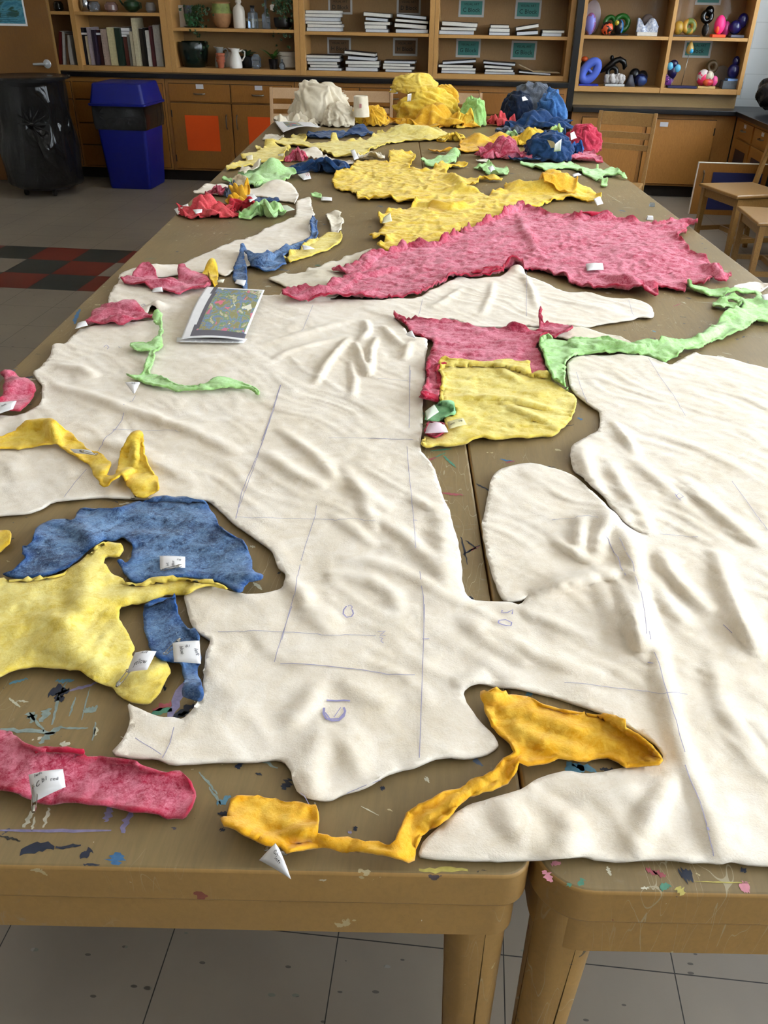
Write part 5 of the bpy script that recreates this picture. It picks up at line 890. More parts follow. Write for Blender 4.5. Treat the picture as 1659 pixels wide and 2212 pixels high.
# ---------------------------------------------------------------- sketchbooks in stacks
rnd = random.Random(11)
def stack(x0, x1, n, th, zs, where, tilts=None, deep=.21):
    z = zs; grp = 'sketchbooks stacked in the notebook bookcases'
    for i in range(n):
        a = px_x(x0+rnd.uniform(0, 9), 70, 8.32); b = px_x(x1-rnd.uniform(0, 12), 70, 8.32); b = min(b, a+.31); h = th*rnd.uniform(.8, 1.15)
        rz_ = rad(rnd.uniform(-5, 5)); cx = (a+b)/2; w = (b-a)/2; yc = 8.30+.02+deep/2+rnd.uniform(0, .015); til = rad(tilts[i]) if tilts and i < len(tilts) else 0
        pos = 'bottom of' if i == 0 else 'top of' if i == n-1 else '%s up in' % ordw[i]
        t = thing('sketchbook', (cx, yc, z), 'black-covered sketchbook, %s the stack %s' % (pos, where), 'sketchbook', grp)
        M = Matrix.Translation((cx, yc, z+.0006+w*abs(sin(til)))) @ Matrix.Rotation(til, 4, 'Y') @ Matrix.Rotation(rz_*.4, 4, 'Z')
        MB().box(-w+.003, w-.004, -deep/2+.003, deep/2-.003, .0016, h-.0018, 0, M).build('page_block', plain('#d8d5cc' if i % 3 else '#c6c9cc', .8, var=.1, sc=90), t)
        m = MB(); m.box(-w, w, -deep/2, deep/2, 0, .0015, 0, M); m.box(-w, w, -deep/2, deep/2, h-.0017, h, 0, M); m.box(-w, -w+.003, -deep/2, deep/2, 0, h, 0, M)
        m.build('cover', plain('#15151a' if i % 4 else '#27252b', .45), t)
        z += h+.0006+(2*w*abs(sin(til)) if til else 0)*.55
Z1, Z0 = 1.2755, .9690
stack(658, 742, 6, .026, Z1, 'left on the D Block shelf'); stack(784, 846, 5, .026, Z1, 'in the middle of the D Block shelf', [0, 0, 0, 3, 3]); stack(850, 925, 4, .028, Z1, 'right on the D Block shelf', [0, 3, 3, 4])
stack(658, 738, 5, .024, Z0, 'left on the H Block shelf'); stack(742, 822, 5, .027, Z0, 'in the middle of the H Block shelf', [0, 0, 0, 2, 4]); stack(826, 900, 4, .024, Z0, 'right on the H Block shelf')
Z1 = 1.2705
stack(946, 1044, 3, .028, Z1, 'left on the C Block shelf', [0, 0, 2]); stack(1051, 1110, 3, .026, Z1, 'in the middle of the C Block shelf'); stack(1108, 1168, 2, .026, Z1, 'right of the middle on the C Block shelf', [-4, -9]); stack(1164, 1226, 2, .022, Z1, 'at the right end of the C Block shelf')
stack(950, 1040, 4, .022, Z0, 'left on the G Block shelf', [0, 0, 0, -4]); stack(1046, 1122, 4, .020, Z0, 'in the middle of the G Block shelf', [0, 0, 2, 3]); stack(1125, 1208, 1, .016, Z0, 'right on the G Block shelf', [3])
a = px_x(1120, 150, 8.4); t = MB(); t.add([(a, 8.32, 1.045), (a, 8.5, 1.045), (a+.13, 8.5, .995), (a+.13, 8.32, .995), (a+.36, 8.5, .99), (a+.36, 8.32, .99)], [(0, 1, 2, 3), (3, 2, 4, 5)])
o = tag(t.build('loose_folder', plain('#b9a582', .7), loc=(a, 8.4, .99)), 'open tan folder spread on top of the right sketchbook on the G Block shelf', 'folder'); s = o.modifiers.new('t', 'SOLIDIFY'); s.thickness = .004
# ---------------------------------------------------------------- pots, jugs and plants
def pot(name, label, cat, px, Y, z, ptop, prof, mat, py=100, parts=(), n=28, smooth=True):
    X, _, _ = aty(px, py, Y); H_ = aty(px, ptop, Y)[2]-z; H_ = max(H_, .03); t = thing(name, (X, Y, z), label, cat)
    MB().lathe([(r, h*H_+.0005) for r, h in prof], (X, Y, z), n).build('body', mat, t, smooth=smooth); return t, X, H_
CERW = plain('#d9d2c6', .35, var=.08); TERRA = plain('#a5583a', .7); DGR = plain('#0b1a14', .2, var=.3); GL = plain('#aebccb', .08, trans=.85, var=0); CLAY = plain('#a5784f', .8, var=.25)
LEAF = plain('#27421d', .5, var=.4); LEAFL = plain('#4f7d33', .5, var=.35)
def leaves(par, c, n, L, w, mat, seed, droop=.3, up=.6, name='leaf'):
    r = random.Random(seed)
    for i in range(n):
        a = 2*pi*i/n+r.uniform(-.3, .3); l = L*r.uniform(.7, 1.1); e = up*r.uniform(.6, 1.3); V = []; N = 6
        for k in range(N+1):
            t_ = k/N; d = l*t_; z = d*e-droop*l*t_*t_*1.6; ww = w*math.sin(pi*min(.97, t_*.9+.1))**.8
            x, y = cos(a)*d, sin(a)*d; V += [(c[0]+x-sin(a)*ww, c[1]+y+cos(a)*ww, c[2]+z), (c[0]+x, c[1]+y, c[2]+z-ww*.25), (c[0]+x+sin(a)*ww, c[1]+y-cos(a)*ww, c[2]+z)]
        F = [(3*k+j, 3*k+j+1, 3*k+j+4, 3*k+j+3) for k in range(N) for j in range(2)]
        m = MB().add(V, F); m.build(name, mat, par, smooth=2)
def ivy(par, c, n, seed, drop=.2, spread=.08, mat=LEAF):
    r = random.Random(seed); m = MB()
    for i in range(n):
        a = r.uniform(0, 2*pi); q = r.random(); x = c[0]+r.gauss(0, spread); z = c[2]+.05-drop*q*abs(r.gauss(.5, .5)); y = c[1]-.02-r.uniform(0, .09); s = r.uniform(.010, .018); t1 = Matrix.Rotation(a, 4, 'Y') @ Matrix.Rotation(r.uniform(-.6, .6), 4, 'X')
        m.add([Matrix.Translation((x, y, z)) @ t1 @ Vector(p) for p in ((0, 0, -s), (s*.9, 0, -.2*s), (.5*s, .15*s, .3*s), (0, 0, s*1.2), (-.5*s, .15*s, .3*s), (-s*.9, 0, -.2*s))], [(0, 1, 2, 3), (0, 3, 4, 5)])
    o = m.build('foliage', mat, par); o['kind'] = 'stuff'
ZB1, ZB0 = 1.286, .9690
t = tag(MB().box(px_x(386, 40, 8.5), px_x(402, 40, 8.5), 8.50, 8.512, ZB1, ZB1+.17).build('card', CERW), 'pale card leaning at the left end of the plant shelf', 'card')
t, X, h = pot('potted_ivy', 'trailing ivy in a small green pot at the left of the plant shelf', 'plant', 419, 8.42, ZB1, 30, [(.03, 0), (.045, .1), (.06, .6), (.066, 1), (.06, 1), (.05, .85)], plain('#3f7a50', .3)); ivy(t, (X+.09, 8.36, ZB1+.12), 110, 1, .30, .055); MB().lathe([(.06, 0), (.075, .008), (.07, .012)], (X, 8.42, ZB1), 24).build('saucer', plain('#1c3b2a', .3), t, smooth=True)
t, X, h = pot('glass_cup', 'clear glass cup standing in the green pot', 'cup', 417, 8.50, ZB1, 12, [(.045, 0), (.05, .3), (.058, 1), (.054, 1), (.045, .1)], GL)
t, X, h = pot('clay_vase', 'big round clay vase with a painted green and yellow neck band', 'vase', 484, 8.43, ZB1, 4, [(.045, 0), (.055, .03), (.085, .25), (.1, .48), (.098, .58), (.08, .7), (.078, .95), (.088, 1.), (.078, 1.), (.07, .9)], CLAY)
MB().lathe([(.1005, h*.565), (.099, h*.6), (.082, h*.7), (.0795, h*.92), (.079, h*.93)], (X, 8.43, ZB1), 28, cap=False).build('painted_band', plain('#8a9650', .5, var=.5, sc=25), t, smooth=True)
t, X, h = pot('bottle', 'tall matt cream bottle beside the clay vase', 'bottle', 521, 8.40, ZB1, -2, [(.05, 0), (.055, .05), (.053, .6), (.045, .72), (.022, .8), (.02, .84), (.028, .9), (.018, 1.05), (.01, 1.15)], CERW)
t, X, h = pot('bottle', 'square pale blue glass bottle with a dark stopper', 'bottle', 550, 8.40, ZB1, 12, [(.045, 0), (.048, .04), (.045, .68), (.018, .76), (.018, .92), (.012, .93)], GL, n=4, smooth=False); MB().lathe([(.02, h*.93), (.022, h*1.0)], (X, 8.4, ZB1), 16).build('stopper', BLACK, t)
t, X, h = pot('bottle', 'slender clear glass bottle with a long thin neck', 'bottle', 578, 8.38, ZB1, 0, [(.035, 0), (.038, .05), (.036, .5), (.012, .6), (.01, 1.0), (.014, 1.1)], GL)
t, X, h = pot('serving_dish', 'cream dish with a dark foot behind the bottles', 'dish', 553, 8.51, ZB1, 35, [(.07, 0), (.075, .55), (.10, .6), (.10, .8), (.09, .8)], plain('#c6b892', .4))
t, X, h = pot('potted_ivy', 'dark trailing ivy in a black pot at the right end of the plant shelf', 'plant', 614, 8.42, ZB1, 38, [(.05, 0), (.075, .2), (.085, .9), (.08, 1.), (.07, .9)], BLACK); ivy(t, (X+.02, 8.37, ZB1+.22), 160, 2, .32, .055); m = MB()
for k in range(5): m.ball((X-.075+.012*cos(k*1.26), 8.335, ZB1+.165+.014*sin(k*1.26)), (.012, .006, .014), 8)
m.build('flower', CERW, t, smooth=2)
m = MB()
X = px_x(420, 130, 8.43); t = thing('plant_pot', (X, 8.43, ZB0), 'large glossy black green pot at the left of the lower plant shelf', 'pot'); MB().lathe([(.10, .001), (.115, .03), (.135, .12), (.14, .20), (.137, .205), (.125, .18), (.1, .05)], (X, 8.43, ZB0), 32).build('body', DGR, t, smooth=True)
X2 = px_x(396, 130, 8.5); t = thing('plant_pot', (X2, 8.5, ZB0), 'dark red glazed pot half hidden behind the black green pot', 'pot'); MB().lathe([(.05, .001), (.06, .1), (.062, .19), (.05, .19)], (X2-.02, 8.50, ZB0), 24).build('body', plain('#3d120c', .25), t, smooth=True)
def jug(label, px, Y, top, mat, r=.06, side=1):
    X = px_x(px, 130, Y); h = aty(px, top, Y)[2]-ZB0; t = thing('jug', (X, Y, ZB0), label, 'jug')
    MB().lathe([(r*.95, .001), (r, .01), (r*.92, h*.45), (r*.62, h*.72), (r*.55, h*.82), (r*.75, h), (r*.68, h), (r*.48, h*.84), (r*.5, h*.6)], (X, Y, ZB0), 28).build('body', mat, t, smooth=True)
    MB().tube([(X+side*(r*.6+.0), Y, ZB0+h*.86), (X+side*r*1.15, Y, ZB0+h*.93), (X+side*r*1.5, Y, ZB0+h*.85), (X+side*r*1.45, Y, ZB0+h*.62), (X+side*r*1.0, Y, ZB0+h*.38)], .007, 8).build('handle', mat, t, smooth=True)
    MB().add([(X-side*r*.55, Y-.02, ZB0+h*.9), (X-side*r*.55, Y+.02, ZB0+h*.9), (X-side*r*1.15, Y, ZB0+h*1.04), (X-side*r*.7, Y-.022, ZB0+h), (X-side*r*.7, Y+.022, ZB0+h)], [(0, 2, 3), (1, 4, 2), (0, 1, 2)]).build('spout', mat, t)
jug('white enamel jug with a curved handle on the lower plant shelf', 509, 8.37, 105, plain('#e2ded6', .25, var=.03)); jug('grey white jug behind a stack of terracotta pots', 476, 8.46, 102, plain('#a9aaa5', .4), .05)
t, X, h = pot('vase', 'second pale jug-shaped vase half hidden behind the white enamel jug', 'vase', 495, 8.50, ZB0, 112, [(.05, 0), (.055, .2), (.045, .7), (.03, .9), (.035, 1.)], plain('#c2b9aa', .4), py=130)
X = px_x(478, 147, 8.34)
for k in range(3):
    t = thing('terracotta_pot', (X, 8.34, ZB0+k*.026), 'small terracotta pot, %s of the nested stack in front of the grey jug' % ('bottom', 'middle', 'top')[k], 'pot', 'nested terracotta pots'); MB().lathe([(.026, .001+k*.0262), (.034, .05+k*.026), (.040, .051+k*.026), (.041, .068+k*.026), (.034, .0685+k*.026), (.027, .062+k*.026)], (X, 8.34, ZB0), 24).build('body', TERRA, t, smooth=True)
t, X, h = pot('potted_plant', 'leafy green plant in a black pot behind the white jug', 'plant', 534, 8.46, ZB0, 122, [(.045, 0), (.06, .9), (.06, 1), (.05, .9)], BLACK, py=140); leaves(t, (X, 8.46, ZB0+h), 9, .13, .018, LEAF, 3, .3, .9)
t, X, h = pot('glass_jar', 'lumpy clear glass jar between the two leafy plants', 'jar', 554, 8.38, ZB0, 117, [(.03, 0), (.045, .15), (.04, .5), (.048, .65), (.03, .9), (.02, 1)], GL, py=140)
t, X, h = pot('potted_plant', 'bright leafy plant in a small black pot in front of the white tub', 'plant', 591, 8.37, ZB0, 128, [(.035, 0), (.042, .9), (.044, 1), (.036, .9)], BLACK, py=145); leaves(t, (X, 8.37, ZB0+h), 11, .12, .015, LEAFL, 4, .25, .9)
t, X, h = pot('plant_pot', 'white tub at the right end of the lower plant shelf', 'pot', 622, 8.48, ZB0, 112, [(.06, 0), (.085, .1), (.09, .75), (.094, .78), (.095, 1.), (.085, 1.)], plain('#bfb7a8', .4), py=140)
t, X, h = pot('glass_bulb', 'small clear bulb-shaped bottle in front of the white tub', 'bottle', 610, 8.34, ZB0, 128, [(.02, 0), (.028, .3), (.02, .6), (.009, .75), (.011, 1.)], GL, py=150)
for px_, tp, r_, mat_, lb, pts in ((127, 3, .045, plain('#1b1c18', .1), 'dark glass jar on the top left shelf', 0), (185, -8, .045, plain('#9fa4ab', .15, 1.), 'shiny silver vase on the upper book shelf', 0), (205, 3, .05, GL, 'clear glass jar on the upper book shelf', 0), (241, 4, .06, plain('#a08078', .1, trans=.5), 'pinkish glass bowl on the upper book shelf', 0), (326, 5, .045, plain('#8d8a88', .3), 'grey ceramic cup on the upper book shelf', 0)):
    t, X, h = pot('jar', lb, 'jar', px_, 8.42, 1.396, tp, [(r_*.7, 0), (r_, .2), (r_, .7), (r_*.7, .95), (r_*.75, 1.), (r_*.6, .95)], mat_, py=20)
X = px_x(286, 20, 8.42); t = thing('teapot', (X, 8.42, 1.396), 'small dark green teapot on the upper book shelf', 'teapot'); MB().lathe([(.03, .001), (.06, .02), (.075, .045), (.065, .08), (.03, .1), (.012, .105), (.012, .118), (.004, .12)], (X, 8.42, 1.396), 24).build('body', plain('#1f3a26', .3), t, smooth=True)
MB().tube([(X-.06, 8.42, 1.44), (X-.09, 8.42, 1.46), (X-.11, 8.42, 1.49)], [.012, .009, .007], 8).build('spout', plain('#1f3a26', .3), t, smooth=True); MB().tube([(X+.06, 8.42, 1.47), (X+.085, 8.42, 1.47), (X+.085, 8.42, 1.43), (X+.06, 8.42, 1.425)], .006, 8).build('handle', plain('#1f3a26', .3), t, smooth=True)
# ---------------------------------------------------------------- sculptures
ZE1, ZE0 = 1.286, .8955
def sculpt(label, px, py, Y, z, mats, base=None, build=None, cat='sculpture'):
    X = px_x(px, py, Y); t = thing('sculpture', (X, Y, z), label, cat, 'painted sculptures on display'); h = 0
    if base:
        w, h, c = base; MB().box(X-w, X+w, Y-.05, Y+.05, z+.0005, z+h).build('plinth', plain(c, .5), t, bevel=.002)
    for nm, mat, mm in build(X, Y, z+h+.0005): mm.build(nm, mat, t, smooth=2)
    return t
def pal(a, b, sc=20, c=None, rough=.35):
    n = NT('painted_'+a.strip('#')); f = n.noise(sc, 2, .5, .5); st = [(0, a), (.5, b)]+([(.58, c)] if c else []); n.col(n.ramp(f, st, 'CONSTANT')).set(rough); return n.m
def torus(c, R, r, rx=0, ry=0, sq=1.):
    M = Matrix.Translation(c) @ Matrix.Rotation(rx, 4, 'X') @ Matrix.Rotation(ry, 4, 'Z'); m = MB(); m.tube([M @ Vector((R*cos(a), R*sin(a)*sq, 0)) for a in np.linspace(0, 2*pi, 25)[:-1]], r, 12, closed=True); return m
sculpt('purple and blue egg in front of the tall pale oval', 1274, 60, 8.36, ZE1, 0, None, lambda X, Y, z: [('egg', pal('#6d6fb8', '#7f4b72', 12, '#8a9ad8'), MB().ball((X, Y, z+.083), (.048, .048, .083), 24))])
sculpt('tall pale mauve oval board standing at the left of the sculpture shelf', 1279, 40, 8.53, ZE1, 0, None, lambda X, Y, z: [('board', plain('#9a8a8c', .5), MB().ball((X, Y, z+.13), (.072, .008, .13), 28))])
sculpt('green looped sculpture on a dark plinth', 1330, 60, 8.46, ZE1, 0, (.11, .012, '#1c1412'), lambda X, Y, z: [('loop', plain('#1f5c1c', .25), torus((X-.055, Y, z+.08), .042, .02, rad(80))), ('loop', plain('#1f5c1c', .25), torus((X+.045, Y, z+.078), .055, .022, rad(80)))])
sculpt('round orange ball with black patches in front of the green loops', 1311, 68, 8.34, ZE1, 0, None, lambda X, Y, z: [('ball', pal('#d2532c', '#15100e', 22), MB().ball((X, Y, z+.05), (.052, .045, .05), 24))])
sculpt('blue black egg with a yellow spot in front of the green loops', 1336, 66, 8.36, ZE1, 0, None, lambda X, Y, z: [('egg', pal('#0a0d14', '#1f5f96', 9), MB().ball((X, Y, z+.06), (.04, .04, .06), 24)), ('spot', plain('#b5a32a', .4), MB().ball((X-.025, Y-.025, z+.093), (.018, .018, .02), 16))])
def wavy(X, Y, z):
    m = MB(); N = 24; V = []
    for s in (0, 1):
        for i in range(N+1):
            t_ = i/N; x = X-.09+.18*t_; zt = z+.075+.03*math.sin(t_*9.5+1.4); V += [(x+.006*math.sin(t_*9), Y-.03+.05*s+.012*cos(t_*12), zt), (x, Y-.02+.04*s, z+.0)]
    k = 2*(N+1); F = [(2*i, 2*i+1, 2*i+3, 2*i+2) for i in range(N)]+[(k+2*i, k+2*i+2, k+2*i+3, k+2*i+1) for i in range(N)]+[(2*i, 2*i+2, k+2*i+2, k+2*i) for i in range(N)]+[(0, k, k+1, 1), (2*N, 2*N+1, k+2*N+1, k+2*N)]
    return [('wave', pal('#9aa2b8', '#c9cbd2', 70), m.add(V, F)), ('stone', plain('#5b4d48', .8, var=.3), MB().ball((X, Y+.045, z+.085), (.05, .03, .05), 20))]
sculpt('pale blue striped wavy sculpture with a brown stone, on a white plinth', 1396, 72, 8.38, ZE1, 0, (.085, .028, '#cfc8bc'), wavy)
sculpt('ochre and olive twisted sculpture with an open loop', 1478, 68, 8.42, ZE1, 0, (.13, .012, '#3a3029'), lambda X, Y, z: [('loop', pal('#b5862e', '#5d6a2e', 10), torus((X+.035, Y, z+.062), .038, .026, rad(82))), ('fold', pal('#a5822c', '#7a6a28', 9), MB().ball((X-.055, Y, z+.052), (.045, .04, .052), 20)), ('fold', plain('#7a4a22', .4), MB().ball((X-.105, Y, z+.045), (.03, .035, .045), 20))])
sculpt('shiny black pierced sculpture standing tall behind the hot pink one', 1523, 60, 8.50, ZE1, 0, None, lambda X, Y, z: [('loop', plain('#050a0e', .12, coat=.5), torus((X, Y, z+.15), .035, .022, rad(82), 0, 1.)), ('cap', plain('#050a0e', .12), MB().ball((X+.012, Y, z+.19), (.038, .03, .042), 20)), ('foot', pal('#0c0f12', '#8a8a8a', 18), MB().ball((X+.005, Y, z+.05), (.03, .03, .05), 20))])
sculpt('hot pink pierced egg on a bright orange plinth', 1552, 68, 8.34, ZE1, 0, (.055, .022, '#f0501c'), lambda X, Y, z: [('egg', plain('#ee2c78', .5, var=.05), MB().ball((X, Y, z+.07), (.045, .04, .072), 24)), ('hollow', plain('#f04a1e', .5), MB().ball((X-.018, Y-.03, z+.035), (.016, .012, .028), 16))])
sculpt('rounded magenta sculpture behind the hot pink egg', 1566, 66, 8.44, ZE1, 0, None, lambda X, Y, z: [('ball', plain('#a02a68', .35), MB().ball((X, Y, z+.06), (.042, .042, .06), 20))])
sculpt('glossy dark blue two-lobed sculpture at the right end of the upper shelf', 1592, 68, 8.40, ZE1, 0, (.055, .02, '#5c5f70'), lambda X, Y, z: [('lobe', plain('#131158', .25, coat=.4), MB().ball((X-.02, Y, z+.055), (.055, .05, .055), 24)), ('lobe', plain('#131158', .25, coat=.4), MB().ball((X+.03, Y, z+.105), (.045, .045, .058), 24))])
# lower sculpture shelf
def bluering(X, Y, z):
    M = Matrix.Translation((X, Y, z+.10)) @ Matrix.Rotation(rad(38), 4, 'Y') @ Matrix.Rotation(rad(0), 4, 'X')
    m = MB(); m.tube([M @ Vector((.048*cos(a), 0, .085*sin(a))) for a in np.linspace(0, 2*pi, 25)[:-1]], .036, 14, closed=True); k = MB(); k.tube([M @ Vector((.035*cos(a), -.01, .0)) for a in (0, pi)], .014, 10)
    return [('ring', plain('#4a62c0', .6, var=.08), m), ('bridge', plain('#4a62c0', .6, var=.08), k)]
sculpt('matt blue elongated ring with two holes leaning on a blue plinth', 1272, 170, 8.35, ZE0, 0, (.085, .014, '#1a2a9a'), bluering)
sculpt('orange-tipped black sculpture behind the blue ring', 1262, 150, 8.50, ZE0, 0, None, lambda X, Y, z: [('ball', plain('#120d0d', .4), MB().ball((X, Y, z+.10), (.05, .04, .10), 20)), ('tip', plain('#c4501e', .5), MB().ball((X-.01, Y-.01, z+.20), (.03, .028, .022), 16))])
def blackarms(X, Y, z):
    m = MB(); P = [(-.10, 0, .10), (-.05, 0, .13), (0, 0, .17), (.02, 0, .19), (.06, 0, .205), (.10, 0, .185), (.115, 0, .15), (.105, 0, .125)]
    m.tube([(X+a, Y, z+c) for a, b, c in P], [.012, .024, .03, .026, .024, .024, .020, .008], 12); r = torus((X+.01, Y, z+.10), .04, .020, rad(85))
    return [('arm', plain('#0a0808', .3), m), ('ring', plain('#0a0808', .3), r), ('stem', plain('#0a0808', .3), MB().ball((X, Y, z+.04), (.03, .03, .045), 16)), ('knob', plain('#0a0808', .3), MB().ball((X-.01, Y, z+.215), (.018, .018, .022), 12))]
sculpt('black sculpture with a hooked arm and a ring, rising behind the white lumps', 1318, 170, 8.47, ZE0, 0, None, blackarms)
def lumps(X, Y, z):
    m = MB(); r = random.Random(3)
    for k in range(12): m.ball((X-.07+.14*k/11, Y+r.uniform(-.02, .02), z+.03+r.uniform(0, .02)), (.026, .026, .034), 12, fn=lambda d, k=k: 1+.25*math.sin(9*d.x+k)*math.cos(8*d.z+k*2))
    return [('lumps', plain('#c9c3bf', .8, var=.35, sc=60), m)]
sculpt('crumpled white and grey lump sculpture on a white plinth', 1326, 185, 8.36, ZE0, 0, (.085, .018, '#b9bcbc'), lumps)
sculpt('dark blue and black rounded sculpture beside a grey triangular foot', 1376, 185, 8.40, ZE0, 0, None, lambda X, Y, z: [('lobe', pal('#0a1038', '#223a6e', 16), MB().ball((X+.02, Y-.02, z+.05), (.06, .05, .05), 20)), ('lobe', plain('#0b0b10', .3), MB().ball((X-.03, Y+.03, z+.085), (.05, .05, .055), 20)), ('lobe', plain('#0b0b10', .3), MB().ball((X+.04, Y+.04, z+.07), (.05, .05, .055), 20)), ('foot', plain('#3a3a42', .6), MB().frustum((X-.07, Y-.02), (.045, .04), (.012, .02), z, z+.09))])
def owl(X, Y, z):
    k = MB(); k.tube([(X+.005, Y-.03, z), (X+.005, Y-.03, z+.06)], .003, 8)
    return [('body', plain('#0f0a3a', .3), MB().ball((X, Y, z+.12), (.042, .035, .06), 20)), ('head', plain('#0f0a3a', .3), MB().ball((X, Y, z+.18), (.04, .034, .035), 20)), ('disc', plain('#56a8cc', .3), MB().ball((X-.03, Y-.02, z+.165), (.028, .02, .032), 16)), ('disc', plain('#56a8cc', .3), MB().ball((X+.035, Y-.02, z+.15), (.028, .02, .032), 16)), ('lower_body', pal('#7d3f96', '#1a1040', 30, '#c48ac4'), MB().ball((X-.02, Y+.01, z+.06), (.045, .035, .05), 20)), ('rod', HND, k)]
sculpt('dark blue sculpture with two pale blue discs at the left of the lower right shelf', 1447, 185, 8.37, ZE0, 0, None, owl)
def tear(X, Y, z):
    k = MB(); k.tube([(X, Y, z), (X+.018, Y, z+.25)], .0028, 8); d = MB().lathe([(.004, .095), (.012, .08), (.028, .045), (.032, .02), (.024, 0), (.012, -.008)], (X+.018, Y, z+.25), 20)
    return [('rod', HND, k), ('teardrop', plain('#b8964e', .35), d), ('opening', plain('#2f96c4', .4), MB().ball((X+.026, Y-.022, z+.268), (.018, .012, .02), 16))]
sculpt('small gold teardrop with a blue opening on a thin rod and long navy plinth', 1471, 188, 8.33, ZE0, 0, (.125, .018, '#141446'), tear)
sculpt('pink, gold and silver clustered balls on a pale wooden plinth', 1523, 190, 8.36, ZE0, 0, (.075, .018, '#c4a468'), lambda X, Y, z: [('ball', pal('#d82f5c', '#c8b8b4', 16), MB().ball((X-.035, Y, z+.065), (.055, .045, .065), 20)), ('ball', pal('#c4b8a0', '#8f6a70', 14), MB().ball((X+.01, Y-.02, z+.075), (.04, .035, .045), 20)), ('ball', pal('#d0562c', '#c02a3c', 20), MB().ball((X+.005, Y-.04, z+.03), (.045, .03, .03), 20)), ('ball', pal('#c9a85c', '#d04a86', 14), MB().ball((X+.065, Y, z+.04), (.032, .032, .042), 20))])
sculpt('brown curved sculpture behind the pink and gold balls', 1535, 160, 8.50, ZE0, 0, None, lambda X, Y, z: [('curve', plain('#5c4526', .4), torus((X, Y, z+.16), .035, .02, rad(85))), ('stand', plain('#5c4526', .4), MB().ball((X, Y, z+.06), (.03, .03, .07), 16))])
def books3(X, Y, z): return [('figure', plain('#131150', .28, coat=.4), MB().ball((X, Y, z+.055), (.052, .045, .06), 24)), ('head', plain('#131150', .28, coat=.4), MB().ball((X+.005, Y, z+.13), (.03, .03, .042), 20))]
X = px_x(1577, 195, 8.38); t = thing('storage_box', (X, 8.38, ZE0), 'grey patterned box with a pale blue lid under the dark blue figure', 'box'); MB().box(X-.085, X+.085, 8.33, 8.44, ZE0+.0005, ZE0+.062).build('body', plain('#5c646c', .6, var=.35, sc=50), t, bevel=.003); MB().box(X-.05, X+.07, 8.332, 8.438, ZE0+.0625, ZE0+.080).build('lid', plain('#6f8fc0', .5), t, bevel=.002)
sculpt('glossy dark blue seated figure shape standing on the grey box', 1583, 160, 8.38, ZE0+.0806, 0, None, books3)
sculpt('pale grey disc leaning at the back behind the grey box', 1555, 175, 8.54, ZE0, 0, None, lambda X, Y, z: [('disc', plain('#857668', .6), MB().ball((X, Y, z+.085), (.08, .01, .085), 24))])
LUMPS = [0]
def lump(name, label, cat, px, dims, rot, mat, z=0., parent=None, thick=.004, seed=None, ledge=.20, folds=9, ruff=.05):
    """a bundle of folded cloth: a dome whose surface steps over the edges of its overlapping folds"""
    LUMPS[0] += 1; rs = np.random.RandomState(seed if seed is not None else LUMPS[0]*7+3); NU, NV = 120, 56
    A, Bv = np.meshgrid(np.linspace(0, 2*pi, NU+1)[:-1], np.linspace(0, 1, NV)); th = Bv*pi*.56
    d = np.stack([np.sin(th)*np.cos(A), np.sin(th)*np.sin(A), np.cos(th)], -1)
    wv = np.stack([fbm(d[..., 0]*1.6+d[..., 2]+k*9, d[..., 1]*1.6-d[..., 2]+k*5, LUMPS[0]*3+k, 2) for k in range(3)], -1); e = d+wv*.45
    r = np.full(A.shape, .72)
    for k in range(folds):
        nrm = rs.normal(size=3); nrm[2] = abs(nrm[2])*.9+.1; nrm /= np.linalg.norm(nrm); o_ = rs.uniform(-.35, .75); t = (e@nrm-o_)
        w_ = rs.uniform(.015, .04); s_ = 1/(1+np.exp(-np.clip(t/w_, -30, 30))); r += ledge*rs.uniform(.25, .6)*(s_*np.exp(-np.clip(t, 0, 9)*rs.uniform(1.5, 4.)))
    for k in range(5):                                    # rolled ridges running across
        nrm = rs.normal(size=3); nrm /= np.linalg.norm(nrm); t = e@nrm-rs.uniform(-.5, .5); r += .07*np.exp(-(t/rs.uniform(.05, .09))**2)
    r += ruff*Bv**3*np.sin(A*rs.randint(7, 12)+3*wv[..., 0]*3)+.03*crease(e[..., 0]*3+e[..., 2]*2, e[..., 1]*3, LUMPS[0], 3)
    P = d*r[..., None]; P[..., 2] *= 1.0; c, s_ = cos(rad(rot)), sin(rad(rot)); x = P[..., 0]*c-P[..., 1]*s_; y = P[..., 0]*s_+P[..., 1]*c; h = P[..., 2]-P[-1, :, 2].max()
    u = (x-(x.max()+x.min())/2)/(x.max()-x.min())*dims[0]; v = (y-(y.max()+y.min())/2)/(y.max()-y.min())*dims[1]; h = h/h.max(); h = np.maximum(h, 0)**.9*dims[2]+.005+z+.012*(.5+.5*np.sin(A*9))*(Bv > .93)
    cx, cy = at(px[0], px[1], ZT)[:2]; V = list(zip(u.ravel().tolist(), v.ravel().tolist(), h.ravel().tolist()))
    F = [(j*NU+i, (j+1)*NU+i, (j+1)*NU+(i+1) % NU, j*NU+(i+1) % NU) for j in range(NV-1) for i in range(NU)]
    me = D.meshes.new(name); me.from_pydata(V, [], F); me.materials.append(mat); bm = bmesh.new(); bm.from_mesh(me); bmesh.ops.remove_doubles(bm, verts=bm.verts, dist=1e-5); bm.to_mesh(me); bm.free()
    me.polygons.foreach_set('use_smooth', [True]*len(me.polygons)); at_ = me.attributes.new('rim', 'FLOAT', 'POINT')
    o = D.objects.new(name, me); C.objects.link(o); o.location = (cx, cy, ZT); m_ = o.modifiers.new('thickness', 'SOLIDIFY'); m_.thickness = thick; m_.offset = 0
    if parent is not None: o.parent = parent; o.location = Vector((cx, cy, ZT))-W(parent)
    else: tag(o, label, cat)
    return o
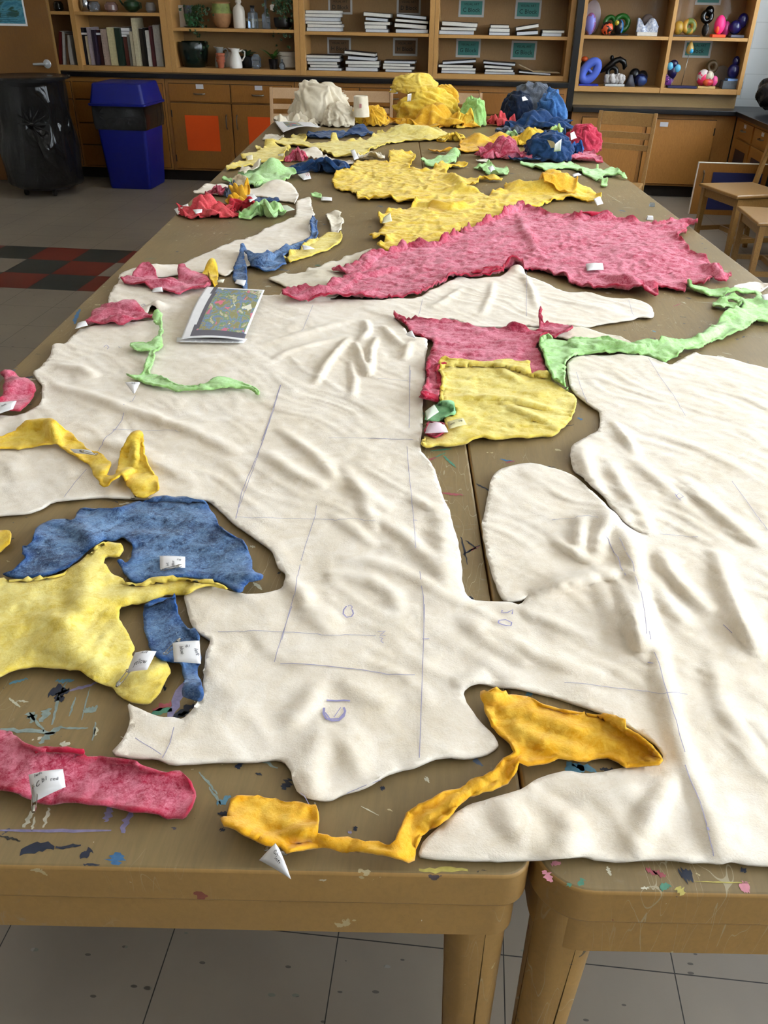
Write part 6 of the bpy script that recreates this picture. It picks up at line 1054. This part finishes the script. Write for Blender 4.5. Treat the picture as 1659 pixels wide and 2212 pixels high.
def crumple(name, label, cat, kind, px, dims, rot, mat, z=0., group=None, parent=None, world=None, thick=.004, sub=1):
    if kind in (1, 5) and max(dims) < .17: kind = 3; dims = (dims[0], dims[1], dims[2]*.8)
    if kind in (1, 5): return lump(name, label, cat, px, dims, rot, mat, z, parent, thick)
    N, q = CR[kind]; lo_, hi_ = q.reshape(-1, 3).min(0), q.reshape(-1, 3).max(0); dm = hi_-lo_; q = (q-lo_)/dm
    cx, cy = world if world else at(px[0], px[1], ZT)[:2]
    x = (q[..., 0]-.5); y = (q[..., 1]-.5); c, s_ = cos(rad(rot)), sin(rad(rot)); u = x*dm[0]*c-y*dm[1]*s_; v = x*dm[0]*s_+y*dm[1]*c
    u = (u-(u.max()+u.min())/2)/(u.max()-u.min())*dims[0]; v = (v-(v.max()+v.min())/2)/(v.max()-v.min())*dims[1]; h = q[..., 2]*dims[2]+.004+z
    X, Y = u, v
    V = list(zip(X.ravel().tolist(), Y.ravel().tolist(), h.ravel().tolist()))
    F = [(j*N+i, j*N+i+1, (j+1)*N+i+1, (j+1)*N+i) for j in range(N-1) for i in range(N-1)]
    me = D.meshes.new(name); me.from_pydata(V, [], F); me.materials.append(mat); me.polygons.foreach_set('use_smooth', [True]*len(F))
    ri = np.zeros((N, N)); ri[0] = ri[-1] = 1; ri[:, 0] = ri[:, -1] = 1; me.attributes.new('rim', 'FLOAT', 'POINT').data.foreach_set('value', ri.ravel().astype(np.float32))
    o = D.objects.new(name, me); C.objects.link(o); o.location = (cx, cy, ZT)
    m_ = o.modifiers.new('thickness', 'SOLIDIFY'); m_.thickness = thick; m_.offset = 0
    if sub: m_ = o.modifiers.new('smooth', 'SUBSURF'); m_.levels = m_.render_levels = sub
    if parent is not None: o.parent = parent; o.location = Vector((cx, cy, ZT))-W(parent)
    else: tag(o, label, cat, group)
    return o
# ---------------------------------------------------------------- far end of the tables: flat pieces
GL2 = 'small felt pieces at the far end of the tables'
long_y = felt('felt_piece', 'long pale yellow felt tongue trailing left from the yellow heap', 'felt', S(480, 270, 4.608, '500,190 580,165 640,150 700,130 750,115 830,125 850,150 800,165 880,190 950,200 1000,185 1080,190 1080,160 1120,140 1150,165 1250,180 1330,165 1370,140 1420,165 1500,120') + [(823, 285), (828.5, 293), (857, 289), (868, 284), (885, 279), (915, 276), (940, 281), (965, 288), (985, 297), (973, 300), (955, 309), (944, 303), (915, 306), (875.5, 306), (857, 309), (828, 315), (799.6, 327), (781.5, 338), (741.7, 341.7), (725, 340)] + S(480, 270, 4.608, '1100,325 1020,290 960,250 900,235 800,225 700,220 640,215 560,210'), YPALE, res=.010, wr=(.014, .07), edge=(.016, .016), thick=.005, lifts=[(722, 305, .04, .03), (778, 300, .04, .02), (870, 292, .1, .05), (920, 296, .1, .05)])
fell = felt('felt_piece', 'pale yellow hide-shaped felt piece nearest the left edge at the far end', 'felt', S(480, 270, 4.608, '35,440 50,465 130,450 250,430 350,400 450,390 560,380 620,370 620,300 660,260 690,225 600,235 520,215 480,195 430,205 420,240 400,255 370,224 325,227 330,250 390,262 310,285 240,290 185,310 190,335 240,350 230,375 150,400 80,425'), YPALE, res=.010, wr=(.012, .06), edge=(.014, .016), thick=.005, lifts=[(585, 318, .05, .03), (495, 365, .04, .012)])
paper_tag(fell, [(531, 338), (545, 334), (546, 345), (534, 346)], [], lift=.016, mat=plain('#e6dcc0', .7)); paper_tag(fell, [(600, 334), (614, 331), (612, 338), (602, 337)], [], lift=.016, mat=plain('#ddd6b8', .7))
felt('fabric_piece', 'narrow cream scrap at the left below the printed sheet with the curled edge', 'fabric', S(480, 270, 4.608, '400,145 440,120 540,110 620,130 600,160 500,158 420,155'), CREAM, res=.010, wr=(.012, .06), edge=(.014, .016))
felt('felt_piece', 'thin dark blue felt strip behind the long pale yellow tongue', 'felt', S(580, 160, 5.925, '440,800 520,770 600,760 740,765 820,760 900,765 1010,770 1080,750 1130,735 1240,740 1270,760 1350,765 1360,790 1250,785 1200,810 1100,805 960,820 880,830 700,830 500,830'), NAVY, res=.010, wr=(.016, .05), edge=(.02, .02), lifts=[(780, 288, .07, .035), (725, 292, .05, .015)])
felt('fabric_piece', 'cream fabric piece showing behind the crumpled blue felt', 'fabric', S(480, 270, 4.608, '700,260 860,250 940,275 1010,320 1100,350 1250,365 1320,380 1290,410 1100,400 1000,380 900,350 800,310'), WHITE, res=.010, wr=(.012, .06), edge=(.012, .016), lifts=[(680, 335, .07, .03)])
wt = felt('fabric_piece', 'greyish crumpled cream scrap with a white slip behind the large yellow sheet', 'fabric', S(480, 270, 4.608, '1335,345 1380,320 1450,335 1500,325 1570,320 1590,350 1625,365 1600,385 1500,370 1400,375'), CREAM, res=.010, wr=(.02, .05), edge=(.02, .02), lifts=[(790, 350, .06, .02)])
paper_tag(wt, [(757, 325), (766, 323), (775, 342), (765, 346)], [], zs=(.03, .03, .01, .01))
sh = felt('felt_piece', 'jagged green felt strip at the right table edge under the navy and crimson crumples', 'felt', S(720, 150, 2.765, '1100,565 1160,560 1220,572 1300,560 1345,578') + S(1220, 200, 3.779, '10,590 40,570 90,600 150,620 240,640 260,615 300,650 370,622 430,650 510,702 498,714 440,690 380,690 310,690 300,715 350,740 340,775 290,770 295,740 260,725 220,705 180,680 130,660 60,625 0,618') + S(720, 150, 2.765, '1345,600 1290,612 1220,602 1170,582'), GREEN, res=.009, wr=(.012, .045), edge=(.014, .014), thick=.005, lifts=[(1236, 352, .03, .03), (1320, 372, .03, .015), (1302, 398, .03, .015)])
paper_tag(sh, [(1236, 377), (1250, 373), (1256, 378), (1238, 382)], [], lift=.006)
felt('felt_piece', 'curled green felt leaf right of the seam behind the large yellow sheet', 'felt', S(720, 150, 2.765, '510,560 600,552 680,530 740,512 760,520 740,548 720,570 650,585 560,578'), GREEN, res=.009, wr=(.012, .04), edge=(.02, .02), thick=.005, lifts=[(985, 345, .05, .05), (970, 350, .06, .02)])
gk = felt('felt_piece', 'small looped green felt scrap with a white slip, right of the curled green leaf', 'felt', S(720, 150, 2.765, '825,588 890,590 905,578 930,572 945,592 1000,592 1045,602 1050,630 990,645 930,640 900,618'), GREEN, res=.008, wr=(.014, .035), edge=(.022, .014), lifts=[(1052, 372, .02, .02), (1085, 376, .03, .012)])
paper_tag(gk, [(1054, 362), (1064, 357), (1070, 368), (1060, 372)], [], zs=(.03, .04, .02, .02))
felt('felt_piece', 'golden felt strip with a thin tail pointing left, in front of a yellow crumple', 'felt', S(720, 150, 2.765, '555,482 620,490 700,497 760,487 745,460 780,440 840,430 920,435 1010,430 1060,440 1110,425 1180,400 1250,390 1280,405 1250,430 1200,460 1120,455 1040,450 960,455 920,480 880,500 800,500 740,500 640,505'), YDEEP, res=.009, wr=(.024, .06), edge=(.02, .016), thick=.005, lifts=[(1030, 315, .07, .06), (1080, 312, .07, .05), (1150, 302, .12, .05)])
felt('felt_piece', 'pink felt apron at the right table corner under the crimson crumple', 'felt', S(1020, 170, 5.53, '1160,965 1220,940 1300,900 1400,900 1480,930 1560,1000 1560,1008 1450,1000 1350,1005 1250,1005 1190,985'), RED, res=.009, wr=(.02, .05), edge=(.02, .02), thick=.005)
felt('felt_piece', 'blue felt tip sticking out in front of the pink crumple', 'felt', S(1020, 170, 5.53, '410,995 480,970 580,960 700,965 800,970 830,990 780,1010 650,1005 500,1005'), NAVY, res=.009, wr=(.012, .05), edge=(.02, .02))
felt('fabric_piece', 'thin white scrap in front of the pink crumple at the far end', 'fabric', S(1020, 170, 5.53, '35,990 100,978 190,975 195,1000 60,1005'), WHITE, res=.009, wr=(.006, .05), edge=(.008, .02))
gb = felt('felt_piece', 'branching green felt piece with a cream flap, left of the crumpled blue felt', 'felt', S(480, 270, 4.608, '0,562 30,548 90,570 150,545 150,505 200,490 300,490 400,470 470,450 540,440 560,470 600,490 680,480 740,495 740,520 650,560 580,600 440,600 390,640 340,655 310,620 250,620 240,595 160,565 80,600 0,590'), GREEN, res=.009, wr=(.022, .05), edge=(.018, .016), thick=.005, lifts=[(590, 378, .06, .06), (555, 398, .03, .03), (510, 392, .04, .015)])
felt('fabric_piece', 'cream fabric flap folded over the left arm of the branching green felt', 'fabric', S(480, 270, 4.608, '150,520 230,480 330,450 395,440 390,490 340,515 260,515 230,555 200,535'), CREAM, res=.009, wr=(.014, .06), edge=(.014, .02), lifts=[(555, 375, .05, .02)])
felt('fabric_piece', 'small beige square scrap in front of the branching green felt', 'fabric', S(480, 270, 4.608, '85,605 170,560 265,600 225,645 150,625'), plain('#cdbb9c', .9), res=.009, wr=(.008, .06), edge=(.008, .02), lifts=[(520, 400, .04, .02)])
REDINK = plain('#b5301f', .8)
paper_tag(gb, [(643, 377), (668, 372), (672, 386), (656, 389)], [('10', .72, .6, .45, .2)], lift=.012, ink=REDINK)
# the mixed little pile on the left
felt('felt_piece', 'flat blue felt strip behind the curled green piece in the small left pile', 'felt', S(360, 380, 5.184, '960,330 1010,262 1150,280 1280,290 1200,312 1150,325 1100,330 1050,340'), NAVY, res=.009, wr=(.016, .05), edge=(.016, .02))
felt('felt_piece', 'navy felt scrap between the coral and curled green pieces in the small left pile', 'felt', S(360, 380, 5.184, '895,415 950,375 1010,400 1050,440 980,452 900,448'), NAVY, res=.009, wr=(.016, .05), edge=(.016, .02))
coral = crumple('felt_piece', 'crumpled coral red felt at the left edge of the small mixed pile', 'felt', 0, (443, 466), (.27, .19, .085), 20, CORAL)
paper_tag(coral, [(376, 452), (406, 440), (408, 449), (384, 464)], [('B1', .4, .5, .3, .3)], zs=(.01, .03, .03, .01)); paper_tag(coral, [(416, 453), (437, 452), (436, 459), (423, 462)], [], lift=.075)
crumple('felt_piece', 'deep red crumpled felt at the right side of the small mixed pile', 'felt', 3, (504, 463), (.20, .15, .07), 60, felt_mat('crimson_felt', '#a8182c', '#cf3a44', '#98101f', 20, 200))
crumple('felt_piece', 'small pink felt twist behind the coral felt', 'felt', 3, (472, 423), (.12, .08, .05), -20, RED)
crumple('felt_piece', 'dark slate blue felt leaf standing behind the yellow point', 'felt', 5, (498, 425), (.07, .07, .09), 40, GREYB)
yp = crumple('felt_piece', 'golden pointed felt scrap on top of the small mixed pile', 'felt', 5, (517, 442), (.14, .10, .13), 110, YDEEP)
paper_tag(yp, [(532, 422), (548, 420), (556, 428), (540, 437)], [], lift=.05)
gc = crumple('felt_piece', 'curled light green felt at the right side of the small mixed pile', 'felt', 3, (568, 470), (.19, .13, .08), 0, GREEN)
paper_tag(gc, [(604, 445), (620, 443), (637, 453), (606, 460)], [], lift=.02, mat=plain('#ccd3bd', .7))
# crumpled pieces left of the seam
crumple('felt_piece', 'crumpled dark blue felt in front of the cream fabric, left of the large yellow sheet', 'felt', 3, (690, 374), (.36, .14, .085), 0, NAVY)
crumple('felt_piece', 'small standing red felt fold behind the crumpled dark blue felt', 'felt', 5, (640, 350), (.13, .07, .10), 0, RED)
# ---------------------------------------------------------------- heaps at the far end
cream = lump('fabric_bundle', 'big cream fabric bundle heaped at the left of the far table end', 'fabric', (690, 266), (.46, .34, .27), 20, CREAM, thick=.006, seed=5, folds=12, ledge=.26)
lump('fabric_bundle', 'cream fold lying against the front right of the big cream bundle', 'fabric', (730, 273), (.24, .20, .15), 80, CREAM, thick=.006, seed=8)
crumple('fabric_bundle', 'low cream fold trailing from the left foot of the big cream bundle', 'fabric', 4, (640, 270), (.34, .22, .09), 10, CREAM, thick=.006)
crumple('felt_bundle', 'golden yellow felt skirt at the bottom of the yellow heap', 'felt', 0, (932, 272), (.70, .46, .15), 30, YDEEP)
lump('felt_bundle', 'yellow felt folded over the middle of the yellow heap', 'felt', (925, 264), (.54, .36, .23), 75, YMID, .0, seed=21, folds=12, ledge=.24)
yh = lump('felt_bundle', 'pale yellow felt sheet folded on the very top of the yellow heap', 'felt', (892, 262), (.36, .24, .13), 15, felt_mat('butter_felt', '#dcb83c', '#ecd272', '#e3b52a', 16), .185, seed=33, folds=8)
lump('felt_bundle', 'small golden felt fold on the right shoulder of the yellow heap', 'felt', (958, 262), (.22, .18, .12), 40, YDEEP, .12, seed=38)
paper_tag(yh, [(880, 204), (889, 202), (887, 219), (879, 220)], [], zs=(.30, .30, .25, .25), bend=.004)
lump('felt_bundle', 'curled golden orange felt loop at the left foot of the yellow heap', 'felt', (812, 272), (.19, .13, .13), 30, YDEEP, seed=44, folds=6)
lump('felt_bundle', 'dull yellow felt cup under the upright cream roll', 'felt', (780, 268), (.17, .14, .11), 0, felt_mat('mustard_felt', '#c49a1c', '#ddbb44', '#c09010', 16), seed=47)
t = thing('fabric_roll', at(780, 252, ZT+.07), 'upright pale cream roll with a pink mark, between the cream and yellow heaps', 'fabric'); c0 = at(780, 252, ZT+.07)
MB().lathe([(.052, .0), (.050, .04), (.047, .08), (.046, .125), (.040, .13), (.041, .08), (.043, .02)], c0, 28, fn=lambda a, z: 1+.10*math.sin(2*a+.5)+.05*math.sin(5*a+z*30)).build('roll', CREAM, t, smooth=True)
MB().box(c0[0]-.004, c0[0]+.010, c0[1]-.0575, c0[1]-.053, .06+c0[2], .085+c0[2]).build('pink_mark', plain('#c98a8e', .8), t)
crumple('felt_bundle', 'yellow felt curl at the right foot of the yellow heap', 'felt', 3, (990, 276), (.22, .15, .13), 50, YMID)
crumple('felt_bundle', 'flattened yellow felt ring in front of the right foot of the yellow heap', 'felt', 3, (975, 306), (.20, .10, .06), 0, YMID)
crumple('felt_bundle', 'light green felt heap between the yellow and blue heaps', 'felt', 5, (1020, 272), (.20, .18, .19), 70, felt_mat('leaf_green_felt', '#86bb5e', '#afd78e', '#7db450', 18))
crumple('felt_bundle', 'coral red felt crumple at the left foot of the blue heap', 'felt', 4, (1082, 272), (.24, .16, .10), 130, CORAL)
crumple('felt_bundle', 'navy felt spreading at the bottom of the blue heap', 'felt', 0, (1158, 276), (.56, .38, .12), 10, NAVY)
lump('felt_bundle', 'very dark navy felt on the left shoulder of the blue heap', 'felt', (1115, 268), (.26, .22, .20), 80, felt_mat('midnight_felt', '#0b1322', '#1c2a44', '#10284c', 16), .02, seed=52)
bh = lump('felt_bundle', 'slate grey felt rising to the top of the blue heap', 'felt', (1150, 266), (.32, .26, .27), 45, GREYB, seed=57, folds=12)
lump('felt_bundle', 'bright blue felt on the right side of the blue heap', 'felt', (1185, 270), (.26, .24, .24), 110, felt_mat('mid_blue_felt', '#234a80', '#4f7fb8', '#123f7c', 16), seed=61, folds=12)
paper_tag(bh, [(1127, 210), (1134, 208), (1141, 216), (1129, 219)], [], zs=(.23, .23, .2, .2))
crumple('felt_bundle', 'pale green felt leaf draped down the front of the blue heap', 'felt', 5, (1196, 300), (.16, .09, .12), 0, felt_mat('lime_felt', '#a9cf78', '#cfe6a6', '#a4cc66', 18))
crumple('felt_bundle', 'small navy felt peak behind the white slips at the far right', 'felt', 5, (1200, 318), (.12, .10, .14), 60, NAVY)
crumple('felt_bundle', 'yellow felt crumple with a rounded top left of the navy peak', 'felt', 0, (1142, 316), (.26, .14, .11), 170, YMID)
crumple('felt_bundle', 'low slate blue felt behind the yellow crumple with a rounded top', 'felt', 4, (1110, 288), (.26, .12, .05), 30, GREYB)
crumple('felt_bundle', 'small pale green scrap behind the yellow crumple with a rounded top', 'felt', 3, (1095, 298), (.14, .08, .05), 30, GREEN)
crumple('felt_bundle', 'dusty pink felt tent in front of the golden strip', 'felt', 0, (1088, 342), (.34, .20, .12), 190, RED)
nb = crumple('felt_bundle', 'dark navy felt crumple at the front of the far right group', 'felt', 1, (1183, 346), (.28, .20, .15), 140, NAVY)
paper_tag(nb, [(1182, 302), (1196, 306), (1204, 318), (1190, 320)], [], zs=(.17, .17, .12, .12)); paper_tag(nb, [(1198, 312), (1213, 300), (1211, 326), (1196, 328)], [], zs=(.15, .17, .09, .09))
crumple('felt_bundle', 'rounded bright blue felt fold right of the dark navy crumple', 'felt', 5, (1235, 336), (.13, .11, .11), 20, felt_mat('royal_blue_felt', '#123a78', '#3a6cb0', '#0c3372', 16))
cr = crumple('felt_bundle', 'crimson felt crumple at the far right corner of the tables', 'felt', 5, (1258, 328), (.22, .18, .15), 20, felt_mat('raspberry_felt', '#a3142f', '#d04a62', '#98102a', 18))
paper_tag(cr, [(1232, 288), (1240, 284), (1246, 298), (1233, 303)], [], zs=(.16, .16, .12, .12))
crumple('felt_bundle', 'tiny yellow felt curl beside the crimson crumple', 'felt', 3, (1283, 328), (.07, .04, .04), 0, YMID)
# loose bits on the table
for px_, py_, r_, lb in ((1408, 446, .012, 'small clear plastic cube near the right table edge'), (1403, 475, .014, 'small white tab behind the upper edge of the largest red sheet')):
    x, y, _ = at(px_, py_, ZT); m = MB(); m.frustum((x, y), (r_, r_*.7), (r_*.8, r_*.5), ZT+.0005, ZT+.016); tag(m.build('plastic_bit', GL if 'clear' in lb else PAPER, loc=(x, y, ZT), bevel=.002), lb, 'scrap')
# ---------------------------------------------------------------- the wooden door with its poster
t = struct(MB().box(-4.62, -3.715, 7.88, 7.92, .012, 2.1).build('door_1', [DOORW], loc=(-3.715, 7.9, .012), bevel=.002))
MB().box(-3.7148, -3.709, 7.882, 7.918, .012, 2.1).build('edge_strip', wood('door_edge_wood', '#7c5a2c', '#8d6a38', None, (9, 9, 1)), t)
hx, hz = -3.80, 1.0; m = MB(); m.lathe([(.034, 0), (.036, .004), (.033, .009), (.02, .011)], (0, 0, 0), 28, M=Matrix.Translation((hx, 7.88, hz)) @ Matrix.Rotation(rad(90), 4, 'X')); m.lathe([(.012, .01), (.012, .045)], (0, 0, 0), 16, M=Matrix.Translation((hx, 7.88, hz)) @ Matrix.Rotation(rad(90), 4, 'X'))
m.tube([(hx+.005, 7.84, hz), (hx-.03, 7.836, hz), (hx-.11, 7.836, hz-.004)], [.012, .011, .010], 12); m.build('door_handle', plain('#c9ccd0', .28, .7, var=.02), t, smooth=True)
a = aty(-10, 55, 7.87); b = aty(59, 55, 7.87); o = tag(MB().box(-4.45, b[0], 7.8765, 7.8785, a[2]-.001, a[2]+.6).build('poster', PAPER, loc=(b[0], 7.877, a[2])), 'blue poster with a white border taped to the wooden door', 'poster')
n = NT('poster_print'); oo = n.co(); c1 = n.ramp(n.noise(7, 5, .6, .6, n.co((1, 1, 2.5))), [(.40, '#2f6f86'), (.52, '#4f8fa3'), (.6, '#2a4d3c')]); n.col(c1).set(.5)
MB().box(-4.44, b[0]-.014, 7.8755, 7.8763, a[2]+.016, a[2]+.59).build('print', [n.m], o); m = MB()
for k in range(6): m.box(-4.35, b[0]-.05-.03*(k % 3), 7.8745, 7.8752, a[2]+.03+k*.014, a[2]+.034+k*.014)
m.build('text_lines', plain('#24586c', .7), o)
# ---------------------------------------------------------------- bins
BLU = plain('#0a1674', .45, var=.1); BAG = None
n = NT('black_bag_film'); oo = n.co(); n.col('#050507').set(.25, coat=.35, spec=.5); n.bump(n.noise(16, 7, .7, 2.6, n.co((1, 1, .5))), 1., .06); BAG = n.m
bx, by = -3.135, 7.93; t = thing('recycling_bin', (bx, by, 0), 'blue recycling bin with a black bag rim and sloped blue lid', 'bin')
def sq(mb, secs, c, m=0, rr=.03, n=5):
    rings = []
    for hx_, hy_, z in secs:
        P = []
        for sx, sy, a0 in ((1, 1, 0), (-1, 1, 90), (-1, -1, 180), (1, -1, 270)):
            for k in range(n+1): a = rad(a0+90*k/n); P.append((c[0]+sx*(hx_-rr)+rr*cos(a), c[1]+sy*(hy_-rr)+rr*sin(a), z))
        rings.append(P)
    N = len(rings[0]); V = [p for r in rings for p in r]; F = [(j*N+i, j*N+(i+1) % N, (j+1)*N+(i+1) % N, (j+1)*N+i) for j in range(len(rings)-1) for i in range(N)]+[tuple(range(N))[::-1], tuple((len(rings)-1)*N+i for i in range(N))]
    mb.add(V, F, m); return mb
sq(MB(), [(.190, .205, .002), (.195, .21, .02), (.232, .245, .66)], (bx, by)).build('body', BLU, t, smooth=True)
o = sq(MB(), [(.238, .250, .505), (.246, .258, .56), (.246, .258, .62), (.243, .255, .70)], (bx, by)).build('bag_rim', BAG, t, smooth=True)
m = sq(MB(), [(.258, .268, .695), (.262, .272, .70), (.262, .272, .712), (.250, .26, .716), (.222, .225, .865), (.214, .215, .872)], (bx, by)); m.build('lid', BLU, t, smooth=True)
kx, ky = -3.80, 7.46; t = thing('bagged_trash_can', (kx, ky, 0), 'large wheeled bin wrapped in a shiny black bag in front of the wooden door', 'bin')
def fold(a, z):
    k = math.exp(-((z-.60)/.10)**2)                      # gathered where the bag is tied
    return 1+.035*math.sin(a*9+z*3)*(.4+k)+.02*math.sin(a*17-z*9)*(.5+k)-.05*k+.02*math.sin(a*4+z*14)
prof = [(.18, .075), (.30, .08)]+[(.31+.02*math.sin(z*5), z) for z in np.linspace(.10, .90, 26)]+[(.345, .92), (.338, .935), (.30, .925)]
MB().lathe(prof, (kx, ky, 0), 72, fn=fold).build('bag', BAG, t, smooth=2)
m = MB(); ax, ay = kx+.13, ky-.315
for q in range(9):
    a = rad(-60+q*30); m.tube([(ax, ay-.01, .60), (ax+.06*cos(a), ay-.014, .60+.05*sin(a)), (ax+.14*cos(a), ay+.016, .60+.13*sin(a))], [.004, .012, .003], 6)
m.ball((ax, ay-.012, .60), (.022, .016, .018), 12); m.build('knot', BAG, t, smooth=2)
m = MB(); V = [(ax-.01, ay-.004, .56), (ax+.02, ay-.02, .57), (ax+.10, ay-.012, .44), (ax+.17, ay+.02, .22), (ax+.06, ay-.02, .34)]; m.add(V, [(0, 1, 2, 4), (4, 2, 3)]); o = m.build('bag_tail', BAG, t, smooth=2); s = o.modifiers.new('t', 'SOLIDIFY'); s.thickness = .003
MB().lathe([(.24, .055), (.25, .06), (.25, .074), (.24, .0745)], (kx, ky, 0), 36).build('dolly', plain('#151515', .5), t, smooth=True)
for a in (-50, -125, 60, 140):
    w_ = Vector((kx+.21*cos(rad(a)), ky+.21*sin(rad(a)), .029)); m = MB(); m.lathe([(.010, -.011), (.027, -.011), (.028, -.004), (.028, .004), (.027, .011), (.010, .011)], (0, 0, 0), 20, M=Matrix.Translation(w_) @ Matrix.Rotation(rad(90), 4, 'Y')); m.box(w_.x-.015, w_.x+.015, w_.y-.012, w_.y+.012, .0545, .058); m.box(w_.x-.017, w_.x-.013, w_.y-.01, w_.y+.01, .02, .057); m.build('wheel', plain('#191513', .5), t, smooth=True)
def lumpy(label, c, r, seed):
    m = MB(); m.ball((c[0], c[1], c[2]+r[2]*.92), r, 56, fn=lambda d: 1+.16*float(crease(d.x*2.2+seed, d.y*2.2+d.z*2.6, seed, 3))-.1-.10*max(0, -d.z)); z0 = min(v[2] for v in m.v); m.v = [(x, y, max(z, c[2]+.001)) for x, y, z in m.v]
    return tag(m.build('trash_bag', BAG, loc=c, smooth=2), label, 'bag')
lumpy('black crumpled plastic bag on the low corner countertop', (2.56, 8.02, .739), (.20, .19, .165), 7)
# ---------------------------------------------------------------- chairs
def chair(label, c, ang, wd=CHAIRW, grp=None, ht=.87, w=.43, d=.41, rake=.075):
    t = thing('wooden_chair', (c[0], c[1], 0), label, 'chair', grp); M = Matrix.Translation((c[0], c[1], 0)) @ Matrix.Rotation(ang, 4, 'Z'); hw = w/2
    m = MB(); P = [(-hw, d/2), (hw, d/2), (hw*.9, -d/2), (-hw*.9, -d/2)]; m.add([(x, y, .432) for x, y in P]+[(x, y, .455) for x, y in P], [(3, 2, 1, 0), (4, 5, 6, 7), (0, 1, 5, 4), (1, 2, 6, 5), (2, 3, 7, 6), (3, 0, 4, 7)], 0, M); m.build('seat', wd, t, bevel=.008)
    for s in (-1, 1):
        x = s*(hw-.03); m = MB(); q = .019; m.add([(x+a*q*.75, d/2-.045+b*q*.75, .001) for a, b in ((-1, -1), (1, -1), (1, 1), (-1, 1))]+[(x+a*q, d/2-.04+b*q, .4315) for a, b in ((-1, -1), (1, -1), (1, 1), (-1, 1))], [(3, 2, 1, 0), (4, 5, 6, 7), (0, 1, 5, 4), (1, 2, 6, 5), (2, 3, 7, 6), (3, 0, 4, 7)], 0, M); m.build('leg', wd, t, bevel=.002)
        x = s*(hw*.9-.008); m = MB(); V = []; lv = [(.001, -d/2-.05, .014), (.42, -d/2-.005, .017), (ht-.02, -d/2-rake, .013), (ht, -d/2-rake-.002, .010)]
        for z, yy, q in lv: V += [(x-.012, yy-q-.004, z), (x+.012, yy-q-.004, z), (x+.012, yy+q-.004, z), (x-.012, yy+q-.004, z)]
        m.add(V, [(3, 2, 1, 0), (12, 13, 14, 15)]+[(4*k+i, 4*k+(i+1) % 4, 4*k+4+(i+1) % 4, 4*k+4+i) for k in range(3) for i in range(4)], 0, M); m.build('leg', wd, t, bevel=.002)
    yb = lambda z: -d/2-.005-(z-.42)/(ht-.44)*(rake-.005)-.004
    iw = hw*.9-.021
    for nm, z0, z1 in (('top_rail', ht-.085, ht-.004), ('slat', ht-.165, ht-.125), ('slat', ht-.235, ht-.2)):
        m = MB(); N = 8; V = []
        for i in range(N+1):
            u = -1+2*i/N; x = u*iw; b_ = -.012*(1-u*u)
            for z in (z0, z1): V += [(x, yb(z)-.008+b_, z), (x, yb(z)+.006+b_, z)]
        F = [(4*i+a, 4*i+b, 4*i+4+b, 4*i+4+a) for i in range(N) for a, b in ((0, 2), (2, 3), (3, 1), (1, 0))]+[(0, 1, 3, 2), (4*N, 4*N+2, 4*N+3, 4*N+1)]; m.add(V, F, 0, M); m.build(nm, wd, t, bevel=.002)
    for a in ((-hw+.05, hw-.05, d/2-.052, d/2-.032), (-hw*.9+.03, hw*.9-.03, -d/2-.004, -d/2+.012)): MB().box(a[0], a[1], a[2], a[3], .375, .4315, 0, M).build('apron', wd, t)
    for s in (-1, 1): x = s*(hw-.032); MB().box(x-.008, x+.008, -d/2+.014, d/2-.06, .375, .4315, 0, M).build('apron', wd, t)
    for s in (-1, 1): x = s*(hw-.03); MB().box(x-.007, x+.007, -d/2-.018, d/2-.06, .14, .17, 0, M).build('stretcher', wd, t)
    MB().box(-hw+.045, hw-.045, -.02, -.004, .14, .17, 0, M).build('stretcher', wd, t)
    return t
def chair_front(label, L, R, **k):                      # L, R: front seat corners on the floor plan
    L = Vector(L); R = Vector(R); e = (R-L).normalized(); n_ = Vector((e.y, -e.x)) if k.pop('flip', 0) else Vector((-e.y, e.x)); d = k.get('d', .41); c = (L+R)/2-n_*d/2; ang = math.atan2(n_.y, n_.x)-pi/2
    return chair(label, (c.x, c.y), ang, w=min((R-L).length, .47), **k)
GC = 'wooden chairs around the tables'
chair_front('brown wooden chair with both front legs in view, farther one at the right edge', (1.592, 6.274), (1.744, 5.81), flip=1, grp=GC)
chair_front('brown wooden chair most cut off by the right edge, nearest to the camera', (1.659, 5.50), (1.655, 5.04), flip=1, grp=GC)
aL = at(1300, 240, .88); aR = at(1415, 247, .88); vL = Vector(aL[:2]); vR = Vector(aR[:2]); e = (vR-vL).normalized(); nn_ = Vector((e.y, -e.x)); cc = (vL+vR)/2+nn_*(.205+.075)
chair('wooden chair with its slatted back to the camera at the far right table corner', (cc.x, cc.y), math.atan2(nn_.y, nn_.x)-pi/2, grp=GC, ht=.885)
for pxs, pt, lb in (((592, 685), 189, 'pale wooden chair back behind the cream heap, left of three at the far table end'), ((750, 843), 196, 'pale wooden chair back between the cream and yellow heaps at the far table end'), ((945, 1033), 200, 'pale wooden chair back between the yellow and green heaps at the far table end')):
    a = at(pxs[0], pt, .88); b = at(pxs[1], pt+3, .88); chair(lb, ((a[0]+b[0])/2, (a[1]+b[1])/2-.28), pi+rad(2), wd=CHAIRP, grp=GC, ht=.885, w=.46)
EXPO = -.14

vs = bpy.context.scene.view_settings; vs.view_transform = 'Standard'; vs.look = 'None'; vs.exposure = EXPO; vs.gamma = 1; vs.use_curve_mapping = False
